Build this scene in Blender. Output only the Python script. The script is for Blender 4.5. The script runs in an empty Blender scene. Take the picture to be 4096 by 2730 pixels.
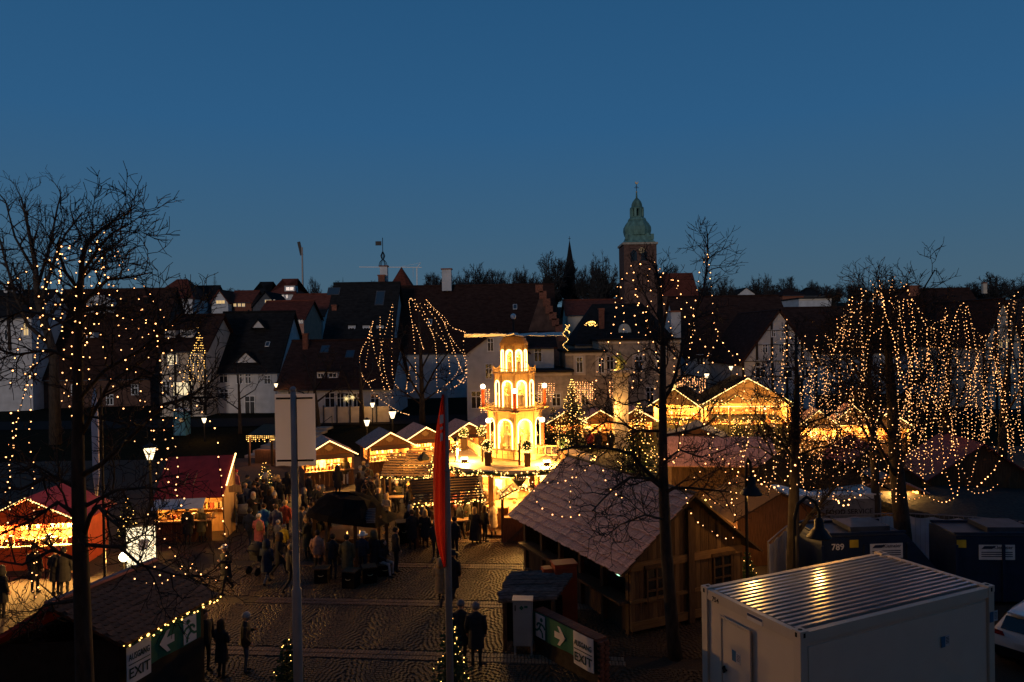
import bpy, bmesh, math, random
import numpy as np
from mathutils import Vector, Matrix
RND = random.Random(7)
sc = bpy.context.scene
COL = sc.collection
# ------------------------------------------------------------------ camera
FPX = 2900.0                      # focal length in photograph pixels (4096 wide)
CAM = Vector((0, 0, 9.3))
ROT = Matrix.Rotation(math.pi/2 - math.radians(0.49), 3, 'X') @ Matrix.Rotation(math.radians(-0.9), 3, 'Z')
cd = bpy.data.cameras.new('camera'); cam = bpy.data.objects.new('camera', cd); COL.objects.link(cam)
cd.sensor_width = 36.0; cd.lens = 36.0*FPX/4096; cd.clip_start = 0.2; cd.clip_end = 5000
cam.matrix_world = Matrix.Translation(CAM) @ ROT.to_4x4()
sc.camera = cam
# ------------------------------------------------------------------ dusk sky
w = bpy.data.worlds.new('World'); sc.world = w; w.use_nodes = True
nt = w.node_tree; N = nt.nodes; L = nt.links
bg = N['Background']
sky = N.new('ShaderNodeTexSky'); sky.sky_type = 'NISHITA'; sky.sun_disc = False
sky.sun_elevation = math.radians(0.5); sky.sun_rotation = math.radians(180); sky.ozone_density = 4.0
tc = N.new('ShaderNodeTexCoord'); sx = N.new('ShaderNodeSeparateXYZ'); rp = N.new('ShaderNodeValToRGB')
L.new(tc.outputs['Generated'], sx.inputs[0]); L.new(sx.outputs['Z'], rp.inputs['Fac'])
stops = [(0.0, (.060, .118, .168)), (.06, (.057, .118, .176)), (.14, (.042, .112, .196)), (.27, (.025, .101, .220)),
         (.42, (.0185, .085, .195)), (1.0, (.010, .050, .125))]
el = rp.color_ramp.elements
el[0].position = stops[0][0]; el[0].color = (*stops[0][1], 1)
el[1].position = 1.0; el[1].color = (*stops[-1][1], 1)
for p_, c_ in stops[1:-1]:
    e_ = el.new(p_); e_.color = (*c_, 1)
mx = N.new('ShaderNodeMix'); mx.data_type = 'RGBA'; mx.blend_type = 'ADD'; mx.inputs['Factor'].default_value = 0.006
L.new(rp.outputs['Color'], mx.inputs['A']); L.new(sky.outputs[0], mx.inputs['B'])
L.new(mx.outputs['Result'], bg.inputs['Color']); bg.inputs['Strength'].default_value = 1.0
# twilight glow from behind the camera (the sun is just under the horizon there)
sl = bpy.data.lights.new('sun', 'SUN'); sl.energy = 0.7; sl.angle = math.radians(10); sl.color = (1, .80, .68)
so = bpy.data.objects.new('sun', sl); COL.objects.link(so); so.rotation_euler = (math.radians(83), 0, math.radians(-18))
# ------------------------------------------------------------------ view
sc.view_settings.view_transform = 'Standard'; sc.view_settings.look = 'None'
sc.view_settings.exposure = 0.0; sc.view_settings.gamma = 1.0
sc.render.engine = 'CYCLES'
sc.cycles.use_denoising = True
sc.cycles.max_bounces = 5; sc.cycles.diffuse_bounces = 2; sc.cycles.glossy_bounces = 2; sc.cycles.transparent_max_bounces = 4
sc.cycles.sample_clamp_indirect = 1.5; sc.cycles.caustics_reflective = False; sc.cycles.caustics_refractive = False

# ================================================================== helpers
def ray(px, py):
    return ROT @ Vector(((px-2048)/FPX, -(py-1365)/FPX, -1.0))
def P(px, py, d):                  # the point seen at a photograph pixel, d metres ahead
    r = ray(px, py); return CAM + r*(d/r.y)
def G(px, py, z=0.0):              # the point seen at a photograph pixel at height z
    r = ray(px, py); return CAM + r*((z-CAM.z)/r.z)
def PX(v):
    q = ROT.transposed() @ (Vector(v)-CAM); return (2048-FPX*q.x/q.z, 1365+FPX*q.y/q.z)
def hgt(x, y):
    def ss(a, b, v):
        t = min(1, max(0, (v-a)/(b-a))); return t*t*(3-2*t)
    return 1.3*ss(57, 67, y) + 11*ss(100, 165, y) + 12*ss(170, 420, y) + .15*math.sin(x*.11)*ss(60, 90, y)

MATS = {}
def M(name, col=(.5, .5, .5), rough=.75, var=.3, scale=3.0, stretch=(1, 1, 1), bump=0.0, metal=0.0, spec=.2, col2=None, coat=0, transl=0):
    if name in MATS: return MATS[name]
    m = bpy.data.materials.new(name); m.use_nodes = True; MATS[name] = m
    nt = m.node_tree; b = nt.nodes['Principled BSDF']
    b.inputs['Roughness'].default_value = rough; b.inputs['Metallic'].default_value = metal
    b.inputs['Specular IOR Level'].default_value = spec
    if coat: b.inputs['Coat Weight'].default_value = coat
    tc = nt.nodes.new('ShaderNodeTexCoord'); mp = nt.nodes.new('ShaderNodeMapping'); mp.inputs['Scale'].default_value = stretch
    nz = nt.nodes.new('ShaderNodeTexNoise'); nz.inputs['Scale'].default_value = scale; nz.inputs['Detail'].default_value = 5
    nt.links.new(tc.outputs['Object'], mp.inputs[0]); nt.links.new(mp.outputs[0], nz.inputs[0])
    r = nt.nodes.new('ShaderNodeValToRGB'); nt.links.new(nz.outputs['Fac'], r.inputs[0])
    c2 = col2 or tuple(c*(1-var) for c in col)
    r.color_ramp.elements[0].position = .3; r.color_ramp.elements[0].color = (*c2, 1)
    r.color_ramp.elements[1].position = .68; r.color_ramp.elements[1].color = (*(min(1, c*(1+var*.5)) for c in col), 1)
    oi = nt.nodes.new('ShaderNodeObjectInfo'); mr = nt.nodes.new('ShaderNodeMapRange')
    mr.inputs['To Min'].default_value = 1-var*.5; mr.inputs['To Max'].default_value = 1+var*.3
    nt.links.new(oi.outputs['Random'], mr.inputs['Value'])
    mul = nt.nodes.new('ShaderNodeMix'); mul.data_type = 'RGBA'; mul.blend_type = 'MULTIPLY'; mul.inputs['Factor'].default_value = 1
    nt.links.new(r.outputs[0], mul.inputs['A']); nt.links.new(mr.outputs[0], mul.inputs['B'])
    nt.links.new(mul.outputs['Result'], b.inputs['Base Color'])
    if bump:
        bp = nt.nodes.new('ShaderNodeBump'); bp.inputs['Strength'].default_value = bump; bp.inputs['Distance'].default_value = .03
        nt.links.new(nz.outputs['Fac'], bp.inputs['Height']); nt.links.new(bp.outputs[0], b.inputs['Normal'])
    if transl:
        tr = nt.nodes.new('ShaderNodeBsdfTranslucent'); ms = nt.nodes.new('ShaderNodeMixShader'); ms.inputs[0].default_value = transl; out = nt.nodes['Material Output']
        nt.links.new(mul.outputs['Result'], tr.inputs[0]); nt.links.new(b.outputs[0], ms.inputs[1]); nt.links.new(tr.outputs[0], ms.inputs[2]); nt.links.new(ms.outputs[0], out.inputs[0])
    return m
def EM(name, col, s, sample='NONE'):
    if name in MATS: return MATS[name]
    m = bpy.data.materials.new(name); m.use_nodes = True; MATS[name] = m
    nt = m.node_tree; nt.nodes.clear()
    o = nt.nodes.new('ShaderNodeOutputMaterial'); e = nt.nodes.new('ShaderNodeEmission')
    e.inputs[0].default_value = (*col, 1); e.inputs[1].default_value = s
    nt.links.new(e.outputs[0], o.inputs[0])
    try: m.cycles.emission_sampling = sample
    except Exception: pass
    return m

class B:                            # collects shapes; becomes ONE mesh
    def __init__(s): s.v = []; s.f = []; s.m = []
    def add(s, vs, fs, m=0):
        o = len(s.v); s.v += [tuple(x) for x in vs]; s.f += [tuple(i+o for i in f) for f in fs]; s.m += [m]*len(fs); return s
    def box(s, c, d, rz=0, m=0, rx=0, ry=0):
        R = Matrix.Rotation(rz, 3, 'Z') @ Matrix.Rotation(ry, 3, 'Y') @ Matrix.Rotation(rx, 3, 'X'); c = Vector(c)
        vs = [c + R @ Vector((x*d[0]/2, y*d[1]/2, z*d[2]/2)) for z in (-1, 1) for y in (-1, 1) for x in (-1, 1)]
        return s.add(vs, [(0, 2, 3, 1), (4, 5, 7, 6), (0, 1, 5, 4), (2, 6, 7, 3), (0, 4, 6, 2), (1, 3, 7, 5)], m)
    def bar(s, a, b, w, h=None, m=0):
        a = Vector(a); b = Vector(b); d = (b-a); l = d.length; h = h or w
        if l < 1e-6: return s
        d /= l; u = d.cross(Vector((0, 0, 1)))
        u = Vector((1, 0, 0)) if u.length < 1e-3 else u.normalized()
        v = u.cross(d); vs = []
        for p in (a, b):
            for i, j in ((-1, -1), (1, -1), (1, 1), (-1, 1)): vs.append(p+u*(i*w/2)+v*(j*h/2))
        return s.add(vs, [(3, 2, 1, 0), (4, 5, 6, 7), (0, 1, 5, 4), (1, 2, 6, 5), (2, 3, 7, 6), (3, 0, 4, 7)], m)
    def tube(s, pts, rad, n=6, m=0, cap=True, sy=1.0):
        pts = [Vector(p) for p in pts]; k = len(pts)
        rad = rad if isinstance(rad, (list, tuple)) else [rad]*k
        vs = []; u = None
        for i, p in enumerate(pts):
            t = (pts[min(i+1, k-1)]-pts[max(i-1, 0)])
            if t.length < 1e-9: t = Vector((0, 0, 1))
            t.normalize()
            if u is None:
                u = t.cross(Vector((0, 1, 0)));
                if u.length < 1e-3: u = t.cross(Vector((1, 0, 0)))
            u = (u - t*u.dot(t)).normalized(); v = t.cross(u)
            for j in range(n):
                a = 2*math.pi*j/n; vs.append(p+u*(rad[i]*math.cos(a))+v*(rad[i]*sy*math.sin(a)))
        fs = [(i*n+j, i*n+(j+1) % n, (i+1)*n+(j+1) % n, (i+1)*n+j) for i in range(k-1) for j in range(n)]
        if cap: fs += [tuple(range(n))[::-1], tuple((k-1)*n+j for j in range(n))]
        return s.add(vs, fs, m)
    def lathe(s, prof, n=12, c=(0, 0, 0), m=0, ph=0.0, sy=1):
        vs = []; c = Vector(c)
        for r, z in prof:
            for j in range(n):
                a = ph+2*math.pi*j/n; vs.append((c.x+r*math.cos(a), c.y+r*sy*math.sin(a), c.z+z))
        k = len(prof)
        fs = [(i*n+j, i*n+(j+1) % n, (i+1)*n+(j+1) % n, (i+1)*n+j) for i in range(k-1) for j in range(n)]
        fs += [tuple(range(n))[::-1], tuple((k-1)*n+j for j in range(n))]
        return s.add(vs, fs, m)
    def ball(s, c, r, n=8, k=6, m=0, sz=1, sy=1):
        return s.lathe([(max(.02*r, r*math.sin(math.pi*i/k)), -r*sz*math.cos(math.pi*i/k)) for i in range(k+1)], n, c, m, sy=sy)
    def prism(s, poly, ext, m=0):   # planar polygon pushed along ext
        n = len(poly); e = Vector(ext); a = [Vector(p) for p in poly]
        return s.add(a+[p+e for p in a], [tuple(range(n))[::-1], tuple(range(n, 2*n))] + [(i, (i+1) % n, n+(i+1) % n, n+i) for i in range(n)], m)
    def slab(s, a, b, c, d, t, m=0):  # quad with thickness t under it
        a, b, c, d = map(Vector, (a, b, c, d)); nn = (b-a).cross(d-a).normalized()
        if nn.z < 0: nn = -nn
        return s.prism([a-nn*t, b-nn*t, c-nn*t, d-nn*t], nn*t, m)
    def mesh(s, name, mats, smooth=False):
        me = bpy.data.meshes.new(name); me.from_pydata(s.v, [], s.f)
        mats = mats if isinstance(mats, (list, tuple)) else [mats]
        for x in mats: me.materials.append(x)
        if len(mats) > 1: me.polygons.foreach_set('material_index', s.m)
        if smooth: me.polygons.foreach_set('use_smooth', [True]*len(s.f))
        me.update(); return me
def tag(o, label=None, cat=None, group=None, kind=None):
    if label: o['label'] = label
    if cat: o['category'] = cat
    if group: o['group'] = group
    if kind: o['kind'] = kind
    return o
def link(o, parent=None, world=False):
    COL.objects.link(o)
    if parent:
        o.parent = parent
        if world: o.matrix_parent_inverse = parent['_M'] if False else BASE[parent.name].inverted()
    return o
BASE = {}
def thing(name, label, cat, loc=(0, 0, 0), rz=0.0, group=None, kind=None):
    o = bpy.data.objects.new(name, None); COL.objects.link(o); o.empty_display_size = .2
    o.location = loc; o.rotation_euler = (0, 0, rz); tag(o, label, cat, group, kind)
    BASE[o.name] = Matrix.Translation(Vector(loc)) @ Matrix.Rotation(rz, 4, 'Z'); return o
def part(name, b, mats, parent=None, world=False, smooth=False, kind=None, label=None):
    me = b.mesh(name, mats, smooth) if isinstance(b, B) else b
    o = bpy.data.objects.new(name, me); link(o, parent, world)
    BASE[o.name] = Matrix.Identity(4) if world or not parent else BASE.get(parent.name, Matrix.Identity(4))
    return tag(o, label, kind=kind)
def inst(name, me, parent, loc, rot=(0, 0, 0), sca=(1, 1, 1), world=False):
    o = bpy.data.objects.new(name, me); link(o, parent, world); o.location = loc; o.rotation_euler = rot; o.scale = sca; return o
LK = 4.6                          # one dimmer for all lamps
def lamp(loc, power, parent=None, col=(1, .48, .105), r=.15, world=True, name='lamp_light'):
    l = bpy.data.lights.new(name, 'POINT'); l.energy = power*LK; l.color = col; l.shadow_soft_size = r
    o = bpy.data.objects.new(name, l); link(o, parent, world); o.location = loc; return o
def bulbs_mesh(pts, r, jitter=.4, rng=RND):
    t = (1+5**.5)/2
    v = np.array([(-1, t, 0), (1, t, 0), (-1, -t, 0), (1, -t, 0), (0, -1, t), (0, 1, t), (0, -1, -t), (0, 1, -t), (t, 0, -1), (t, 0, 1), (-t, 0, -1), (-t, 0, 1)])
    v /= np.linalg.norm(v[0])
    f = np.array([(0, 11, 5), (0, 5, 1), (0, 1, 7), (0, 7, 10), (0, 10, 11), (1, 5, 9), (5, 11, 4), (11, 10, 2), (10, 7, 6), (7, 1, 8), (3, 9, 4), (3, 4, 2), (3, 2, 6), (3, 6, 8), (3, 8, 9), (4, 9, 5), (2, 4, 11), (6, 2, 10), (8, 6, 7), (9, 8, 1)])
    b = B(); pts = [tuple(p) for p in pts]; k = len(pts)
    if not k: return b
    rr = np.array([r*(1+rng.uniform(-jitter, jitter)) for _ in pts])
    V = (np.array(pts)[:, None, :] + v[None]*rr[:, None, None]).reshape(-1, 3)
    Fc = (f[None]+(np.arange(k)*12)[:, None, None]).reshape(-1, 3)
    b.v = V.tolist(); b.f = Fc.tolist(); b.m = [0]*len(b.f); return b
def resample(pts, sp, jit=0.0, rng=RND):
    pts = [Vector(p) for p in pts]; out = []; acc = 0.0
    for a, b in zip(pts, pts[1:]):
        l = (b-a).length; t = acc
        while t < l:
            q = a.lerp(b, t/l)
            if jit: q = q+Vector((rng.uniform(-jit, jit), rng.uniform(-jit, jit), rng.uniform(-jit, jit)))
            out.append(q); t += sp*(1+rng.uniform(-.3, .3)*(1 if jit else 0))
        acc = t-l
    return out
# ------------------------------------------------------------------ materials
E_BULB = EM('bulb_warm', (1, .40, .13), 7.0)
E_BULB2 = EM('bulb_gold', (1, .52, .12), 5.5)
E_FAR = EM('bulb_far', (1, .46, .17), 3.6)
E_ROPE = EM('rope_light', (1, .62, .20), 5.0)
E_ROPEP = EM('pyramid_rope_light', (1, .60, .18), 8.0, 'AUTO')
E_HOT = EM('lamp_white', (1, .80, .48), 9.0)
E_TUBE = EM('tube_lamp', (1, .78, .45), 5.0)
E_WIN = EM('lit_window', (1, .66, .28), .75)
E_WIN2 = EM('lit_window_pale', (1, .78, .45), 1.1)
E_BOX = EM('lit_panel', (1, .80, .48), 1.7, 'AUTO')
E_FLAME = EM('flame', (1, .45, .1), 4.0)
E_GREEN = EM('green_exit_lamp', (.4, 1, .6), 2.5)
M_PLASTER = M('white_plaster', (.50, .50, .50), .85, .18, 1.2, bump=.15)
M_CREAM = M('cream_plaster', (.52, .45, .36), .85, .2, 1.2, bump=.15)
M_SAND = M('sandstone', (.33, .28, .22), .85, .35, 2.5, bump=.3)
M_SALMON = M('salmon_plaster', (.5, .26, .18), .85, .2, 1.2)
M_DARKW = M('dark_slate_wall', (.06, .065, .075), .7, .3, 2)
M_RED = M('red_roof_tile', (.15, .042, .026), .8, .4, 1.6, (1, 1, 3), bump=.3, spec=.05)
M_BROWN = M('brown_roof_tile', (.042, .021, .016), .9, .4, 1.6, (1, 1, 3), bump=.3, spec=.05)
M_SLATE = M('slate_roof_tile', (.018, .017, .017), .9, .4, 1.6, (1, 1, 3), bump=.3, spec=.05)
M_TIMBER = M('black_timber', (.03, .024, .02), .8, .3, 5)
M_FRAME = M('white_window_frame', (.65, .65, .64), .6, .1)
M_GLASS = M('dark_glass', (.012, .014, .018), .15, .2, spec=.6)
M_BRICK = M('red_brick', (.2, .075, .045), .85, .4, 6, bump=.4)
M_COPPER = M('green_copper', (.105, .205, .175), .6, .4, 1.2, (1, 1, .3), bump=.2)
M_TSTONE = M('tower_stone', (.11, .06, .045), .9, .4, 1.5, bump=.4)
M_IRON = M('black_iron', (.02, .02, .022), .5, .2, metal=.5)
M_STEEL = M('pole_steel', (.26, .235, .22), .5, .15, metal=.1)
M_GOLD = M('gilded_metal', (.7, .5, .25), .35, .2, metal=.6)
M_BARK = M('tree_bark', (.045, .035, .028), .9, .45, 9, (1, 1, .3), bump=.6)
M_TWIG = M('twig_bark', (.035, .026, .021), .9, .3)
M_TWIG_FAR = M('distant_twigs', (.024, .024, .025), .9, .3)
M_NEEDLE = M('fir_needles', (.035, .065, .025), .8, .5, 8)
M_WOOD = M('stall_wood', (.19, .085, .035), .65, .4, 4, (8, 8, .6), bump=.3)
M_WOODL = M('light_wood', (.42, .25, .11), .6, .35, 4, (8, 8, .6), bump=.2)
M_WOODD = M('weathered_wood', (.10, .058, .03), .8, .4, 4, (8, 8, .6), bump=.3)
M_ROOFP = M('stall_roof_board', (.58, .30, .23), .8, .4, 3, (6, 1, 1), bump=.3)
M_REDR = M('red_stall_roof', (.33, .035, .03), .5, .25, 3)
M_REDW = M('red_stall_wall', (.42, .07, .03), .6, .25, 3)
M_TARP = M('black_tarp', (.009, .008, .008), .95, .3, 3, bump=.6, spec=.05)
M_WHITE = M('white_paint', (.7, .69, .66), .5, .1)
M_CLOTH = M('white_cloth', (.6, .58, .55), .8, .15, 4)
M_ROPE = M('black_cable', (.012, .012, .012), .7, .1)
M_STONE = M('cobble_granite', (.070, .045, .026), .58, .4, 9, bump=.2)
M_PAVER = M('pale_paver', (.20, .15, .10), .65, .35, 10, bump=.3)
M_EARTH = M('dark_earth', (.035, .027, .02), .95, .4, 6, bump=.6)
M_GRASS = M('winter_lawn', (.012, .011, .006), .95, .5, 5, bump=.6, spec=.02)
M_DECK = M('deck_boards', (.52, .38, .22), .6, .25, 4, (1, 8, 1), bump=.2)
M_PYR = M('pyramid_wood', (.72, .46, .17), .5, .25, 4, (6, 6, .6))
M_PYRD = M('pyramid_frame_wood', (.45, .25, .09), .55, .3, 4, (6, 6, .6))
M_FIG = M('carved_figure', (.55, .38, .2), .6, .3, 5)
M_CANDLE = M('red_candle', (.5, .09, .03), .45, .15)
M_GOODS = [M('goods_red', (.55, .12, .07)), M('goods_cream', (.85, .72, .5)), M('goods_gold', (.8, .55, .22)), M('goods_brown', (.4, .2, .09)), M('goods_white', (.85, .8, .7))]
# ================================================================== setting
def terrain():
    xs = np.concatenate([np.linspace(-900, -130, 16), np.linspace(-120, 120, 61), np.linspace(130, 900, 16)])
    ys = np.concatenate([np.linspace(-150, 50, 9), np.linspace(54, 180, 43), np.linspace(190, 440, 18), np.linspace(500, 2600, 12)])
    b = B(); nx = len(xs)
    vs = [(x, y, hgt(x, y)-.08) for y in ys for x in xs]
    b.add(vs, [(j*nx+i, j*nx+i+1, (j+1)*nx+i+1, (j+1)*nx+i) for j in range(len(ys)-1) for i in range(nx-1)])
    part('terrain', b, M_GRASS, kind='structure', smooth=True)
terrain()
b = B(); b.add([(-75, -40, 0), (75, -40, 0), (75, 56.5, 0), (-75, 56.5, 0)], [(0, 1, 2, 3)])
M_PLAZA = M('plaza_ground', (.048, .034, .024), .9, .5, 22, bump=.8)
plaza = part('plaza', b, M_PLAZA, kind='structure')
b = B(); b.add([(-120, 66.6, 1.27), (120, 66.6, 1.27), (120, 72, 1.45), (-120, 72, 1.45)], [(0, 1, 2, 3)])
part('street', b, M('street_asphalt', (.025, .024, .024), .9, .3, 8, spec=.03), kind='structure')
# unseen building behind the viewpoint, added and sized to shade the square
b = B(); b.box((-12, -9.2, 7.5), (78, 16, 15)); b.prism([(-52, -18, 15), (-52, -.4, 15), (-52, -9.2, 22)], (80, 0, 0)); part('viewpoint_shade_building', b, M('warm_render', (.66, .54, .40), .85, .15), kind='structure')
# ---- cobbles in segmental arcs, with bands of pale pavers
BANDS = [(20.75, .62), (24.85, .62), (28.95, .62), (32.6, .62)]
def band_y(k, x): return BANDS[k][0] + .10*(x+.5)*-1.0
def cobbles():
    W = 1.92; out = []; rng = RND
    for c in range(-6, 4):
        xc = c*W
        for k in range(0, 176):
            y0 = 14.0+k*.12
            n = 16; ph_ = rng.random()
            for i in range(n):
                u = ((i+.5+ph_) % n)/n*W - W/2 + rng.uniform(-.008, .008)
                y = y0 + .62*math.cos(math.pi*u/W) + rng.uniform(-.008, .008)
                a = math.atan(-.62*math.pi/W*math.sin(math.pi*u/W))
                x = xc+u
                if any(abs(y-band_y(q, x)) < .37 for q in range(4)): continue
                out.append((x, y, a, rng.uniform(1.2, 1.31)))
    out.sort(key=lambda s: (0 if (-7 < s[0] < 1.0 and s[1] > 19.35) else 1, s[1]))
    near, rest = out[:300], out[300:]
    base = np.array([(-.046, -.042, 0), (.046, -.042, 0), (.046, .042, 0), (-.046, .042, 0),
                     (-.037, -.033, .03), (.037, -.033, .03), (.037, .033, .03), (-.037, .033, .03)])
    fc = [(4, 5, 6, 7), (0, 1, 5, 4), (1, 2, 6, 5), (2, 3, 7, 6), (3, 0, 4, 7)]
    b0 = B(); b0.add(base.tolist(), fc); me = b0.mesh('cobble', M_STONE)
    for x, y, a, s in near:
        inst('cobble', me, plaza, (x, y, rng.uniform(-.006, .004)), (0, 0, a), (s, s, 1))
    R = np.array(rest); ca, sa = np.cos(R[:, 2]), np.sin(R[:, 2])
    lx = base[None, :, 0]*R[:, 3:4]; ly = base[None, :, 1]*R[:, 3:4]
    V = np.stack([R[:, 0:1]+ca[:, None]*lx-sa[:, None]*ly, R[:, 1:2]+sa[:, None]*lx+ca[:, None]*ly,
                  base[None, :, 2]+np.random.RandomState(3).uniform(-.004, .003, (len(R), 1))], -1).reshape(-1, 3)
    Fc = (np.array(fc)[None]+(np.arange(len(R))*8)[:, None, None]).reshape(-1, 4)
    me = bpy.data.meshes.new('cobbles'); me.from_pydata(V.tolist(), [], Fc.tolist()); me.materials.append(M_STONE)
    part('cobbles', me, None, plaza, kind='stuff')
    # pavers
    b0 = B(); b0.add([(-.043, -.125, 0), (.043, -.125, 0), (.043, .125, 0), (-.043, .125, 0), (-.037, -.118, .032), (.037, -.118, .032), (.037, .118, .032), (-.037, .118, .032)], fc)
    me = b0.mesh('paver', M_PAVER); rb = B()
    for q in range(4):
        for r in (-1, 1):
            x = 3.0 if q < 3 else 2.0
            while x > -9.2:
                y = band_y(q, x)+r*.145
                if x > -1.9 and q < 3:
                    inst('paver', me, plaza, (x, y, rng.uniform(-.004, .003)), (0, 0, -.1+rng.uniform(-.02, .02)))
                else:
                    z = rng.uniform(-.005, .003)
                    rb.box((x, y, z+.015), (.08, .24, .034), -.1)
                x -= .098
    part('pavers', rb, M('shaded_red_paver', (.105, .066, .048), .6, .4, 10), plaza, kind='stuff')  # pavers outside the lit stretch, shade put into their darker reddish colour
cobbles()

# ================================================================== houses
WCACHE = {}
def window(parent, x, z, y, w, h, kind='dark', mull=1, cross=1, fm=None):
    key = (round(w, 2), round(h, 2), mull, cross, (fm or M_FRAME).name)
    if key not in WCACHE:
        b = B(); t = .09
        for sx_ in (-1, 1): b.box((sx_*(w/2), 0, 0), (t, .08, h+t))
        for sz in (-1, 1): b.box((0, -.003, sz*(h/2)), (w+t, .086, t))
        for i in range(mull): b.box((w*((i+1)/(mull+1)-.5), .012, 0), (t*.8, .05, h))
        if cross: b.box((0, .008, h*.18), (w, .05, t*.7))
        q = B(); q.box((0, .03, 0), (w, .02, h))
        WCACHE[key] = (b.mesh('window', fm or M_FRAME), {k: q.mesh('pane', m) for k, m in (('dark', M_GLASS), ('lit', E_WIN), ('pale', E_WIN2))})
    f, pn = WCACHE[key]
    o = inst('window', f, parent, (x, y-.035, z)); inst('pane', pn[kind], o, (0, 0, 0)); return o
def house(label, x0, x1, yb, ye, yr, d, depth, wall, roof, gable='side', wins=(), chim=(), dorm=(), rw=(), rz=0.0, timber=False, name='house', cat='house', base=None, hip=0.0, oh=.35):
    xm = (x0+x1)/2
    a = P(x0, ye, d); c = P(x1, ye, d); mid = P(xm, ye, d)
    zb = P(xm, yb, d).z; zg = hgt(mid.x, d)-.4
    zl = min(zb, zg) if base is None else base
    cx, W = (a.x+c.x)/2, (c.x-a.x)
    t = thing(name, label, cat, (cx, d, zl), rz)
    ze = mid.z-zl; H = depth/2
    zr = (P(xm, yr, d+H).z if gable == 'side' else P(xm, yr, d).z)-zl
    X = lambda px, py=ye: P(px, py, d).x-cx
    Z = lambda px, py: P(px, py, d).z-zl
    b = B()
    if gable == 'side':
        prof = [(-W/2, 0, 0), (-W/2, depth, 0), (-W/2, depth, ze), (-W/2, H, zr-.12), (-W/2, 0, ze)]
        if hip: prof = [(-W/2, 0, 0), (-W/2, depth, 0), (-W/2, depth, ze), (-W/2, 0, ze)]
        b.prism(prof, (W, 0, 0)); part('wall', b, wall, t)
        k = (zr-ze)/H; e = oh
        r = B()
        if hip:
            hx = W/2-hip
            for s in (-1, 1):
                yy = H-s*(H+e)
                r.slab((-W/2-e, yy, ze-k*e), (W/2+e, yy, ze-k*e), (hx, H, zr), (-hx, H, zr), .15)
            for s in (-1, 1):
                r.prism([(s*(W/2+e), -e, ze-k*e), (s*(W/2+e), depth+e, ze-k*e), (s*hx, H, zr)], (0, 0, -.15))
        else:
            r.slab((-W/2-e, -e, ze-k*e), (W/2+e, -e, ze-k*e), (W/2+e, H, zr), (-W/2-e, H, zr), .18)
            r.slab((-W/2-e, depth+e, ze-k*e), (W/2+e, depth+e, ze-k*e), (W/2+e, H, zr), (-W/2-e, H, zr), .18)
    else:
        b.prism([(-W/2, 0, 0), (W/2, 0, 0), (W/2, 0, ze), (0, 0, zr-.12), (-W/2, 0, ze)], (0, depth, 0)); part('wall', b, wall, t)
        k = (zr-ze)/(W/2); e = oh; r = B()
        for s in (-1, 1):
            r.slab((s*(W/2+e), -e, ze-k*e), (s*(W/2+e), depth+e, ze-k*e), (0, depth+e, zr), (0, -e, zr), .18)
    rf = part('roof', r, roof, t)
    if gable == 'side' and not hip:
        rc = B(); rc.tube([(-W/2-oh, H, zr+.02), (W/2+oh, H, zr+.02)], .13, 6); part('ridge_cap', rc, roof, rf)
    g = B(); g.tube([(-W/2, -oh-.06, ze-k*oh-.1), (W/2, -oh-.06, ze-k*oh-.1)], .06, 6)
    if gable == 'side': part('gutter', g, M_DARKW, t)
    for wv in wins:
        px, py, pw, ph = wv[:4]; kd = wv[4] if len(wv) > 4 else 'dark'; mu = wv[5] if len(wv) > 5 else 1
        window(t, X(px, py), Z(px, py), 0, pw*d/FPX, ph*d/FPX, kd, mu, 1 if ph > 20 else 0)
    for cv in chim:
        px, py0, py1, pw, off, cm = cv      # pixel x, top, bottom, width, distance behind the facade
        w_ = pw*d/FPX; zt = P(px, py0, d+off).z-zl; z0 = P(px, py1, d+off).z-zl; xx = P(px, py0, d+off).x-cx
        q = B(); q.box((xx, off, (zt+z0)/2), (w_, w_*.8, zt-z0)); ch = part('chimney', q, cm, rf)
        q = B(); q.box((xx, off, zt+.08), (w_*1.2, w_, .16)); part('chimney_cap', q, M_BRICK, ch)
    for dv in dorm:                          # pixel box of a dormer front, its kind, offset behind the facade
        px0, px1, py0, py1, dk, off, dm = dv
        A = P(px0, py1, d+off); C = P(px1, py0, d+off); w_ = C.x-A.x; hz = C.z-A.z; xx = (A.x+C.x)/2-cx; z0 = A.z-zl
        back = off+max(1.2, hz/max(k, .2) if gable == 'side' else 1.5)
        q = B()
        if dk == 'gable': q.prism([(xx-w_/2, off, z0), (xx+w_/2, off, z0), (xx, off, z0+hz)], (0, back-off, 0))
        elif dk == 'round':
            q.prism([(xx+w_/2*math.cos(math.pi*i/10), off, z0+hz*.45+hz*.55*math.sin(math.pi*i/10)) for i in range(11)]+[(xx-w_/2, off, z0), (xx+w_/2, off, z0)], (0, back-off, 0))
        else: q.box((xx, (off+back)/2, z0+hz/2), (w_, back-off, hz))
        do = part('dormer', q, dm, t)
        q = B()
        if dk == 'gable':
            for s in (-1, 1): q.slab((xx+s*(w_/2+.2), off-.15, z0-.12), (xx+s*(w_/2+.2), back, z0-.12), (xx, back, z0+hz+.1), (xx, off-.15, z0+hz+.1), .1)
        elif dk == 'box': q.box((xx, (off+back)/2-.1, z0+hz+.06), (w_+.2, back-off+.2, .12))
        if q.v: part('dormer_roof', q, roof, do)
        if dk != 'gable' or hz > 1.5:
            window(t, xx, z0+hz*(.48 if dk == 'box' else .36), off, w_*(.75 if dk == 'box' else .3), hz*(.6 if dk == 'box' else .4), 'dark', 1, 0)
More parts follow.
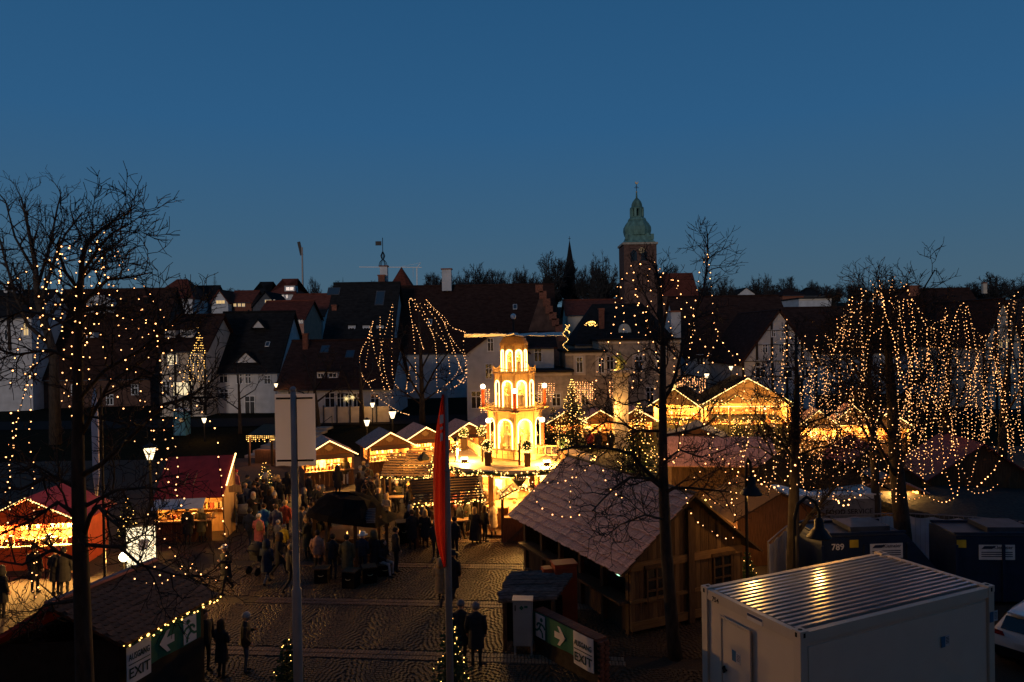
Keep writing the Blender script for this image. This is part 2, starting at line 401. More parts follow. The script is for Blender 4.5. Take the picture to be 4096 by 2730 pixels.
    for px, py, pw, ph in rw:                # roof windows lying in the front slope
        r_ = ray(px, py); k2 = (zr-ze)/H; den = r_.z-k2*r_.y; tt = (ze+zl+k2*(CAM.y-d)-CAM.z)/den; q_ = CAM+r_*tt; w_ = pw*q_.y/FPX; l_ = ph*q_.y/FPX/math.sin(math.atan(k2))
        q = B(); q.box((0, 0, 0), (w_, l_, .1)); o = part('roof_window', q, M_FRAME if pw < 20 else M_DARKW, t); o.location = (q_.x-cx, q_.y-d, q_.z-zl+.06); o.rotation_euler = (math.atan(k2), 0, 0)
        q = B(); q.box((0, 0, .055), (w_*.84, l_*.86, .02)); part('roof_pane', q, M('roof_glass', (.03, .045, .06), .1, .1, spec=.8), o)
    if timber:
        def beam(p, q, wd=.26):
            bb = B(); bb.bar(p, q, wd, .06); part('beam', bb, M_TIMBER, t)
        zz = ze; y = -.025
        lv = [0.55*ze, ze] if gable == 'side' else [ze*.45, ze*.75, ze]
        for z in lv: beam((-W/2, y-.006, z-.12), (W/2, y-.006, z-.12), .22)
        n = max(3, int(W/1.3))
        for i in range(n+1):
            x = -W/2+.1+(W-.2)*i/n; beam((x, y, lv[0]*.1), (x, y, ze-.24), .24)
        for s in (-1, 1):
            beam((s*(W/2-.3), y+.004, lv[0]+.1), (s*(W/2-W/n+.1), y+.004, ze-.3), .15)
        if gable == 'front':
            for f_ in (.3, .58):
                z = ze+(zr-ze)*f_; hw = W/2*(1-f_); beam((-hw, y-.006, z), (hw, y-.006, z), .2)
            for i in range(1, n):
                x = -W/2+W*i/n; top = ze+(zr-ze)*(1-abs(x)/(W/2))-.3
                beam((x, y, ze), (x, y, top), .24)
    return t
LW, PW = 'lit', 'pale'
# --- front row across the street, left to right
house('white house with a lit window at the far left edge, behind bare tree', -150, 125, 1440, 1262, 1165, 86, 9, M_PLASTER, M_SLATE, wins=[(105, 1318, 22, 50, LW), (30, 1340, 22, 40)], dorm=[(15, 60, 1140, 1172, 'box', 2.2, M_PLASTER)])
house('long dark red roofed house with white rounded gable dormer behind the big lit tree', 130, 600, 1640, 1500, 1160, 88, 14, M_TSTONE, M_BROWN,
      wins=[(145, 1505, 30, 24), (300, 1560, 26, 40), (440, 1600, 26, 40), (540, 1560, 26, 40)], dorm=[(345, 455, 1180, 1268, 'round', 5, M_PLASTER), (345, 375, 1330, 1352, 'box', 2, M_PLASTER)], chim=[(590, 1190, 1310, 24, 6, M_SLATE)])
house('cream half-timbered house with brightly lit shop window and hanging light net', 636, 822, 1625, 1395, 1262, 76, 9, M_CREAM, M_BROWN, timber=True,
      wins=[(733, 1556, 80, 56, PW, 3), (690, 1440, 40, 42, PW), (665, 1555, 30, 60), (780, 1440, 34, 44)], dorm=[(660, 700, 1322, 1352, 'box', 1.2, M_PLASTER), (722, 775, 1318, 1352, 'box', 1.2, M_PLASTER)])
house('white plastered house with tall dark roof and balcony gable dormer', 822, 1108, 1648, 1478, 1250, 79, 12, M_PLASTER, M_SLATE,
      wins=[(895, 1512, 34, 40), (958, 1515, 24, 40), (993, 1515, 24, 40), (897, 1577, 34, 36), (1000, 1620, 40, 70), (1070, 1520, 26, 34)],
      dorm=[(938, 1030, 1410, 1452, 'gable', .3, M_PLASTER), (1008, 1058, 1280, 1312, 'gable', 3.4, M_PLASTER), (810, 845, 1318, 1334, 'box', 3, M_PLASTER)], chim=[(985, 1245, 1290, 18, 6, M_SLATE)], rw=[(870, 1360, 16, 18), (1070, 1380, 16, 18)])
house('low white house with long brown roof and paper stars in its windows', 1112, 1560, 1690, 1545, 1362, 73, 12, M_PLASTER, M_BROWN,
      wins=[(1320, 1605, 40, 66), (1362, 1605, 28, 66, 'dark'), (1395, 1605, 28, 66, 'dark'), (1428, 1605, 28, 66), (1500, 1605, 34, 60), (1165, 1590, 26, 60)],
      dorm=[(1268, 1298, 1488, 1516, 'box', 1.0, M_PLASTER), (1310, 1352, 1488, 1516, 'box', 1.0, M_PLASTER)], rw=[(1300, 1400, 34, 28), (1400, 1420, 34, 28)], chim=[(1222, 1340, 1400, 22, 5, M_BRICK)])
house('dark slate roofed house with three white dormer windows in a row', 1292, 1560, 1640, 1395, 1133, 92, 15, M_PLASTER, M_SLATE,
      dorm=[(1393, 1422, 1302, 1342, 'box', 2.2, M_PLASTER), (1451, 1480, 1302, 1342, 'box', 2.2, M_PLASTER), (1506, 1535, 1302, 1342, 'box', 2.2, M_PLASTER)], rw=[(1335, 1168, 50, 30), (1520, 1195, 36, 60)], chim=[(1338, 1225, 1300, 20, 4.5, M_BRICK)])
house('great red-brown roofed hall with white chimneys behind the lit pyramid', 1562, 2225, 1640, 1400, 1142, 96, 17, M_PLASTER, M_BROWN,
      chim=[(1536, 1068, 1150, 32, 8.4, M_PLASTER), (1527, 1105, 1160, 28, 7.2, M_BRICK), (1787, 1080, 1165, 40, 7.6, M_PLASTER)], rw=[(1720, 1290, 16, 20), (2060, 1230, 16, 20)])
house('white gabled house with sash windows right behind the pyramid', 1866, 2110, 1700, 1405, 1318, 68, 10, M_PLASTER, M_BROWN, 'front',
      wins=[(1962, 1380, 24, 52), (1955, 1486, 28, 60), (2090, 1380, 24, 50), (1905, 1600, 40, 70), (2060, 1500, 28, 60)])
house('plain white wing between the pyramid and the stone house', 2108, 2215, 1700, 1385, 1330, 70, 8, M_PLASTER, M_BROWN, wins=[(2152, 1420, 30, 56), (2150, 1530, 28, 50)])
# stepped gable of the great roof
t = thing('stepped_gable', 'stepped brick gable wall at the right end of great roof', 'gable wall', P(2238, 1420, 95))
st = [(2160, 1140), (2175, 1165), (2190, 1195), (2200, 1225), (2215, 1250), (2225, 1275), (2240, 1300), (2252, 1335)]
for i, (px, py) in enumerate(st):
    a = P(px, py, 95); c = P(2252, 1420, 95); b = B(); b.prism([(a.x-.6, 94.8, a.z-1.0), (a.x+.35, 94.8, a.z-1.0), (a.x+.35, 94.8, a.z), (a.x-.6, 94.8, a.z)], (0, .7, 0)); part('step', b, M_BRICK, t, True)
a = P(2140, 1330, 95); c = P(2255, 1420, 95); b = B(); b.prism([(a.x-3, 95, c.z-3), (c.x, 95, c.z-3), (c.x, 95, a.z), (P(2165, 1170, 95).x, 95, P(2165, 1170, 95).z)], (0, .5, 0)); part('wall', b, M_TSTONE, t, True)
# --- sandstone town house group
def flat_house(label, x0, x1, yt, yb, d, dp, wall, wins, rim=M_SLATE):
    a = P(x0, yt, d); c = P(x1, yt, d); cx = (a.x+c.x)/2; W = c.x-a.x; zl = min(P(cx, yb, d).z, hgt(cx, d)-.4)
    t = thing('house', label, 'house', (cx, d, zl)); h = P((x0+x1)/2, yt, d).z-zl
    b = B(); b.box((0, dp/2, h/2), (W, dp, h)); part('wall', b, wall, t)
    b = B(); b.box((0, dp/2-.1, h+.1), (W+.5, dp+.5, .2)); part('roof', b, rim, t)
    b = B(); b.box((0, -.06, h-.2), (W+.1, .12, .18)); part('cornice', b, M_CREAM, t)
    for wv in wins:
        px, py, pw, ph = wv[:4]; q = P(px, py, d); w_ = pw*d/FPX; h_ = ph*d/FPX
        b = B()
        for s in (-1, 1): b.box((q.x-cx+s*(w_/2+.16), -.03, q.z-zl), (.2, .06, h_+.5))
        for s in (-1, 1): b.box((q.x-cx, -.032, q.z-zl+s*(h_/2+.16)), (w_+.5, .064, .2))
        part('window_surround', b, M_CREAM, t)
        window(t, q.x-cx, q.z-zl, -.02, w_, h_, wv[4] if len(wv) > 4 else 'dark')
    return t
flat_house('low sandstone annex with dark flat roof beside the pyramid', 2105, 2285, 1490, 1720, 66, 8, M_SAND, [(2225, 1600, 34, 50), (2150, 1600, 30, 50)])
flat_house('sandstone house with framed window showing a lit tree', 2262, 2420, 1410, 1720, 69, 9, M_SAND, [(2318, 1460, 26, 62), (2405, 1462, 24, 60), (2340, 1590, 30, 60)])
st = flat_house('broad sandstone house behind the statue column', 2395, 2720, 1362, 1720, 72, 10, M_SAND, [(2555, 1455, 30, 60), (2440, 1455, 28, 60), (2640, 1460, 28, 60), (2480, 1580, 30, 60), (2600, 1580, 30, 60)])
house('dark mansard roof with arched dormer and chimney over the sandstone house', 2300, 2700, 1420, 1365, 1215, 78, 11, M_SAND, M_SLATE, dorm=[(2475, 2525, 1295, 1362, 'round', 1.2, M_CREAM)], chim=[(2405, 1240, 1370, 22, 2, M_BRICK), (2700, 1250, 1370, 40, 4, M_PLASTER)], hip=2.5, name='mansard_house')
house('red roofed house with a flat dark chimney below the church', 2270, 2500, 1330, 1255, 1200, 105, 10, M_CREAM, M_RED)
house('big dark red roof over white facade left of the timbered gable', 2740, 3200, 1640, 1415, 1185, 86, 15, M_PLASTER, M_BROWN, wins=[(2850, 1442, 30, 44), (2925, 1442, 30, 44), (2990, 1445, 30, 40), (2860, 1520, 28, 44), (2800, 1440, 26, 40), (2930, 1540, 30, 44, LW)])
house('black and white timbered gable house behind the lit chalet', 2968, 3268, 1680, 1440, 1237, 74, 13, M_PLASTER, M_BROWN, 'front', timber=True,
      wins=[(3093, 1335, 16, 26), (3132, 1335, 16, 26), (3060, 1395, 20, 34), (3125, 1395, 20, 34), (3040, 1490, 38, 44), (3150, 1490, 38, 44), (3220, 1490, 30, 44)])
house('long brown tiled roof running right from the timbered gable', 3200, 3720, 1600, 1400, 1228, 92, 14, M_PLASTER, M_BROWN, wins=[(3460, 1420, 20, 40, PW), (3440, 1330, 30, 20)])
house('dark red roof with white pediment gable between the lit trees', 3640, 4010, 1560, 1370, 1155, 98, 15, M_PLASTER, M_BROWN, dorm=[(3800, 3950, 1230, 1275, 'gable', 1.5, M_PLASTER)], chim=[(3937, 1135, 1175, 16, 7, M_CREAM), (3650, 1148, 1190, 40, 7, M_BRICK)])
house('narrow timbered gable house with warm lit windows at the right edge', 3930, 4090, 1660, 1360, 1190, 70, 11, M_CREAM, M_BROWN, 'front', timber=True, wins=[(4000, 1375, 20, 36, LW), (4030, 1375, 20, 36, LW), (3990, 1480, 24, 30, LW), (4035, 1480, 24, 30, LW)])
house('dark roofed house cut off by the right picture edge', 4085, 4400, 1660, 1390, 1200, 74, 12, M_CREAM, M_BROWN, wins=[(4110, 1450, 24, 44)])
flat_house('white flat roofed block above the brown tiled roofs', 3195, 3325, 1195, 1260, 130, 9, M_PLASTER, [])
# --- houses on the hill
def hill(label, *a, **k): k.setdefault('name', 'hill_house'); return house(label, *a, **k)
hill('far red hip roofed house with white balcony on the hill', 600, 770, 1275, 1190, 1118, 160, 11, M_PLASTER, M_RED, wins=[(650, 1175+45, 12, 18), (625, 1225, 12, 18)], hip=3.5)
hill('far low house with long slate roof and pale windows on the hill', 725, 850, 1230, 1190, 1145, 168, 8, M_DARKW, M_SLATE, dorm=[(758, 770, 1172, 1184, 'box', 1, M_PLASTER), (788, 800, 1172, 1184, 'box', 1, M_PLASTER), (803, 826, 1174, 1184, 'box', 1, M_CREAM)])
hill('far white gable house with a wide lit window on the hill', 846, 912, 1245, 1205, 1158, 150, 10, M_PLASTER, M_RED, 'front', wins=[(882, 1209, 36, 14, LW, 2)])
hill('far brick house with a row of lit windows on the hill', 912, 1005, 1250, 1207, 1165, 152, 9, M_BRICK, M_RED, wins=[(940, 1221, 12, 13, LW), (958, 1221, 12, 13, LW), (974, 1221, 12, 13, LW)])
hill('far white house under dark pyramid roof on the hill', 1000, 1078, 1235, 1180, 1128, 172, 10, M_PLASTER, M_SLATE, hip=4, wins=[(1053, 1165+25, 14, 10)])
hill('far black gable house with one wide lit window on the hill', 1012, 1112, 1250, 1222, 1165, 140, 9, M_DARKW, M_SLATE, 'front', wins=[(1080, 1207, 40, 14, LW, 2)])
hill('far white house with red pyramid roof and dormer on the hill', 1080, 1180, 1225, 1172, 1116, 156, 11, M_PLASTER, M_RED, hip=4.5, dorm=[(1138, 1180, 1143, 1168, 'box', .5, M_PLASTER)], wins=[(1130, 1187, 9, 15), (1148, 1187, 9, 15)])
hill('large red roofed house left of the great slate roof', 1140, 1292, 1330, 1262, 1178, 118, 12, M_PLASTER, M_RED)
hill('red roofed house with salmon wall and white window', 1030, 1215, 1310, 1272, 1205, 108, 10, M_SALMON, M_RED, wins=[(1203, 1287, 18, 14)])
hill('far small house with white gable among trees on the right hill', 2950, 3020, 1190, 1176, 1150, 230, 9, M_PLASTER, M_SLATE, 'front')
hill('far dark house with pyramid roof on the right hill', 3210, 3300, 1200, 1180, 1150, 200, 9, M_DARKW, M_SLATE, hip=3.5)
hill('far house with dark hip roof beside the lit tree on right hill', 3130, 3215, 1210, 1180, 1155, 190, 9, M_BRICK, M_BROWN, hip=2.5)
# red cone roof
a = P(1607, 1140, 130); t = thing('cone_roof_turret', 'pointed red cone roof of a turret behind the great roof', 'turret', (a.x, 130, a.z-4))
b = B(); b.lathe([(1.9, 0), (1.9, 4)], 12); part('wall', b, M_BRICK, t)
b = B(); b.lathe([(2.3, 3.6), (.03, 3.6+80*130/FPX)], 12); part('roof', b, M_RED, t)
# weather vane on the chimney
a = P(1532, 1066, 104.4); t = thing('weather_vane', 'wrought iron crown with weather vane flag on white chimney', 'weather vane', a)
b = B()
for i in range(6):
    an = i*math.pi/3; c_, s_ = math.cos(an), math.sin(an)
    b.tube([(.62*c_, .62*s_, 0), (.45*c_, .45*s_, .6), (.12*c_, .12*s_, .95), (.32*c_, .32*s_, 1.5), (.05*c_, .05*s_, 2.1)], .045, 4)
part('crown', b, M_IRON, t); b = B(); b.tube([(0, 0, 1.8), (0, 0, 4.1)], .05, 4); part('rod', b, M_IRON, t); b = B(); b.box((-.6, 0, 3.3), (.85, .05, .6)); part('flag', b, M_IRON, t)
# ---- church tower
D = 215; a = P(2548, 1245, D); sc_ = D/FPX
t = thing('church_tower', 'brick church tower with green copper onion dome and gilded rooster', 'church tower', (P(2548, 900, D).x, D, hgt(a.x, D)-1))
z = lambda py: P(2548, py, D).z-(hgt(a.x, D)-1)
b = B(); b.box((0, 0, z(985)/2), (128*sc_, 128*sc_, z(985))); part('shaft', b, M_TSTONE, t)
b = B(); b.box((0, 0, z(985)+.2), (138*sc_, 138*sc_, .6)); part('cornice', b, M_SAND, t)
q = B(); q.lathe([(95*sc_, z(983)), (70*sc_, z(965)), (58*sc_, z(945)), (54*sc_, z(938))], 4, ph=math.pi/4); part('skirt_roof', q, M_COPPER, t)
q = B(); q.lathe([(52*sc_, z(945)), (55*sc_, z(935)), (57*sc_, z(925)), (56*sc_, z(912)), (48*sc_, z(898)), (40*sc_, z(888)), (37*sc_, z(886)), (38*sc_, z(884)), (34*sc_, z(876)), (27*sc_, z(872))], 8, ph=math.pi/8); part('onion_dome', q, M_COPPER, t)
q = B(); q.lathe([(28*sc_, z(872)), (28*sc_, z(868))], 8, ph=math.pi/8); part('lantern_floor', q, M_COPPER, t)
for i in range(8):
    an = math.pi/8+i*math.pi/4; q = B(); q.box((23*sc_*math.cos(an), 23*sc_*math.sin(an), (z(868)+z(836))/2), (9*sc_, 9*sc_, z(836)-z(868)), an); part('lantern_column', q, M_COPPER, t)
q = B(); q.lathe([(27*sc_, z(838)), (28*sc_, z(833)), (22*sc_, z(828)), (21*sc_, z(818)), (17*sc_, z(808)), (9*sc_, z(798)), (4*sc_, z(793)), (2.5*sc_, z(772))], 8, ph=math.pi/8); part('lantern_cap', q, M_COPPER, t)
q = B(); q.ball((0, 0, z(769)), 3.6*sc_, 8, 6); part('orb', q, M_GOLD, t)
q = B(); q.box((0, 0, z(752)), (2*sc_, 2*sc_, z(738)-z(766))); q.box((0, 0, z(752)), (17*sc_, 2*sc_, 2*sc_)); q.box((0, 0, z(746)), (9*sc_, 2*sc_, 1.5*sc_)); part('cross', q, M_IRON, t)
q = B(); y0 = z(738)
q.prism([(x*sc_, -.15, y0+h*sc_) for x, h in ((-7, 6), (-5, 9), (-4, 12), (-2, 9), (0, 6), (3, 6), (6, 11), (8, 9), (6, 3), (3, 0), (-2, 0), (-4, 3))], (0, .3, 0)); part('rooster', q, M_GOLD, t)
for i, xx in enumerate((-25, 15)):
    q = B(); w_ = 12*sc_
    q.prism([(xx*sc_-w_, -64*sc_-.05, z(1050)), (xx*sc_+w_, -64*sc_-.05, z(1050)), (xx*sc_+w_, -64*sc_-.05, z(1018)), (xx*sc_+w_*.5, -64*sc_-.05, z(1010)), (xx*sc_, -64*sc_-.05, z(1007)), (xx*sc_-w_*.5, -64*sc_-.05, z(1010)), (xx*sc_-w_, -64*sc_-.05, z(1018))], (0, .3, 0)); part('belfry_opening', q, M_GLASS, t)
q = B(); cxx = 5*sc_; zc = z(1010); n = 24
q.add([(cxx+11*sc_*math.cos(2*math.pi*i/n), -64*sc_-.3, zc+11*sc_*math.sin(2*math.pi*i/n)) for i in range(n)]+[(cxx+8.5*sc_*math.cos(2*math.pi*i/n), -64*sc_-.3, zc+8.5*sc_*math.sin(2*math.pi*i/n)) for i in range(n)], [(i, (i+1) % n, n+(i+1) % n, n+i) for i in range(n)])
for i in range(12):
    an = i*math.pi/6; q.bar((cxx+6*sc_*math.cos(an), -64*sc_-.3, zc+6*sc_*math.sin(an)), (cxx+9*sc_*math.cos(an), -64*sc_-.3, zc+9*sc_*math.sin(an)), .12)
q.bar((cxx, -64*sc_-.33, zc), (cxx-7*sc_, -64*sc_-.33, zc-2*sc_), .16); q.bar((cxx, -64*sc_-.35, zc), (cxx-3*sc_, -64*sc_-.35, zc+4*sc_), .18)
part('clock', q, M_GOLD, t)
for s in (-1, 1):
    q = B(); q.box((s*50*sc_, -50*sc_, z(955)), (12*sc_, 12*sc_, 22*sc_)); part('corner_dormer', q, M_COPPER, t)
house('red brick nave roof of the church right of its tower', 2610, 2790, 1230, 1180, 1095, 222, 14, M_TSTONE, M_RED, name='church_nave', cat='church')
# spire
D = 260; a = P(2282, 1230, D); t = thing('church_spire', 'distant slender dark church spire with cross among trees', 'church', (a.x, D, hgt(a.x, D)-1)); zz = lambda py: P(2282, py, D).z-(hgt(a.x, D)-1)
b = B(); b.box((0, 0, zz(1085)/2), (36*D/FPX, 36*D/FPX, zz(1085))); part('shaft', b, M_DARKW, t)
b = B(); b.lathe([(26*D/FPX, zz(1088)), (16*D/FPX, zz(1060)), (.1, zz(965))], 8); part('spire', b, M_SLATE, t)
b = B(); b.box((0, 0, zz(956)), (.15, .15, 1.8)); b.box((0, 0, zz(955)), (.9, .15, .15)); part('cross', b, M_IRON, t)
# floodlight mast, crane
D = 190; a = P(1212, 1190, D); t = thing('floodlight_mast', 'tall stadium floodlight mast with tilted lamp rack on the hill', 'mast', (a.x, D, hgt(a.x, D)-1))
zz = lambda py: P(1212, py, D).z-(hgt(a.x, D)-1)
b = B(); b.tube([(0, 0, 0), (0, 0, zz(990))], [.3, .2], 6); part('pole', b, M_STEEL, t)
b = B(); b.box((-.5, 0, zz(995)), (.75, .3, 3.6), 0, ry=math.radians(-12)); part('lamp_rack', b, M_IRON, t)
D = 420; a = P(1669, 1180, D); t = thing('tower_crane', 'pale construction crane with long jib far on the horizon', 'crane', (a.x, D, hgt(a.x, D)-1))
zz = lambda py: P(1669, py, D).z-(hgt(a.x, D)-1); k = D/FPX
b = B(); b.box((0, 0, zz(1072)/2), (4*k, 4*k, zz(1072))); part('mast', b, M_WHITE, t)
b = B(); b.box((-105*k, 0, zz(1068)), (250*k, 2.5*k, 3*k), ry=math.radians(1.2)); part('jib', b, M_WHITE, t)
b = B(); b.bar((0, 0, zz(1072)), (16*k, 0, zz(1052)), .3); b.bar((16*k, 0, zz(1052)), (-60*k, 0, zz(1066)), .12); b.tube([(-15*k, 0, zz(1072)), (-15*k, 0, zz(1110))], .12, 4); part('stay', b, M_WHITE, t)
# ================================================================== market
def garland(name, label, pts, r, parent=None, sp=.09, world=True, bulb=.022, cat='garland', emat=None, group=None, dens=1.0):
    """fir garland with small bulbs"""
    if parent is None:
        t = thing(name, label, cat, pts[0], group=group); world = True
    else: t = parent
    rng = RND; b = B()
    for p in resample(pts, .035/dens):
        d = Vector((rng.gauss(0, 1), rng.gauss(0, 1), rng.gauss(0, 1))).normalized()*r*rng.uniform(.7, 1.35)
        e = Vector((rng.gauss(0, 1), rng.gauss(0, 1), rng.gauss(0, 1))).normalized()*.035
        b.add([p-e, p+e, p+d], [(0, 1, 2)])
    b.tube(pts, r*.45, 5); part('sprigs', b, M_NEEDLE, t, world, kind='stuff')
    q = [p+Vector((rng.gauss(0, 1), rng.gauss(0, 1)-.5, rng.gauss(0, 1))).normalized()*r for p in resample(pts, sp)]
    part('bulbs', bulbs_mesh(q, bulb), emat or E_BULB2, t, world, kind='stuff'); return t
# ---------------------------------------------------------------- Christmas pyramid
PC = G(2062, 1828, 3.0); PYR = thing('christmas_pyramid', 'three tier lit wooden Christmas pyramid with candles and paddle wheel', 'Christmas pyramid', PC)
def zP(py): return P(2062, py, PC.y-.6).z-PC.z
def tier(z0, z1, r, wz0, wz1, figs, mrg, ph=math.radians(-90)):
    h = z1-z0
    ang = [ph+i*math.pi/4 for i in range(9)]
    for i in range(8):
        a0 = Vector((r*math.cos(ang[i]), r*math.sin(ang[i]), 0)); a1 = Vector((r*math.cos(ang[i+1]), r*math.sin(ang[i+1]), 0))
        u = (a1-a0); w_ = u.length; u /= w_; nrm = Vector((u.y, -u.x, 0))
        q = lambda x, z, o=0: a0+u*x+nrm*o+Vector((0, 0, z))
        m0, m1 = w_*mrg, w_*(1-mrg); hw = (m1-m0)/2; zc = wz1-hw*.9
        inner = [(m0, wz0), (m0, zc)]+[(w_/2-hw*math.cos(math.pi*k/8), zc+hw*.9*math.sin(math.pi*k/8)) for k in range(1, 8)]+[(m1, zc), (m1, wz0)]
        outer = [(0, z0), (0, z1)]+[(w_*k/8, z1) for k in range(1, 8)]+[(w_, z1), (w_, z0)]
        n = len(inner); b = B(); vs = [q(x, z, .0) for x, z in outer]+[q(x, z, .0) for x, z in inner]
        fs = [(k, k+1, n+k+1, n+k) for k in range(n-1)]+[(0, n, 2*n-1, n-1)]
        b.add(vs, fs); b.add([v-nrm*.05 for v in vs], fs); fp = part('face_panel', b, M_PYR, PYR)
        b = B(); b.tube([q(x, z, .03) for x, z in inner], .020, 5); b.tube([q(x*.88+w_*.06, z-.05 if z > wz0 else z, -.01) for x, z in inner], .014, 5); part('rope_light', b, E_ROPEP, fp)
        b = B(); b.bar(q(0, z0), q(0, z1), .09); part('corner_post', b, M_PYRD, PYR)
        # balustrade on the ledge above
        rr = 1.08; b = B()
        c0 = Vector((a0.x*rr, a0.y*rr, z1)); c1 = Vector((a1.x*rr, a1.y*rr, z1))
        b.bar(c0, c0+Vector((0, 0, .34)), .06)
        for s in (.28, .72):
            p = c0.lerp(c1, s); b.bar(p, p+Vector((0, 0, .2)), .035)
        p, p2 = c0.lerp(c1, .28), c0.lerp(c1, .72); b.bar(p+Vector((0, 0, .2)), p2+Vector((0, 0, .2)), .04); b.bar(c0+Vector((0, 0, .08)), c1+Vector((0, 0, .08)), .04)
        b.bar(c0+Vector((0, 0, .3)), p+Vector((0, 0, .2)), .035); b.bar(c1+Vector((0, 0, .3)), p2+Vector((0, 0, .2)), .035)
        if figs >= 0: part('balustrade', b, M_PYR, PYR)
    b = B(); b.lathe([(r*1.1, z1-.06), (r*1.12, z1), (r*1.1, z1+.04)], 8, ph=ph); part('ledge', b, M_PYRD, PYR)
    b = B(); b.lathe([(r*.97, z0), (r*.97, z0+.06)], 8, ph=ph); part('tier_floor', b, M_PYR, PYR)
    b = B(); b.lathe([(r*.56, z0+.05), (r*.56, z1-.05)], 10); part('spindle', b, M_PYR, PYR)
    b = B(); b.tube([(0, 0, z1-.16), (0, 0, z1-.1)], r*.45, 10); part('tier_lamp', b, E_HOT, PYR)
    n = abs(figs)
    for i in range(n):
        an = ph+math.pi/8+i*2*math.pi/n; s = (wz1-wz0)*.72; x, y = r*.76*math.cos(an), r*.76*math.sin(an); b = B(); c = (x, y, wz0-.02)
        b.lathe([(.16*s, 0), (.15*s, .08*s), (.09*s, .1*s), (.15*s, .14*s), (.12*s, .4*s), (.16*s, .66*s), (.06*s, .78*s), (.03*s, .8*s)], 8, c); b.ball((x, y, wz0+.88*s), .085*s, 8, 6)
        b.bar((x-.2*s, y-.06, wz0+.5*s), (x, y, wz0+.68*s), .05*s); b.bar((x+.2*s, y-.06, wz0+.55*s), (x, y, wz0+.68*s), .05*s)
        if i % 2: b.box((x, y, wz0+1.0*s), (.12*s, .12*s, .14*s))
        part('carved_figure', b, M_FIG, PYR)
    for i in range(4):
        an = ph+math.pi/4*(2*i)+.2; lamp(PC+Vector((r*.74*math.cos(an), r*.74*math.sin(an), wz1-.1)), 60*r, PYR, r=.12)
zt = [0.12, zP(1640), zP(1492), zP(1378)]
b = B(); b.lathe([(1.42, 0), (1.42, .3), (1.36, .34)], 8, ph=math.radians(-90)); part('plinth', b, M_PYR, PYR)
tier(zt[0], zt[1], 1.36, zP(1790), zP(1672), 8, .13)
tier(zt[1]+.02, zt[2], 1.0, zP(1630), zP(1522), 6, .16)
tier(zt[2]+.02, zt[3], .66, zP(1488), zP(1400), -6, .16)
b = B(); b.lathe([(.72, zt[3]), (.74, zt[3]+.05), (.5, zP(1346)), (.12, zP(1344))], 8, ph=math.radians(-90)); part('cap_roof', b, M_PYRD, PYR)
zb = zP(1340); n = 14
pm = None
b = B(); b.lathe([(.3, zb-.06), (.34, zb), (.2, zb+.1)], 14); hub = part('hub', b, M_WHITE, PYR)
q = B(); q.prism([(.25, -.08, -.01), (2.55, -.36, -.01), (2.55, .36, -.01), (.25, .08, -.01)], (0, 0, .025)); pm = q.mesh('paddle', M_CLOTH)
for i in range(n):
    o = inst('paddle', pm, hub, (0, 0, zb)); o.rotation_euler = (Matrix.Rotation(i*2*math.pi/n+.1, 4, 'Z') @ Matrix.Rotation(math.radians(14), 4, 'X')).to_euler()
b = B(); b.tube([(0, 0, zb), (0, 0, zP(1278))], .045, 6); b.box((-.35, 0, zb+.12), (.08, .08, .22)); b.box((.35, 0, zb+.12), (.08, .08, .22)); part('mast', b, M_IRON, PYR)
b = B(); b.ball((0, 0, zP(1265)), .145, 14, 10); part('ball', b, M_WHITE, PYR, smooth=True)
def candle(px, pz0, pz1, ang, rad, zbase):
    x, y = rad*math.cos(ang), rad*math.sin(ang); h = zP(pz1)-zP(pz0)
    t = thing('candle_lamp', px, 'candle', PC+Vector((x, y, zbase)), group='candle lamps on the pyramid')
    b = B(); b.tube([(0, 0, .05), (0, 0, h)], .085, 10); part('candle_stick', b, M_CANDLE, t)
    b = B(); b.ball((0, 0, h+.11), .125, 12, 8); part('globe', b, E_HOT, t, smooth=True)
    b = B(); b.lathe([(.06, -.02), (.2, .0), (.22, .06), (.19, .07)], 10); part('dish', b, M_PYR, t)
    k = Vector((-x, -y, 0)).normalized()*.55; b = B(); b.tube([(0, 0, -.02), k*.45+Vector((0, 0, -.1)), k+Vector((0, 0, -.35))], .03, 5); part('bracket', b, M_PYR, t)
    lamp(PC+Vector((x, y, zbase+h+.11)), 44, t, r=.13)
for nm, an in (('left tall', math.radians(180)), ('right tall', math.radians(0)), ('front', math.radians(-90))):
    rr = {180: 1.63, 0: 1.55, -90: 1.45}[round(math.degrees(an))]
    candle(f'{nm} red candle with glowing globe on the pyramid middle ledge', 1632, 1553, an, rr, zP(1636 if an != math.radians(-90) else 1648))
for nm, an in (('left', math.radians(-148)), ('right', math.radians(-30))):
    candle(f'lower {nm} red candle with glowing globe on the pyramid base', 1790, 1692, an, 1.6, zP(1786))
# ---------------------------------------------------------------- round bar under it
DR = 3.95
BAR = thing('round_bar', 'round timber bar with flat roof deck carrying the pyramid', 'bar', (PC.x, PC.y, 0))
b = B(); b.lathe([(DR-.1, 2.72), (DR, 2.78), (DR, 2.95), (DR-.05, 3.0)], 40); part('roof_deck', b, M_DECK, BAR)
for i in range(12):
    an = i*math.pi/6+.2; b = B(); b.box(((DR-.35)*math.cos(an), (DR-.35)*math.sin(an), 1.36), (.26, .26, 2.72), an); part('post', b, M_WOOD, BAR)
b = B(); b.lathe([(2.9, .02), (2.9, 1.05)], 24); part('counter', b, M_WOOD, BAR)
b = B(); b.lathe([(2.5, 1.07), (3.2, 1.07), (3.2, 1.13), (2.5, 1.13)], 24); part('counter_top', b, M_WOODL, BAR)
b = B(); b.lathe([(1.3, 0.02), (1.3, 2.7)], 16); part('core_wall', b, M_WOODL, BAR)
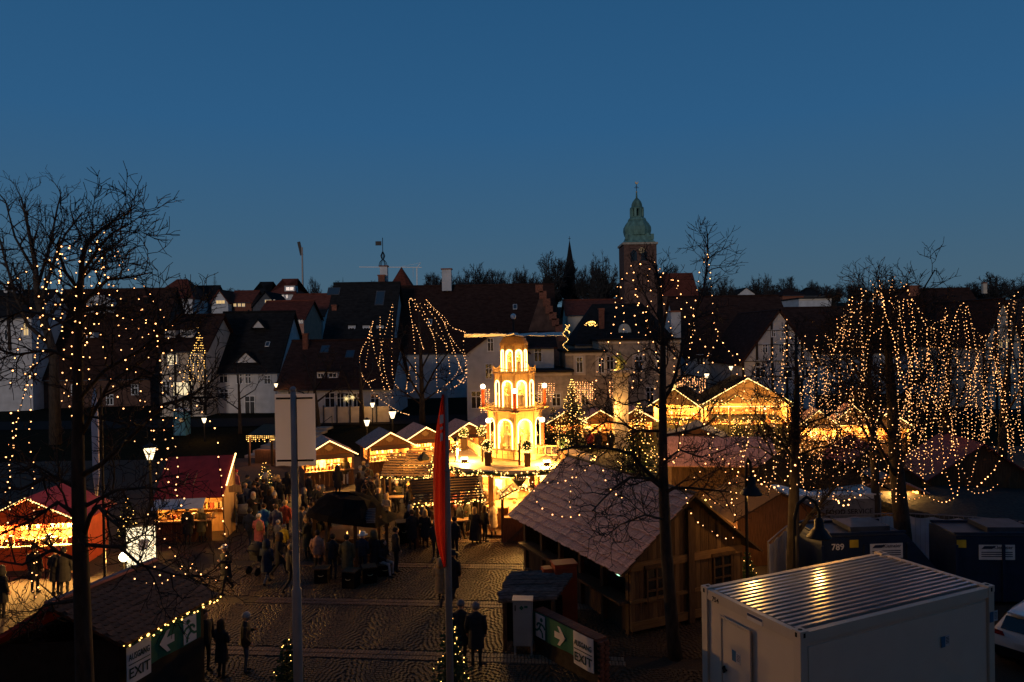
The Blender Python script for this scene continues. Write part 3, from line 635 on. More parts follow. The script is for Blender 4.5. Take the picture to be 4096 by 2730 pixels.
for i in range(14):
    an = i*2*math.pi/14+.1; b = B(); b.box((1.55*math.cos(an), 1.55*math.sin(an), 1.5+.4*(i % 2)), (.3, .55, .5), an); part('shelf_unit', b, M_GOODS[i % 4], BAR)
for i in range(10):
    an = -math.pi*.02-i*math.pi/9*.96; x, y = 2.7*math.cos(an), 2.7*math.sin(an); b = B(); b.tube([(x-.3*math.sin(an), y+.3*math.cos(an), 2.5), (x+.3*math.sin(an), y-.3*math.cos(an), 2.5)], .04, 6); part('tube_lamp', b, E_TUBE, BAR)
    if i % 2 == 0: lamp(PC+Vector((x, y, -.75)), 185, BAR, r=.25)
b = B(); b.lathe([(DR+.45, .02), (DR+.45, .14)], 32); part('step', b, M_WOODD, BAR)
garland('fir_garland', 'long fir garland with bulbs around round bar roof edge', [(PC.x+(DR+.06)*math.cos(a_), PC.y+(DR+.06)*math.sin(a_), 2.84+.05*math.sin(a_*9)) for a_ in np.linspace(-math.pi*1.08, .08, 60)], .16, sp=.055, bulb=.028)
# deck furniture
def topiary(label, px, py):
    p = G(px, py, 3.0); t = thing('topiary', label, 'topiary', p, group='lit box balls on the deck')
    b = B(); b.lathe([(.2, 0), (.24, .62), (.2, .63)], 4, ph=math.pi/4); part('planter', b, M_WOODD, t)
    b = B(); rng = RND
    for _ in range(420):
        d = Vector((rng.gauss(0, 1), rng.gauss(0, 1), rng.gauss(0, 1))).normalized(); c = d*.27*rng.uniform(.75, 1.05)+Vector((0, 0, .95)); e = Vector((rng.gauss(0, 1), rng.gauss(0, 1), rng.gauss(0, 1))).normalized()*.05; f = d.cross(e)
        b.add([c-e, c+f, c+e*.8+d*.03], [(0, 1, 2)])
    b.ball((0, 0, .95), .2, 8, 6); part('foliage', b, M_NEEDLE, t)
    q = []
    for _ in range(70):
        d = Vector((rng.gauss(0, 1), rng.gauss(0, 1), rng.gauss(0, 1))).normalized(); q.append(d*.29+Vector((0, 0, .95)))
    part('bulbs', bulbs_mesh(q, .022), E_BULB2, t, kind='stuff')
topiary('lit box ball in planter at the front left of the deck', 1952, 1862); topiary('lit box ball in planter at the front middle of the deck', 2110, 1866)
topiary('lit box ball in planter at the rear left beside railing', 1925, 1790); topiary('lit box ball in planter on the right of the deck', 2255, 1850)
topiary('lit box ball in planter at the far left corner of deck', 1855, 1800)
def railing(label, a, c):
    a = G(*a, 3.0); c = G(*c, 3.0); t = thing('railing', label, 'railing', a); b = B(); Zv = Vector((0, 0, 1))
    for p in (a, c):
        q = B(); q.bar(p, p+Zv*.95, .11); q.ball(p+Zv*1.0, .07, 6, 4); part('post', q, M_WOODD, t, True)
    for h in (.22, .68): q = B(); q.bar(a+Zv*h, c+Zv*h, .07); part('rail', q, M_WOODL, t, True)
    n = max(3, int((c-a).length/.3))
    for i in range(1, n): p = a.lerp(c, i/n); q = B(); q.bar(p+Zv*.22, p+Zv*.68, .05); part('baluster', q, M_WOODL, t, True)
railing('front wooden railing between the two deck topiaries', (1965, 1852), (2078, 1862)); railing('left wooden railing of the deck rising toward the stalls', (1868, 1800), (1930, 1848)); railing('pale wooden railing on the right of the deck', (2130, 1838), (2232, 1838))
def flood(label, px, py, pw=330):
    p = G(px, py, 3.0); t = thing('deck_floodlight', label, 'floodlight', p, group='floodlights on the deck')
    b = B(); b.box((0, 0, .07), (.3, .2, .14)); part('housing', b, M_WOODD, t); b = B(); b.box((0, .0, .2), (.34, .12, .1)); part('lens', b, E_HOT, t); lamp(p+Vector((0, .1, .42)), pw, t, r=.12)
flood('square floodlight glowing on the left of the deck', 1858, 1850); flood('square floodlight glowing on the right of the deck', 2187, 1862)
p = G(1826, 1848, 3.0); t = thing('wooden_figure', 'small carved soldier figure standing on the deck edge', 'figure', p)
b = B(); b.lathe([(.15, 0), (.15, .06), (.06, .08), (.08, .4), (.1, .5), (.14, .75), (.05, .84), (.08, .92), (.09, 1.0), (.1, 1.05), (.02, 1.12)], 8); part('body', b, M_FIG, t); b = B(); b.bar((-.12, 0, .72), (-.22, -.1, .5), .05); b.bar((.12, 0, .72), (.2, -.15, .6), .05); part('arm', b, M_FIG, t)
b = B(); b.lathe([(.12, 0), (.13, .05), (.09, .2), (.02, .22)], 8, (0, 0, 1.02)); part('hat', b, M_IRON, t)
# ---------------------------------------------------------------- stalls
def rope(parent, pts, world=False, r=.034, sp=.115, emat=None, name='light_rope'):
    b = bulbs_mesh(resample(pts, sp), r*1.25, 0); q = b.v; b.tube(pts, r*.55, 4); return part(name, b, emat or E_ROPE, parent, world, kind='stuff')
def goods(t, w, y, z, rows=2, dens=9, n=.5):
    rng = RND
    for r_ in range(rows):
        b = B(); b.box((0, y, z+r_*n-.03), (w, .26, .04)); part('shelf', b, M_WOODL, t)
        b = B(); k = int(w*dens/1.0*.55)
        for i in range(k):
            x = -w/2+w*(i+.5)/k; h = rng.uniform(.12, .34); m = rng.randrange(5)
            if rng.random() < .5: b.box((x, y-.02, z+r_*n+h/2), (w/k*.75, .18, h), rng.uniform(-.2, .2), m)
            else: b.lathe([(w/k*.3, 0), (w/k*.36, h*.5), (w/k*.15, h), (.01, h+.02)], 6, (x, y-.03, z+r_*n), m)
        part('goods', b, M_GOODS, t, kind='stuff')
def stall(label, loc, rz, w=3.0, dp=2.4, ze=2.15, zr=2.95, wood=None, roofm=None, power=130, awn=True, side=True, plaque=True, lit=True, name='market_stall', group=None, oh=.3, ropes=True):
    wood = wood or M_WOOD; roofm = roofm or M_ROOFP
    t = thing(name, label, 'market stall', loc, rz, group)
    k = (zr-ze)/(w/2)
    n = max(6, int(w/.28))
    for i in range(n):                                    # counter boards
        b = B(); b.box((-w/2+w*(i+.5)/n, .03, .5), (w/n-.012, .05, .98)); part('counter_board', b, wood, t)
    b = B(); b.box((0, -.08, 1.03), (w+.1, .5, .06)); part('counter_top', b, M_WOODL, t)
    for s in (-1, 1):
        b = B(); b.box((s*(w/2), .06, ze/2), (.12, .12, ze)); part('corner_post', b, wood, t)
        b = B()
        if s < 0 and side:
            b.box((s*(w/2-.03), dp/2+.06, .55), (.06, dp-.12, 1.1)); b.box((s*(w/2-.03), dp/2+.06, ze-.1), (.06, dp-.12, .2)); b.box((s*(w/2-.03), dp*.8, 1.55), (.06, dp*.4, .9))
            q = B()
            for i in range(4): q.box((s*(w/2-.03), .2+i*dp*.13, 1.5), (.05, .04, .8))
            for z in (1.3, 1.65): q.box((s*(w/2-.03), dp*.32, z), (.045, dp*.44, .04))
            part('side_window', q, M_WOODD, t)
        else: b.box((s*(w/2-.03), dp/2+.06, ze/2), (.06, dp-.12, ze))
        part('side_wall', b, wood, t)
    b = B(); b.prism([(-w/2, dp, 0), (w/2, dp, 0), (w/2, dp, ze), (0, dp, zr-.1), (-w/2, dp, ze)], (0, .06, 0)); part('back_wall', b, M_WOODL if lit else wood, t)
    b = B(); b.prism([(-w/2, -.03, ze-.12), (w/2, -.03, ze-.12), (w/2, -.03, ze), (0, -.03, zr-.12), (-w/2, -.03, ze)], (0, .06, 0)); part('gable_board', b, wood, t)
    for s in (-1, 1):
        b = B(); b.slab((s*(w/2+oh), -.35, ze-k*oh), (s*(w/2+oh), dp+.25, ze-k*oh), (0, dp+.25, zr), (0, -.35, zr), .06); part('roof_panel', b, roofm, t)
        if ropes: rope(t, [(0, -.40, zr-.04), (s*(w/2+oh), -.40, ze-k*oh-.04)])
    if awn:
        b = B(); b.slab((-w/2, -.06, ze-.1), (w/2, -.06, ze-.1), (w/2, -.75, ze-.28), (-w/2, -.75, ze-.28), .04); part('awning_flap', b, wood, t)
    if plaque:
        b = B(); zc = ze+(zr-ze)*.36; b.prism([(.24*math.cos(a_)*(1+.12*math.cos(4*a_)), -.06, zc+.17*math.sin(a_)*(1+.12*math.cos(4*a_))) for a_ in np.linspace(0, 2*math.pi, 17)[:-1]], (0, -.03, 0)); part('plaque', b, M_WOODL, t)
    goods(t, w-.3, dp-.2, 1.15, 2); goods(t, w-.2, .12, 1.08, 1)
    if lit:
        b = B(); b.tube([(-w*.36, .5, ze-.06), (w*.36, .5, ze-.06)], .035, 6); part('tube_lamp', b, E_TUBE, t)
        for s in (-1, 1): lamp((s*w*.25, .55, ze-.3), power*1.8, t, r=.25, world=False)
    return t
def at(px, py, z=0): v = G(px, py, z); return (v.x, v.y, 0)
RZ = math.radians(24)
stall('carved wood stall with lit gable, first left behind the blank banner', at(1318, 1948), RZ, 2.9, 2.4)
stall('lit wooden stall with window side, second from the blank banner', at(1560, 1902), RZ, 2.8, 2.6, side=True)
stall('lit wooden stall sharing a roof valley, third from the blank banner', at(1702, 1872), RZ, 2.8, 2.6)
stall('lit wooden stall left of the deck, half behind the red flag', at(1872, 1848), RZ, 2.8, 2.4)
stall('red roofed stall half hidden behind the left side of pyramid', at(1990, 1815), RZ, 3.0, 2.6, power=60)
stall('small lit stall with round plaque right of the tall fir', at(2400, 1780), math.radians(4), 2.8, 2.2, power=110)
stall('small lit stall half hidden behind the tall lit fir', at(2265, 1785), math.radians(4), 2.8, 2.2, power=90)
stall('lit stall with one light edge beside the stone column', at(2545, 1772), math.radians(-2), 2.8, 2.2, power=80)
stall('lit gabled stall between bare trees, left of the bright yard', at(3275, 1815), math.radians(-12), 2.6, 2.2, 2.3, 3.3, power=150, wood=M_WOODL)
stall('steep lit gable stall right of the bright yard', at(3412, 1800), math.radians(-14), 2.5, 2.2, 2.3, 3.5, power=120, wood=M_WOODL)
stall('orange lit gable stall behind the thick bare trunk', at(3560, 1815), math.radians(-20), 2.6, 2.2, 2.3, 3.2, power=90, wood=M_WOODL)
stall('bright white lit stall seen between two bare trunks at the fence', at(3545, 2145), math.radians(-6), 2.9, 2.2, 2.15, 2.8, power=230, ropes=False, awn=False, plaque=False, wood=M_WOODL)
# big chalet
CH = G(2990, 1742); CH = (CH.x, CH.y, 0)
t = stall('large open lit chalet with garlanded gable and name board', CH, math.radians(-4), 7.6, 5, 3.0, 5.15, wood=M_WOODL, roofm=M_SLATE, power=420, awn=False, plaque=False, side=False, name='chalet', oh=.4)
rope(t, [(-3.7, -.42, 2.62), (3.9, -.42, 2.62)]); b = B(); b.box((-.15, -.1, 4.0), (1.2, .06, .38)); part('name_board', b, M_WOODL, t)
garland(None, None, [(-3.2, -.3, 3.1), (-2, -.3, 2.9), (-.9, -.3, 3.6), (0, -.3, 3.0), (1, -.3, 3.6), (2.1, -.3, 2.9), (3.2, -.3, 3.2)], .12, t, world=False, sp=.12, bulb=.03)
for x in (-3.3, -1.6, 1.7, 3.4): b = B(); b.box((x, -.3, 1.3), (.18, .18, 2.6)); part('porch_post', b, M_WOODL, t)
t = stall('pale boarded stall with gold star and garland behind the black trunk', at(2705, 1745), math.radians(-30), 4.2, 3, 2.9, 4.3, wood=M_WOODL, roofm=M_SLATE, power=240, awn=False, plaque=False, side=False)
b = B()
pts = [(.42*math.cos(math.pi/2+i*math.pi/5)*(1 if i % 2 == 0 else .42), -.5, 4.45+.42*math.sin(math.pi/2+i*math.pi/5)*(1 if i % 2 == 0 else .42)) for i in range(10)]
b.prism(pts, (0, -.08, 0)); part('star', b, EM('star_glow', (1, .7, .2), 1.2), t)
garland(None, None, [(-2, -.45, 2.75), (-.7, -.45, 2.5), (.7, -.45, 2.55), (2, -.45, 2.75)], .12, t, world=False, sp=.12, bulb=.03)
# left side: red stalls
t = stall('bright red gabled stall with green and gold light edge at far left', at(128, 2282), math.radians(6), 3.7, 2.6, 2.15, 3.05, wood=M_REDW, roofm=M_REDR, power=560, awn=False, plaque=False, side=False)
garland(None, None, [(-2.1, -.42, 1.95), (0, -.42, 3.0), (2.1, -.42, 1.95)], .07, t, world=False, sp=.5, bulb=.02)
b = B(); b.box((0, -.1, 2.05), (3.5, .05, .3)); part('fascia', b, M_REDW, t)
A0 = G(765, 2168); RRS = thing('red_roof_stall', 'stall with one big sloping red roof and white awning', 'market stall', (A0.x, A0.y, 0), math.radians(7))
w_ = 3.05
b = B(); b.slab((-w_/2, -.35, 2.1), (w_/2, -.35, 2.1), (w_/2+.02, 1.9, 3.65), (-w_/2-.05, 1.9, 3.65), .07); rf = part('roof_panel', b, M_REDR, RRS)
for x in (-.35, .05): b = B(); b.bar((x, .9, 3.0), (x, .25, 2.55), .03); part('roof_batten', b, M_WOODL, rf)
rope(RRS, [(w_/2+.04, 1.9, 3.7), (w_/2+.04, .15, 2.5)], r=.036)
b = B(); b.slab((-w_/2+.1, -.35, 2.08), (w_/2-.75, -.35, 2.08), (w_/2-.75, -.85, 1.72), (-w_/2+.1, -.85, 1.72), .03); part('awning', b, M_CLOTH, RRS)
for i in range(11): b = B(); b.box((-w_/2+(w_-.6)*(i+.5)/11, 0, .5), ((w_-.6)/11-.012, .05, 1.0)); part('counter_board', b, M_WOOD, RRS)
b = B(); b.box((-.3, -.1, 1.03), (w_-.5, .5, .06)); part('counter_top', b, M_WOODL, RRS)
b = B(); b.prism([(w_/2-.1, 0, 0), (w_/2-.1, 1.9, 0), (w_/2-.1, 1.9, 3.5), (w_/2-.1, 0, 2.2)], (.06, 0, 0)); b.prism([(-w_/2+.04, 0, 0), (-w_/2+.04, 1.9, 0), (-w_/2+.04, 1.9, 3.5), (-w_/2+.04, 0, 2.2)], (.06, 0, 0)); part('side_wall', b, M_WOODL, RRS)
b = B(); b.box((0, 1.8, 1.6), (w_, .06, 3.2)); part('back_wall', b, M_WOODL, RRS)
goods(RRS, w_-.9, 1.5, 1.2, 2); goods(RRS, w_-.9, .1, 1.08, 1)
lamp((-.4, .5, 1.85), 75, RRS, r=.2, world=False); b = B(); b.tube([(-1, .5, 1.98), (.4, .5, 1.98)], .03, 6); part('tube_lamp', b, E_TUBE, RRS)
lamp((-1.3, .5, 3.9), 0, RRS, world=False)
b = B(); b.prism([(.05, 0, 0), (.62, 0, 0), (.62, 0, .28), (.34, 0, .36), (.05, 0, .28)], (0, .03, 0)); o = part('hanging_sign', b, M_WOODL, RRS); o.location = (w_/2+.05, .3, 2.15)
p = G(640, 1985, 2.0)
lamp((p.x-.6, p.y-.2, 2.5), 8, RRS, r=.1)
# brown lean-to with icicle lights beside it
a = G(985, 1920, 0); t = thing('lean_to_stall', 'low open stall with dark plank roof and hanging icicle lights', 'market stall', (a.x, a.y+6, 0), math.radians(-10))
b = B(); b.slab((-1.7, -1, 2.25), (1.9, -1, 2.25), (1.9, 1.4, 2.75), (-1.7, 1.4, 2.75), .08); part('roof_panel', b, M_WOODD, t)
for x in (-1.6, .2, 1.8): b = B(); b.box((x, -.9, 1.1), (.14, .14, 2.2)); part('post', b, M_WOODD, t)
b = B(); b.box((0, .2, .5), (3.3, .5, 1.0)); part('counter', b, M_WOODD, t)
q = []
for i in range(26):
    x = -1.7+3.6*i/25
    for k in range(RND.choice((2, 3, 4, 2))): q.append((x, -1.08, 2.2-.13*k))
part('icicle_lights', bulbs_mesh(q, .028), E_BULB2, t, kind='stuff'); lamp((-.8, -.4, 1.9), 25, t, col=(1, .4, .2), world=False)
# bottom-left hut with scale roof and exit banner
RL, RR_, EL, ER = G(187, 2423, 3.3), G(705, 2275, 3.3), G(495, 2582, 2.3), G(880, 2378, 2.3)
RR_ = RL+(ER-EL)
HL = thing('scale_roof_hut', 'dark hut with fish scale roof at lower left, exit banner on it', 'hut', ((EL.x+RL.x)/2, (EL.y+RL.y)/2, 0))
b = B(); b.slab(EL, ER, RR_, RL, .08); rf = part('roof_slope', b, M('brown_felt', (.07, .035, .022), .85, .4, 6), HL, True)
ML, MR = RL+(RL-EL)*1.0, RR_+(RR_-ER)*1.0; ML.z = MR.z = 2.3
b = B(); b.slab(ML, MR, RR_, RL, .08); part('roof_slope', b, M_REDR, HL, True)
b = B(); b.bar(RL+Vector((0, 0, .05)), RR_+Vector((0, 0, .05)), .16, .07); part('ridge_board', b, M('ridge_red', (.45, .16, .12), .7), HL, True)
nr = (ER-EL).cross(RL-EL).normalized(); nr = nr if nr.z > 0 else -nr
rows, colsn = 11, 17; sd = RL-EL; ed = ER-EL; M_SCALE = M('scale_shingle', (.15, .075, .045), .75, .5, 7, bump=.3)
sw = ed.length/colsn; q = B(); sl = sd.length/rows
q.prism([(-sw*.49, sl*1.15, 0), (sw*.49, sl*1.15, 0)]+[(sw*.49*math.cos(a_), sl*.15-sl*.35*math.sin(a_), .012) for a_ in np.linspace(0, math.pi, 7)], (0, 0, .012)); sm = q.mesh('scale_shingle', M_SCALE)
ux = ed.normalized(); uz = nr; uy = uz.cross(ux)
Rm = Matrix((ux, uy, uz)).transposed()
for r_ in range(rows):
    for c_ in range(colsn):
        p = EL+sd*((r_+.1)/rows)+ed*((c_+(.5 if r_ % 2 == 0 else .0)+.25)/(colsn+.5))+nr*(.004+.002*(c_ % 2))
        o = inst('scale_shingle', sm, rf, (0, 0, 0)); o.rotation_euler = (Rm @ Matrix.Rotation(math.radians(-3), 3, 'X')).to_euler(); o.location = p
ins = .25
def lerp2(u_, v_): return EL.lerp(ER, u_)+(RL-EL)*v_
f0, f1, k0, k1 = lerp2(.07, .2), lerp2(.93, .2), Vector((2*RL.x-EL.x, 2*RL.y-EL.y, 0)).lerp(Vector((2*RR_.x-ER.x, 2*RR_.y-ER.y, 0)), .07), Vector((2*RL.x-EL.x, 2*RL.y-EL.y, 0)).lerp(Vector((2*RR_.x-ER.x, 2*RR_.y-ER.y, 0)), .93)
b = B()
for p_, q_ in ((f0, f1), (k0, k1), (f0, k0), (f1, k1)): b.prism([(p_.x, p_.y, 0), (q_.x, q_.y, 0), (q_.x, q_.y, 2.35), (p_.x, p_.y, 2.35)], Vector((q_.y-p_.y, p_.x-q_.x, 0)).normalized()*.05)
part('wall', b, M('tarred_boards', (.022, .018, .015), .8, .3), HL, True)
garland('eave_garland', 'thin fir garland with sparse bulbs on scale roof eave', [EL.lerp(ER, i/12)+Vector((.02, 0, -.06-.03*(i % 2))) for i in range(13)], .05, sp=.13, bulb=.022)
# flat print helpers
def text_mesh(txt, size, mat, name='lettering'):
    cu = bpy.data.curves.new(name, 'FONT'); cu.body = txt; cu.size = size; cu.extrude = .003; cu.align_x = 'CENTER'; cu.align_y = 'CENTER'; cu.resolution_u = 2; cu.offset = size*.012
    o = bpy.data.objects.new(name, cu); COL.objects.link(o); dg = bpy.context.evaluated_depsgraph_get(); dg.update()
    me = bpy.data.meshes.new_from_object(o.evaluated_get(dg)); bpy.data.objects.remove(o); bpy.data.curves.remove(cu)
    me.materials.clear(); me.materials.append(mat); me.name = name; return me
def frame_of(o, u, v):              # matrix with x along u, y along v, z out of the sheet
    u = u.normalized(); n = u.cross(v).normalized(); v2 = n.cross(u)
    return Matrix.Translation(o) @ Matrix((u, v2, n)).transposed().to_4x4()
M_BGREEN = M('banner_green', (.012, .10, .065), .6, .15); M_BWHITE = M('banner_white', (.55, .52, .50), .6, .12, 3)
M_INK = M('banner_ink', (.015, .04, .035), .6, .1)
def banner(label, o, u, v, W, Hh, flip):
    """exit banner; local x along the sheet, y up; text panel at one end, arrow and running figure on green"""
    t = thing('exit_banner', label, 'banner', o); Mx = BASE[t.name].inverted() @ frame_of(o, u, v)
    def put(nm, b, m, par=None):
        me = b.mesh(nm, m) if isinstance(b, B) else b
        ob = bpy.data.objects.new(nm, me); COL.objects.link(ob); ob.parent = par or t; ob.matrix_parent_inverse = Matrix.Identity(4)
        ob.matrix_basis = Mx if par is None else Matrix.Identity(4); return ob
    S = (lambda x: W-x) if flip else (lambda x: x)
    def sheet(x0, x1, y0, y1, z, n=14, amp=.012):
        b = B(); vs = []
        for i in range(n+1):
            x = x0+(x1-x0)*i/n; zz = z+amp*math.sin(x*5.1)+amp*.6*math.sin(x*11)
            vs += [(S(x), y0-.015*math.sin(x*4), zz), (S(x), y1-.01*math.sin(x*3), zz+amp)]
        b.add(vs, [(2*i, 2*i+1, 2*i+3, 2*i+2) for i in range(n)]); b.add([(x, y, z_-.012) for x, y, z_ in vs], [(2*i, 2*i+2, 2*i+3, 2*i+1) for i in range(n)]); return b
    tw = W*.30
    put('green_sheet', sheet(tw, W, 0, Hh, 0), M_BGREEN); wp = put('text_panel', sheet(0, tw, -.25*Hh, Hh, .004), M_BWHITE)
    def poly(pts, z, m, nm, th=.008): b = B(); b.prism([(S(x), y, z) for x, y in (pts if not flip else pts[::-1])], (0, 0, th)); return put(nm, b, m)
    ax = W*.50; ay = Hh*.5; h = Hh
    # arrow towards the text end
    k = lambda dx, dy: (ax+dx*h, ay+dy*h)
    poly([k(-.30, 0), k(.02, .36), k(.16, .36), k(0, .12), k(.34, .12), k(.34, -.12), k(0, -.12), k(.16, -.36), k(.02, -.36)], .022, M_BWHITE, 'arrow')
    dx = W*.83; k = lambda a_, c_: (dx+a_*h, ay+c_*h)
    poly([k(-.30, -.46), k(.30, -.46), k(.30, .46), k(-.30, .46)], .020, M_BWHITE, 'doorway')
    b = B()
    for pts in ([k(-.04, .12), k(.05, -.08)], [k(.05, -.08), k(-.12, -.2), k(-.16, -.42)], [k(.05, -.08), k(.2, -.2), k(.36, -.2)], [k(-.04, .12), k(-.22, .06), k(-.3, -.06)], [k(-.02, .12), k(.14, .1), k(.22, -.02)]):
        for p_, q_ in zip(pts, pts[1:]): b.bar((S(p_[0]), p_[1], .032), (S(q_[0]), q_[1], .032), .085*h, .085*h if False else .006)
    put('running_figure', b, M_BGREEN)
    hd = k(-.09, .28); b = B(); b.prism([(S(hd[0])+.085*h*math.cos(a_), hd[1]+.085*h*math.sin(a_), .028) for a_ in np.linspace(0, 2*math.pi, 13)[:-1]], (0, 0, .008)); put('figure_head', b, M_BGREEN)
    for txt, yy, sz in (('AUSGANG', .58, .30), ('EXIT', .06, .46)):
        me = text_mesh(txt, Hh*sz*.98, M_INK); ob = put('lettering', me, M_INK); ww = max(v_.co.x for v_ in me.vertices)-min(v_.co.x for v_ in me.vertices)
        ob.matrix_basis = Mx @ Matrix.Translation((S(tw/2), Hh*yy, .03)) @ Matrix.Diagonal((min(1.25, tw*.86/ww), 1, 1, 1))
    b = B(); b.bar((S(tw*.06), Hh*.36, .03), (S(tw*.94), Hh*.36, .03), .03*Hh, .006); put('rule_line', b, M_INK)
    return t
bo, be = G(497, 2585, 2.2), G(795, 2435, 2.2); nv = Vector(((be-bo).y, -(be-bo).x, 0)).normalized()*.05
banner('green and white exit banner with arrow on the scale roof hut', bo+nv+Vector((0, 0, -.74)), be-bo, Vector((0, 0, 1)), (be-bo).length, .74, False)
# light box and flood lamp on the left
p = G(566, 2262, .35); t = thing('light_box', 'blazing white illuminated poster box beside the red stalls', 'light box', (p.x, p.y, 0), math.radians(18))
b = B(); b.box((0, .06, 1.1), (1.1, .1, 1.6)); part('frame', b, M_IRON, t); b = B(); b.box((0, 0, 1.1), (1.04, .02, 1.54)); part('poster', b, E_BOX, t)
b = B(); b.prism([(-.05, -.012, .95), (.22, -.012, 1.0), (.3, -.012, 1.35), (0, -.012, 1.4), (-.12, -.012, 1.2)], (0, -.004, 0)); part('poster_print', b, M('poster_blue', (.3, .35, .7), .6), t)
for s in (-1, 1): b = B(); b.box((s*.45, .06, .17), (.06, .3, .34)); part('leg', b, M_IRON, t)
p = G(497, 2228, 1.6); t = thing('flood_lamp', 'dazzling round flood lamp on a stand by the light box', 'flood lamp', (p.x, p.y, 0))
b = B(); b.tube([(0, 0, 0), (0, 0, 1.5)], .03, 6); part('stand', b, M_IRON, t); b = B(); b.ball((0, 0, 1.6), .17, 12, 8); part('lamp_globe', b, EM('flood_glow', (1, .8, .45), 14), t, smooth=True); lamp((p.x, p.y-.3, 1.75), 150, t, r=.15)
# ---------------------------------------------------------------- slat canopies and the black hut
def slat_canopy(label, px, py, z, w, dp, rz, tilt, nsl, ht=None, mat=None, gl=True, gable=False):
    p = G(px, py, z); t = thing('slat_canopy', label, 'canopy', (p.x, p.y, 0), rz)
    sides = (-1, 1) if gable else (1,)
    for s in sides:
        for i in range(nsl):
            f = (i+.5)/nsl; y = f*dp if not gable else s*f*dp/2; zz = z+tilt*(f if not gable else (1-f))
            b = B(); b.box((0, y, zz), (w, dp/nsl*(.58 if not gable else .36), .04), rx=math.atan2(tilt, dp) if not gable else -s*math.atan2(tilt, dp/2)); part('slat', b, mat or M_WOODL, t)
    for x in (-w/2+.15, w/2-.15):
        for y in ((.1, dp-.1) if not gable else (-dp/2+.1, dp/2-.1)):
            b = B(); b.box((x, y, z/2), (.11, .11, z)); part('post', b, M_WOODD, t)
    b = B(); y0 = 0 if not gable else -dp/2
    b.box((0, y0+.35, 1.05), (w*.85, .5, .06)); part('table_top', b, M_WOODL, t)
    if gl:
        garland(None, None, [(-w/2, y0-.05, z-.05), (0, y0-.05, z-.1), (w/2, y0-.05, z-.05)], .09, t, world=False, sp=.07, bulb=.026)
        garland(None, None, [(w/2+.04, y0, z-.04), (w/2+.04, y0+dp, z+(tilt if not gable else 0))], .09, t, world=False, sp=.09, bulb=.026)
    return t
t = slat_canopy('slatted canopy with bulb garland below the second stall', 1618, 1905, 2.2, 2.5, 1.5, math.radians(-4), .95, 9); lamp((0, .5, 1.9), 22, t, world=False)
for i, (x, y) in enumerate(((-.1, .6), (.35, 1.0))): b = B(); b.bar((x-.4, y-.2, 2.6), (x+.3, y+.3, 2.95), .03); part('tool', b, M_IRON, t)
b = B(); b.lathe([(.3, 0), (.32, .1), (.15, .3), (.03, .42)], 8, (.8, 1.0, 2.85)); part('sack', b, M_IRON, t)
t = slat_canopy('slatted canopy with tools behind the first canopy', 1695, 1858, 2.3, 2.2, 1.2, math.radians(-6), .6, 5, gl=True)
t = slat_canopy('slatted gable canopy with garlands right beside the red flag', 1780, 1985, 2.0, 3.1, 2.2, math.radians(14), .85, 9, mat=M_WOODD, gable=True); lamp((.2, -.4, 1.9), 22, t, world=False)
# small tool-roof stall right of it
p = G(2085, 1990, 2.0); t = thing('tool_roof_stand', 'small lit gabled stand with pails and rakes on roof', 'stand', (p.x, p.y, 0), math.radians(8))
for s in (-1, 1):
    for i in range(6):
        f = (i+.5)/6; b = B(); b.box((s*f*.95, .6, 2.45-.42*f), (.15, 1.5, .03), ry=s*.42); part('roof_board', b, M_DECK, t)
    garland(None, None, [(0, -.2, 2.5), (s*1.02, -.2, 2.02)], .08, t, world=False, sp=.06, bulb=.026)
b = B(); b.lathe([(.1, 0), (.34, .28), (.36, .3)], 10, (-.05, .2, 2.48)); part('pail', b, M_IRON, t)
b = B()
for i in range(5): b.bar((-.25+.1*i, .2, 2.7), (-.2+.12*i, .25, 2.95), .05)
part('pail_contents', b, M_WOODD, t)
b = B()
for i in range(4): b.tube([(.35+.09*i, .2, 2.42-.03*i), (.42+.09*i, .55, 2.52-.03*i), (.5+.09*i, .2, 2.38-.03*i)], .018, 4)
part('hoops', b, M_IRON, t); b = B(); b.bar((-.85, .1, 2.2), (-.3, .7, 2.5), .03); part('rake', b, M_IRON, t)
for x in (-.85, .85): b = B(); b.box((x, .1, 1.0), (.12, .12, 2.0)); part('post', b, M_WOODD, t)
b = B(); b.box((0, .2, .55), (1.7, .4, 1.1)); part('counter', b, M_WOOD, t)
b = B(); b.box((.45, -.24, 1.55), (.62, .03, .62)); sb = part('sign_board', b, M_WOODL, t); b = B(); b.lathe([(.06, 0), (.06, .14)], 8, (.52, -.27, 1.3)); b.tube([(.58, -.27, 1.33), (.63, -.27, 1.37), (.58, -.27, 1.41)], .012, 4); part('mug_print', b, M_IRON, sb)
b = B()
for i in range(3): b.box((.45, -.262, 1.76-.07*i), (.4, .004, .02))
part('sign_print', b, M_WOODD, sb)
lamp((0, .6, 1.8), 40, t, world=False)
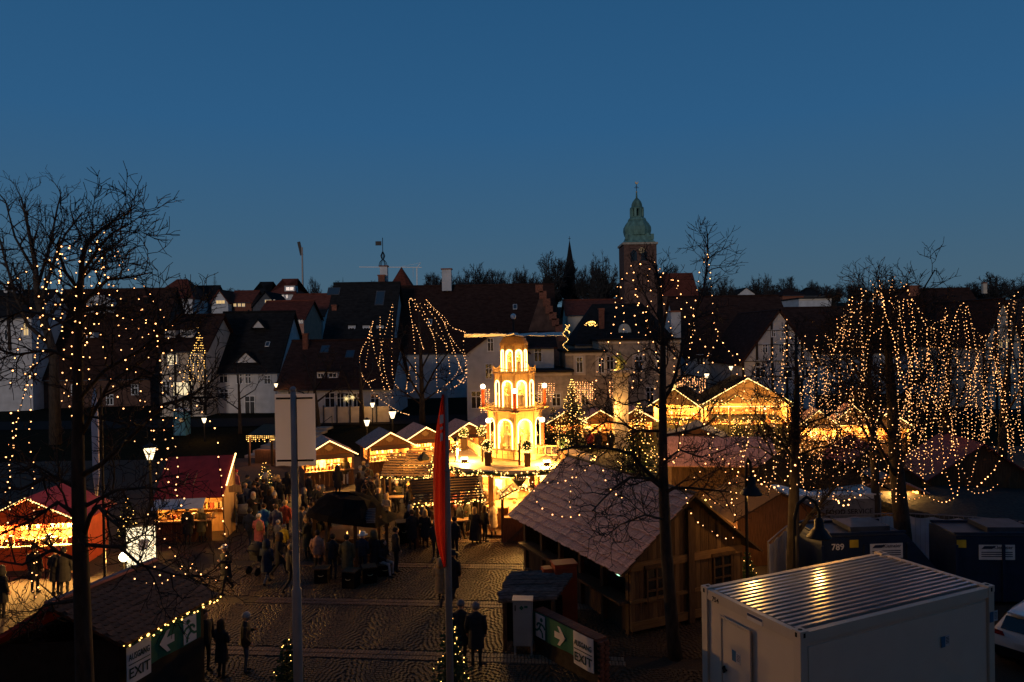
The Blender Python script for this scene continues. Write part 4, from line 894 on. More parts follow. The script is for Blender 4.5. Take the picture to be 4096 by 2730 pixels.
# black hut in the crowd
p = G(1400, 2130, 0.0); c = Vector((P(1402, 2050, 30.5).x, 30.5, 0)); BH = thing('black_round_hut', 'black tarred round hut roof in the middle of the crowd', 'hut', c)
rng = random.Random(5); n = 16
b = B(); rings = [(1.9, 1.78), (1.65, 1.98), (1.3, 2.35), (.95, 2.6), (.5, 2.7), (.05, 2.72)]
b.lathe(rings, n, sy=.85); b.v = [(x+rng.uniform(-.12, .12), y+rng.uniform(-.1, .1), z_+rng.uniform(-.08, .08)-.12*x) for x, y, z_ in b.v]; rf = part('tarp_roof', b, M_TARP, BH)
for i in range(9): b = B(); b.box((.95+.02*i, -.75-.07*i, 2.22-.05*i), (.5-.02*i, .07, .03), .15); part('roof_slat', b, M('pale_slat', (.13, .135, .15), .6), BH)
for i in range(8):
    an = i*math.pi/4+.3; b = B(); b.box((1.5*math.cos(an), 1.25*math.sin(an), .95), (.14, .14, 1.9), an); part('post', b, M_WOODD, BH)
b = B(); b.lathe([(1.2, .05), (1.2, 1.04)], 16, sy=.85); part('counter', b, M_WOODD, BH); b = B(); b.lathe([(1.0, 1.06), (1.45, 1.06), (1.45, 1.12), (1.0, 1.12)], 16, sy=.85); part('counter_top', b, M_WOOD, BH)
p = G(1468, 1888, 2.0)
t = thing('wagon_wheel', 'wooden wagon wheel leaning on the black hut roof', 'wheel', (c.x+.55, c.y+1.1, 2.35))
b = B(); b.tube([(.34*math.cos(a_), 0, .34*math.sin(a_)+.3) for a_ in np.linspace(0, 2*math.pi, 17)], .03, 5); part('rim', b, M_WOODD, t)
for i in range(6): an = i*math.pi/3; b = B(); b.bar((0, 0, .3), (.33*math.cos(an), 0, .3+.33*math.sin(an)), .03); part('spoke', b, M_WOODD, t)
# barrels / black crates used as tables
def crate(label, px, py, h=.95, w_=.5): v = G(px, py); t = thing('standing_crate', label, 'crate', v, RND.uniform(-.4, .4)); b = B(); b.box((0, 0, h/2), (w_, w_, h)); part('body', b, M_TARP, t); b = B(); b.tube([(-.1, -w_/2-.01, h*.62), (-.05, -w_/2-.03, h*.57), (.05, -w_/2-.03, h*.57), (.1, -w_/2-.01, h*.62)], .014, 5); part('handle', b, M_GOLD, t); b = B(); b.box((0, 0, h+.02), (w_+.04, w_+.04, .04)); part('lid', b, M_WOODD, t)
crate('black crate seat with rope handle in front of the hut', 1405, 2350, .62); crate('black crate seat right of the rope handled one', 1478, 2330, .6); crate('tall black crate table at the right of the hut', 1612, 2172, .95, .6); crate('black crate seat by the seated guest in pale trousers', 1535, 2302, .45); crate('black crate seat at the left front of the hut', 1290, 2330, .55)
for i, (px, py) in enumerate(((1422, 2168), (1490, 2175))):
    v = G(px, py, 1.13); t = thing('candle_light', ['tiny flame of a candle on hut counter, left one', 'tiny flame of a candle on hut counter, right one'][i], 'candle', (c.x+(.1 if i == 0 else .6), c.y-1.1+.1*i, 1.13)); b = B(); b.lathe([(.03, 0), (.03, .1)], 8); part('wax', b, M_CLOTH, t); b = B(); b.lathe([(.01, .1), (.035, .15), (.02, .24), (.003, .3)], 6); part('flame', b, E_FLAME, t)
# ---------------------------------------------------------------- big shingled hut
E0, E1, R0, R1 = G(2490, 2305, 2.1), G(2030, 2060, 2.1), G(2890, 2010, 4.24), G(2365, 1855, 4.24)
ub = (E1-E0); ub.z = 0; LEN = ub.length; ub.normalize(); vx = Vector((ub.y, -ub.x, 0)); HW = (R0-E0).dot(vx)
HUT = thing('shingle_roof_hut', 'large timber hut with shingled roof in the right foreground', 'hut', (E0.x, E0.y, 0), math.atan2(vx.y, vx.x))
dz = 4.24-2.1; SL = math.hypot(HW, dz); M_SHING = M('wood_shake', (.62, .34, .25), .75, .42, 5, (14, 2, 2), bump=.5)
for s in (0, 1):
    x0, x1 = (0, HW) if s == 0 else (2*HW, HW)
    b = B(); b.slab((x0, 0, 2.1), (x0, LEN, 2.1), (x1, LEN, 4.24), (x1, 0, 4.24), .06); rs = part('roof_slope', b, M_WOODD, HUT)
    if s == 0: RS = rs
b = B(); b.bar((HW, -.03, 4.27), (HW, LEN+.03, 4.27), .14, .05); part('ridge_board', b, M_WOODD, HUT)
NR = 11; cw = .16; NC = int(LEN/cw); rl = SL/NR; an = math.atan2(dz, HW); rest = B(); cnt = 0
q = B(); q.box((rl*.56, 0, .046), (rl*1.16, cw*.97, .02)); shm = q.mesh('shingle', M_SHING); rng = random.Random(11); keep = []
for r_ in range(NR):
    for c_ in range(NC):
        keep.append(((c_+.5)*cw+rng.uniform(-.01, .01), r_*rl+rng.uniform(-.03, .015)-.03, rng.uniform(0, .012), r_))
keep.sort(key=lambda k: (Vector((k[1]*math.cos(an), k[0], 2.1+k[1]*math.sin(an)))-Vector((-3, -18, 9.3))).length)
Ra = Matrix.Rotation(-an, 3, 'Y') @ Matrix.Rotation(math.radians(7.0), 3, 'Y')
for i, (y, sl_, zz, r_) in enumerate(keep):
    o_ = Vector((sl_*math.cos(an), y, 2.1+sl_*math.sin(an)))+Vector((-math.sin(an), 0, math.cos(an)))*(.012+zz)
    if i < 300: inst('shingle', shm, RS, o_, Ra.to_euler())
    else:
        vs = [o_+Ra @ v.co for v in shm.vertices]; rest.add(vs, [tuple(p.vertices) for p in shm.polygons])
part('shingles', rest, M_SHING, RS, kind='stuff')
GY = .45; wx0, wx1 = .55, 2*HW-.55; k = dz/HW
n = 26
for i in range(n):                                          # vertical boards of the gable
    x = wx0+(wx1-wx0)*(i+.5)/n; top = 2.1+k*min(x, 2*HW-x)-.1; b = B(); b.box((x, GY+.02*(i % 2)*.4, (top+.25)/2), ((wx1-wx0)/n-.008, .05, top-.25)); part('wall_board', b, M_WOODD if i % 5 else M('wall_board_pale', (.15, .09, .045), .8, .3, 4, (8, 8, .6)), HUT)
for z, h in ((2.15, .24), (.32, .26), (1.08, .1)): b = B(); b.box(((wx0+wx1)/2, GY-.05, z), (wx1-wx0, .08, h)); part('cross_beam', b, M('hut_beam', (.2, .115, .05), .75, .3, 4, (.6, 8, 8)), HUT)
b = B(); b.box((HW+.05, GY-.08, 1.9), (.22, .16, 3.6)); part('post', b, M_WOODD, HUT)
for x in (HW*.55, HW*1.5):
    b = B()
    for sx_ in (-.36, 0, .36): b.box((x+sx_, GY-.06, 1.5), (.06, .07, 1.1))
    for z in (.98, 1.33, 1.68, 2.02): b.box((x, GY-.055, z), (.78, .06, .055))
    wn = part('window', b, M_WOODD, HUT); b = B(); b.box((x, GY-.035, 1.5), (.72, .02, 1.08)); part('pane', b, M_GLASS, wn)
    b = B(); b.box((x, GY-.09, 2.1), (.95, .1, .09)); part('lintel', b, M_WOODD, wn)
for i in range(6): b = B(); b.box((.62, .6+i*(LEN-1.0)/5, 1.05), (.16, .16, 2.1)); part('post', b, M_WOODD, HUT)
for i in range(22): b = B(); b.box((.7, .55+(LEN-1.0)*(i+.5)/22, .5), (.04, (LEN-1)/22-.01, 1.0)); part('counter_board', b, M_WOODD, HUT)
b = B(); b.box((.5, LEN/2, 1.05), (.6, LEN-1, .07)); part('counter_top', b, M_WOODD, HUT)
b = B(); b.box((2.2, LEN/2, 1.2), (.08, LEN-.9, 2.4)); part('inner_wall', b, M_WOODD, HUT)
b = B(); b.prism([(wx0, LEN-.4, 0), (wx1, LEN-.4, 0), (wx1, LEN-.4, 2.5), (HW, LEN-.4, 4.1), (wx0, LEN-.4, 2.5)], (0, .05, 0)); part('back_wall', b, M_WOODD, HUT)
b = B(); b.box((wx1, LEN/2, 1.05), (.05, LEN-.8, 2.1)); part('side_wall', b, M_WOODD, HUT)
b = B(); b.box((.25, .55, 1.98), (.14, .3, .1)); el_ = part('emergency_lamp', b, M_WHITE, HUT); b = B(); b.box((.17, .5, 1.97), (.02, .12, .05)); part('lamp_glass', b, E_GREEN, el_)
# trestle in front
v = G(2110, 2180); t = thing('wooden_trestle', 'dark wooden trestle bracing under the shingle roof corner', 'trestle', v, -.3)
b = B(); b.bar((0, 0, 0), (0, 0, 1.1), .14); b.bar((-.9, 0, .05), (-.05, 0, .85), .12); b.bar((.9, 0, .05), (.05, 0, .85), .12); b.box((0, 0, .06), (1.8, .12, .1)); part('brace', b, M_WOODD, t)
# ---------------------------------------------------------------- office container
CL, CN, CR = G(2801, 2349, 2.8), G(3201, 2534, 2.8), G(3971, 2346, 2.8)
CW, CD = (CR-CN).length, (CL-CN).length; CT = thing('office_container', 'beige site office container with ribbed steel roof, number 754', 'container', (CN.x, CN.y, 0), math.atan2((CR-CN).y, (CR-CN).x))
M_CONT = M('container_beige', (.50, .43, .35), .5, .06, 1.5); M_CPAN = M('container_panel', (.53, .46, .38), .55, .05, 1.5); M_ZINC = M('zinc_roof', (.52, .53, .55), .28, .15, 2, metal=.9)
b = B(); b.box((CW/2, CD/2, 1.3), (CW-.1, CD-.1, 2.6)); part('wall_panels', b, M_CPAN, CT)
for x in (.08, CW-.08):
    for y in (.08, CD-.08): b = B(); b.box((x, y, 1.34), (.2, .2, 2.68)); part('corner_post', b, M_CONT, CT)
for y in (.06, CD-.06): b = B(); b.box((CW/2, y, 2.67), (CW-.36, .14, .24)); part('top_rail', b, M_CONT, CT)
for x in (.06, CW-.06): b = B(); b.box((x, CD/2, 2.67), (.14, CD-.36, .24)); part('top_rail', b, M_CONT, CT)
M_HOLE = M('casting_hole', (.01, .01, .01), .8)
for x in (.09, CW-.09):
    for y in (.09, CD-.09):
        b = B(); b.box((x, y, 2.75), (.24, .24, .16)); cc = part('corner_casting', b, M_CONT, CT); b = B(); b.lathe([(.05, 0), (.05, .006)], 8, (x, y, 2.831)); sg = -1 if y < 1 else 1; b.box((x, y+sg*.121, 2.74), (.06, .004, .1)); sg = -1 if x < 1 else 1; b.box((x+sg*.121, y, 2.74), (.004, .06, .1)); part('casting_hole', b, M_HOLE, cc)
b = B(); n = 15; prof = []
for i in range(n):
    y0 = .2+(CD-.4)*i/n; st = (CD-.4)/n
    prof += [(y0, 2.66), (y0+st*.32, 2.66), (y0+st*.40, 2.79), (y0+st*.82, 2.79), (y0+st*.95, 2.66)]
prof.append((CD-.2, 2.66)); vs = [(x, y, z_) for x in (.16, CW-.16) for y, z_ in prof]; m_ = len(prof)
b.add(vs, [(i, i+1, m_+i+1, m_+i) for i in range(m_-1)]); part('ribbed_roof', b, M_ZINC, CT)
# door face (x = 0 side)
y0 = CD*.62; b = B(); b.box((-.002, y0, 1.2), (.05, .95, 2.1)); dr = part('door', b, M_CPAN, CT)
b = B()
for s in (-1, 1): b.box((-.03, y0+s*.5, 1.22), (.05, .05, 2.14))
b.box((-.03, y0, 2.3), (.05, 1.05, .05)); part('door_frame', b, M_CONT, dr)
b = B(); b.box((-.07, y0+.37, 1.05), (.06, .03, .16)); b.box((-.1, y0+.31, 1.08), (.03, .16, .03)); part('door_handle', b, M_IRON, dr)
def sticker(parent, x, y, z, face):
    b = B()
    if face == 'x': b.box((x, y+.07, z), (.006, .14, .26))
    else: b.box((x-.07, y, z), (.14, .006, .26))
    s = part('sticker', b, M('sticker_blue', (.03, .13, .25), .5), parent)
    b = B()
    if face == 'x': b.box((x, y-.08, z-.01), (.005, .16, .26))
    else: b.box((x+.08, y, z+.01), (.16, .005, .26))
    part('sticker_text', b, M('sticker_white', (.5, .5, .52), .5), s)
    b = B()
    for i in range(5):
        if face == 'x': b.box((x-.004, y-.08, z+.07-.035*i), (.004, .11, .012))
        else: b.box((x+.08, y-.004, z+.09-.035*i), (.11, .004, .012))
    part('sticker_lines', b, M_IRON, s)
sticker(dr, -.03, y0-.02, 1.5, 'x'); sticker(CT, CW*.72, -.0, 1.75, 'y'); sticker(CT, CW-.03, -.03, 2.05, 'y')
me = text_mesh('754', .17, M_IRON); o = part('lettering', me, None, CT); o.rotation_euler = (math.pi/2, 0, -math.pi/2); o.location = (-.014, CD-.5, 2.62)
b = B(); b.box((-.012, CD*.42, 2.63), (.01, .5, .17)); nm = part('name_plate', b, M_CLOTH, CT); b = B(); b.box((-.019, CD*.42, 2.67), (.008, .48, .06)); part('plate_stripe', b, M('plate_blue', (.03, .05, .14), .5), nm)
b = B(); b.box((CW/2, .035, 1.3), (CW-.5, .03, 2.3)); part('side_panel', b, M_CPAN, CT)
# ---------------------------------------------------------------- compactors
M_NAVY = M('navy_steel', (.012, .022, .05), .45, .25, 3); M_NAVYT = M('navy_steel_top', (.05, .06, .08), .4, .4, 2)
def compactor(label, x, y, rz, num, off=0.0):
    t = thing('waste_compactor', label, 'container', (x, y, 0), rz)
    b = B(); b.prism([(0, 0, .15), (4.4, 0, .15), (4.4, 0, .7), (3.0, 0, 2.3), (0, 0, 2.3)], (0, 1.8, 0)); part('body', b, M_NAVY, t)
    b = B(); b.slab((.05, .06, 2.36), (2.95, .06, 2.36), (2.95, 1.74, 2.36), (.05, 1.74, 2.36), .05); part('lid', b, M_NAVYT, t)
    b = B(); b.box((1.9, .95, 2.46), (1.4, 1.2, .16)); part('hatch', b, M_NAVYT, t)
    for x_ in (.0, 1.5, 3.0): b = B(); b.box((x_, -.03, 1.1), (.09, .07, 1.9)); part('rib', b, M_NAVY, t)
    for y_ in (.1, 1.7): b = B(); b.bar((0, y_, 2.4), (3, y_, 2.4), .08); part('top_bar', b, M_NAVY, t)
    b = B(); b.box((1.12-off, -.012, 2.08), (.3, .01, .26)); part('warning_sticker', b, M('sticker_yellow', (.55, .38, .03), .5), t)
    b = B(); b.box((2.25-off, -.012, 1.8), (1.15, .01, .5)); pl = part('name_plate', b, M_CLOTH, t)
    b = B(); b.prism([(1.75-off, -.02, 1.91), (2.1-off, -.02, 1.91), (2.2-off, -.02, 2.01), (1.85-off, -.02, 2.01)], (0, -.003, 0))
    for i in range(3): b.box((2.25-off, -.02, 1.8-.07*i), (1.0, .004, .03))
    part('plate_print', b, M_NAVY, pl); me = text_mesh('Klemeier', .17, M_NAVY); o = part('lettering', me, None, pl); o.rotation_euler = (math.pi/2, 0, 0); o.location = (2.45-off, -.02, 1.96)
    if num: me = text_mesh(num, .3, M_CLOTH); o = part('lettering', me, None, t); o.rotation_euler = (math.pi/2, 0, 0); o.location = (.55, -.014, 1.98)
    for x_ in (.4, 3.6):
        for y_ in (.1, 1.7): b = B(); b.tube([(x_, y_-.06, .1), (x_, y_+.06, .1)], .1, 10); part('roller', b, M_IRON, t)
compactor('navy blue waste compactor numbered 789 behind the office container', 10.3, 24.3, math.radians(4), '789')
compactor('navy blue waste compactor with long name plate at right edge', 14.75, 24.2, math.radians(-4), None, .95)
# ---------------------------------------------------------------- fence with tarps
FP = [(8.7, 24.9), (10.1, 26.9), (11.9, 28.4), (15.4, 28.5), (17.6, 27.8), (19.8, 26.4), (22, 25.4)]
M_FT = M('fence_tarp', (.6, .58, .58), .7, .25, 1.5, bump=.3)
for i, (p, q) in enumerate(zip(FP, FP[1:])):
    p, q = Vector((*p, 0)), Vector((*q, 0)); dd = q-p
    t = thing('fence_panel', ['first tarped fence panel beside the wooden hut gable', 'second tarped fence panel behind the bell lamp', 'wide tarped fence panel below the food trailer', 'tarped fence panel right of thick bare trunk', 'tarped fence panel below the low brown kiosk', 'last tarped fence panel at the right edge'][i], 'fence', p)
    n = 24; b = B(); vs = []
    nrm = Vector((dd.y, -dd.x, 0)).normalized()
    for j in range(n+1):
        f = j/n; pp = p+dd*(.02+.96*f); w1 = .04*math.sin(f*17+i)+.03*math.sin(f*41); sag = .09*abs(math.sin(f*math.pi*2.5))
        vs += [pp+nrm*(w1*1.3)+Vector((0, 0, .12)), pp+nrm*w1+Vector((0, 0, 1.1)), pp+nrm*(.02)+Vector((0, 0, 1.96-sag))]
    b.add(vs, [(3*j+r_, 3*j+3+r_, 3*j+4+r_, 3*j+1+r_) for j in range(n) for r_ in (0, 1)]); part('tarp', b, M_FT, t, True, smooth=True)
    b = B()
    for f in (.005, .995): pp = p+dd*f; b.tube([pp, pp+Vector((0, 0, 2.05))], .025, 6)
    for z in (.15, 2.03): b.tube([p+dd*.005+Vector((0, 0, z)), p+dd*.995+Vector((0, 0, z))], .022, 6)
    part('frame', b, M_STEEL, t, True); b = B()
    for j in range(1, int(dd.length/.16)): pp = p+dd*(j/int(dd.length/.16))+nrm*.07; b.bar(pp+Vector((0, 0, .15)), pp+Vector((0, 0, 2.03)), .007)
    part('mesh_wires', b, M_STEEL, t, True)
    b = B(); b.box(p+Vector((0, 0, .07)), (.6, .25, .14), math.atan2(nrm.y, nrm.x)); part('foot_block', b, M_SAND, t, True)
# food trailer
t = thing('food_trailer', 'white food service trailer behind the tarped fence', 'trailer', (11.6, 30.2, 0), math.radians(3))
b = B(); b.box((1.9, 1.0, 1.4), (3.8, 2.0, 1.9)); part('body', b, M_WHITE, t); b = B(); b.slab((-.05, -.05, 2.4), (3.85, -.05, 2.4), (3.85, 2.05, 2.44), (-.05, 2.05, 2.44), .05); part('roof', b, M_WHITE, t)
b = B(); b.box((1.9, -.01, 1.72), (3.8, .012, .95)); pn = part('sign_band', b, M('band_grey', (.16, .16, .17), .6), t); b = B(); b.box((.75, -.022, 1.62), (1.0, .008, .12)); part('red_stripe', b, M_CANDLE, pn)
me = text_mesh('FOOD SERVICE &', .30, M_IRON); o = part('lettering', me, None, pn); o.rotation_euler = (math.pi/2, 0, 0); o.location = (2.55, -.022, 1.66)
for y_ in (.1, 1.9): b = B(); b.tube([(1.9, y_-.1, .32), (1.9, y_+.1, .32)], .32, 14); part('wheel', b, M_IRON, t)
# low kiosk at right
v = G(3960, 2060, 1.7); t = thing('low_kiosk', 'low round tan kiosk with dark flat roof behind fence', 'kiosk', (20.3, 32.0, 0))
b = B(); b.lathe([(4.0, 0), (4.0, 1.45)], 18); part('wall', b, M_WOODL, t); b = B(); b.lathe([(4.25, 1.4), (4.3, 1.6), (4.2, 1.75), (.5, 2.0)], 18); part('roof', b, M('gravel_roof', (.03, .03, .028), .9, .5, 8, bump=.8), t)
# dark huts seen from behind
def side_hut(label, loc, rz, w, dp, ze, zr, roofm, wallm):
    t = thing('dark_hut', label, 'hut', loc, rz)
    n = int(w/.3)
    for i in range(n): q = B(); q.box((-w/2+w*(i+.5)/n, 0, ze/2), (w/n-.012, .05, ze)); part('wall_board', q, wallm, t)
    q = B(); q.prism([(-w/2, .03, 0), (-w/2, dp, 0), (-w/2, dp, ze), (-w/2, dp/2, zr-.1), (-w/2, .03, ze)], (w, 0, 0)); part('walls', q, wallm, t)
    k_ = (zr-ze)/(dp/2); e_ = .35
    for y0, y1 in ((-e_, dp/2), (dp+e_, dp/2)): q = B(); q.slab((-w/2-.25, y0, ze-k_*e_), (w/2+.25, y0, ze-k_*e_), (w/2+.25, y1, zr), (-w/2-.25, y1, zr), .07); part('roof_panel', q, roofm, t)
    return t
side_hut('unlit hut with wide pinkish roof behind the black trunk', (11.2, 38.8, 0), math.radians(-8), 5.4, 4.6, 2.3, 3.35, M_ROOFP, M_WOODD)
stall('unlit dark gabled hut left of the white trailer', (13.2, 35.0, 0), math.radians(200), 4.4, 3.4, 2.3, 3.5, roofm=M_TARP, wood=M_WOODD, lit=False, ropes=False, awn=False, plaque=False, name='dark_hut')
stall('dark red roofed hut behind the lit white stall', (17.6, 37.8, 0), math.radians(170), 4.2, 3.6, 2.3, 3.8, roofm=M('dim_red_roof', (.16, .03, .03), .6, .3), wood=M_WOODD, lit=False, ropes=False, awn=False, plaque=False, name='dark_hut')
stall('second dark red roofed hut right of the lit white stall', (22.4, 37.6, 0), math.radians(172), 4.6, 3.8, 2.3, 3.9, roofm=M('dim_red_roof', (.16, .03, .03)), wood=M_WOODD, lit=False, ropes=False, awn=False, plaque=False, name='dark_hut')
stall('orange roofed low hut behind the bell lamp', (10.0, 31.8, 0), math.radians(190), 3.6, 3.0, 2.0, 2.9, roofm=M_WOODD, wood=M_WOOD, lit=False, ropes=False, awn=False, plaque=False, name='dark_hut')
stall('unlit bluish roofed stall left of the big chalet', at(2790, 1850), math.radians(165), 3.6, 3.0, 2.2, 3.0, roofm=M('blue_grey_felt', (.14, .15, .17), .7), lit=False, ropes=False, awn=False, plaque=False, name='dark_hut')
# barrel booth
v = G(2740, 2010, 0); t = thing('barrel_booth', 'round barrel shaped booth with bright open front and wreath', 'booth', (6.9, 29.0, 0), math.radians(20))
b = B(); b.tube([(0, 0, 1.3), (0, 2.2, 1.3)], 1.25, 18); part('barrel', b, M_WOODD, t)
b = B(); b.prism([(1.0*math.cos(a_), -.03, 1.35+1.0*math.sin(a_)) for a_ in np.linspace(0, 2*math.pi, 21)[:-1]], (0, .02, 0)); part('lit_front', b, E_BOX, t)
b = B(); b.box((0, .9, .15), (2, 1.8, .3)); part('base', b, M_WOODD, t); lamp((0, -.8, 1.7), 60, t, world=False)
garland('booth_garland', 'fir garland with bulbs arched over barrel booth front', [(6.9+1.35*math.cos(a_)*.94, 28.85+1.35*math.cos(a_)*.34, 1.35+1.35*math.sin(a_)) for a_ in np.linspace(0, math.pi, 14)], .12, sp=.08, bulb=.028)
# lamps for the bright yard in front of the right hand stalls
for i, (px, py) in enumerate(((3230, 1850), (3350, 1790), (3060, 1760))):
    v = G(px, py); t = thing('yard_lamp', ['slim yard lamp lighting the yellow yard, near one', 'slim yard lamp beside the steep gable stall', 'slim yard lamp in front of the chalet'][i], 'lamp', v)
    b = B(); b.tube([(0, 0, 0), (0, 0, 2.7)], .035, 6); part('pole', b, M_IRON, t); b = B(); b.lathe([(.06, 2.7), (.16, 2.75), (.02, 2.95)], 8); part('shade', b, M_IRON, t); b = B(); b.ball((0, 0, 2.66), .09, 8, 6); part('bulb', b, E_HOT, t); lamp(v+Vector((0, 0, 2.5)), 210, t, r=.12)
# ---------------------------------------------------------------- utility corner
v = G(1990, 2640); t = thing('bark_roof_shelter', 'low shelter with rough bark board roof beside grey cabinet', 'shelter', G(2010, 2660))
A_, B_, C_, D_ = G(1990, 2405, 1.5), G(2225, 2395, 1.55), G(2300, 2290, 1.6), G(2050, 2292, 1.55)
rng = random.Random(4)
for i in range(11):
    f = (i+.5)/11; p = A_.lerp(D_, f); q_ = B_.lerp(C_, f); p = p+(p-q_)*rng.uniform(-.02, .06); b = B(); b.tube([p, p.lerp(q_, .33)+Vector((0, 0, rng.uniform(-.02, .04))), p.lerp(q_, .66)+Vector((0, 0, rng.uniform(-.02, .04))), q_], [.10, .11, .10, .08], 6, sy=.4); part('bark_board', b, M('bark_board', (.17, .14, .125), .85, .5, 6, (1, 4, 4), bump=.6), t, True)
for p in (A_.lerp(B_, .12), D_.lerp(A_, .05), A_.lerp(B_, .95), C_): b = B(); b.bar(Vector((p.x, p.y+.06, 0)), Vector((p.x, p.y+.06, p.z-.08)), .12); part('post', b, M_WOODD, t, True)
p, q_ = A_.lerp(D_, .3), B_.lerp(C_, .3); b = B(); b.prism([(p.x+.05, p.y, 0), (q_.x, q_.y, 0), (q_.x, q_.y, 1.4), (p.x+.05, p.y, 1.4)], (0, .05, 0)); part('wall', b, M_TARP, t, True)
v = G(2093, 2628); t = thing('electric_cabinet', 'grey steel electric cabinet on short legs', 'cabinet', v, -.08)
M_GREY = M('cabinet_grey', (.30, .31, .30), .5, .12, 2)
b = B(); b.box((0, .18, .95), (.56, .36, 1.3)); part('body', b, M_GREY, t); b = B(); b.box((0, .16, 1.62), (.6, .42, .05)); part('cap', b, M_GREY, t); b = B(); b.box((0, -.008, .95), (.5, .02, 1.22)); dd_ = part('door', b, M_GREY, t); b = B(); b.box((-.21, -.03, 1.42), (.03, .03, .16)); part('door_handle', b, M_IRON, dd_); b = B(); b.prism([(-.1, -.022, 1.42), (-.03, -.022, 1.35), (.04, -.022, 1.42), (-.03, -.022, 1.49)], (0, -.003, 0)); b.box((.1, -.022, 1.45), (.1, .004, .06)); part('emblem', b, M_BGREEN, dd_)
for x in (-.24, .24): b = B(); b.box((x, .18, .15), (.05, .3, .3)); part('leg', b, M_GREY, t)
v = G(2280, 2520); t = thing('orange_cabinet', 'tall rust orange cabinet standing behind the exit wall', 'cabinet', G(2292, 2560, 0)+Vector((-.15, 1.4, 0)), .2)
M_ORG = M('orange_enamel', (.33, .06, .025), .5, .2, 2); b = B(); b.box((0, 0, .95), (.72, .5, 1.9)); part('body', b, M_ORG, t); b = B(); b.box((0, 0, 1.92), (.78, .56, .05)); part('lid', b, M_ORG, t); b = B(); b.box((0, -.26, .95), (.6, .02, 1.7)); part('door', b, M_ORG, t)
b = B(); b.box((-.55, .1, .9), (.3, .35, 1.75)); part('side_box', b, M_ORG, t)
Wa, Wb = G(2135, 2440, 1.25), G(2392, 2565, 1.25); du = (Wb-Wa); du.z = 0; wl = du.length; BW = thing('brick_wall', 'low brick wall draped with the right exit banner', 'wall', (Wa.x, Wa.y, 0), math.atan2(du.y, du.x))
b = B(); b.box((wl/2, .17, .6), (wl-.02, .30, 1.2)); part('core', b, M_EARTH, BW); bm_ = {}
q = B(); q.box((0, 0, 0), (.23, .1, .062)); m1 = q.mesh('brick', M_BRICK)
for r_ in range(17):
    z = .04+r_*.071
    for i in range(2): inst('brick', m1, BW, (wl+.0, .09+i*.17+(.04 if r_ % 2 else 0), z), (0, 0, math.pi/2), (.62, 1, 1))
for i in range(int(wl/.1)): b = B() if i == 0 else b; inst('brick', m1, BW, (.05+i*.1, .17, 1.24), (0, 0, math.pi/2), (1.5, .9, 1))
ban_o = Wa; uu = du.normalized(); nn = Vector((uu.y, -uu.x, 0))
banner('green and white exit banner with arrow draped over brick wall', Wa+nn*.06-uu*.05+Vector((0, 0, -.70)), uu, Vector((0, 0, 1)), wl*.98, .72, True)
# small soil bed round the tree
# ---------------------------------------------------------------- car
v = Vector((13.2, 19.8, 0)); CAR = thing('parked_car', 'white hatchback car half hidden behind the office container', 'car', (13.6, 19.3, 0), math.radians(-55))
st = [(-.02, .72, .45, .80, .40, .80), (.06, .84, .32, .95, .66, 1.02), (.35, .88, .26, .98, .60, 1.38), (.75, .89, .25, .97, .60, 1.5), (1.8, .9, .24, .95, .62, 1.53), (2.6, .9, .24, .94, .58, 1.42), (3.2, .89, .25, .92, .56, 1.0), (4.0, .86, .27, .84, .55, .88), (4.25, .72, .4, .66, .5, .68)]
b = B(); rg = []
for y, hw, z0, z1, rw, zr_ in st:
    rg.append([(-hw*.92, y, z0), (-hw, y, (z0+z1)/2), (-hw*.97, y, z1), (-rw, y, zr_-.05), (-rw*.8, y, zr_), (rw*.8, y, zr_), (rw, y, zr_-.05), (hw*.97, y, z1), (hw, y, (z0+z1)/2), (hw*.92, y, z0)])
vs = sum(rg, []); b.add(vs, [(i*10+j, (i+1)*10+j, (i+1)*10+(j+1) % 10, i*10+(j+1) % 10) for i in range(len(rg)-1) for j in range(10)]+[tuple(range(10)), tuple((len(rg)-1)*10+j for j in range(10))[::-1]])
part('body', b, M('white_car_paint', (.62, .62, .62), .2, .03, coat=.6), CAR, smooth=True)
def strip(nm, pts, m): b = B(); b.add(pts, [tuple(range(len(pts)))]); b.add([(x, y-.01, z_+.004) for x, y, z_ in pts], [tuple(range(len(pts)))[::-1]]); part(nm, b, m, CAR)
strip('rear_window', [(-.62, .06, 1.04), (.62, .06, 1.04), (.56, .29, 1.36), (-.56, .29, 1.36)], M_GLASS)
for s in (-1, 1):
    b = B(); b.prism([(s*.5, -.0, .88), (s*.86, .06, .86), (s*.88, .12, .98), (s*.55, .02, .98)], (0, -.03, 0)); part('tail_light', b, M('tail_light_red', (.25, .01, .015), .2), CAR)
    b = B(); b.add([(s*.905, .6, 1.0), (s*.915, 2.6, .97), (s*.70, 2.3, 1.38), (s*.68, .9, 1.42)], [(0, 1, 2, 3)]); part('side_window', b, M_GLASS, CAR)
    for y in (.75, 3.35):
        b = B(); b.tube([(s*.72, y, .32), (s*.92, y, .32)], .32, 16); wh = part('wheel', b, M_IRON, CAR); b = B(); b.tube([(s*.90, y, .32), (s*.93, y, .32)], .2, 12); part('rim', b, M_STEEL, wh)
b = B(); b.box((0, -.02, .48), (1.5, .1, .22)); part('bumper', b, M_IRON, CAR); b = B(); b.box((0, -.075, .74), (.52, .012, .11)); part('number_plate', b, M_CLOTH, CAR)
b = B(); b.slab((-.5, .18, 1.5), (.5, .18, 1.5), (.5, .5, 1.5), (-.5, .5, 1.5), .04); part('spoiler', b, M('white_car_paint'), CAR)
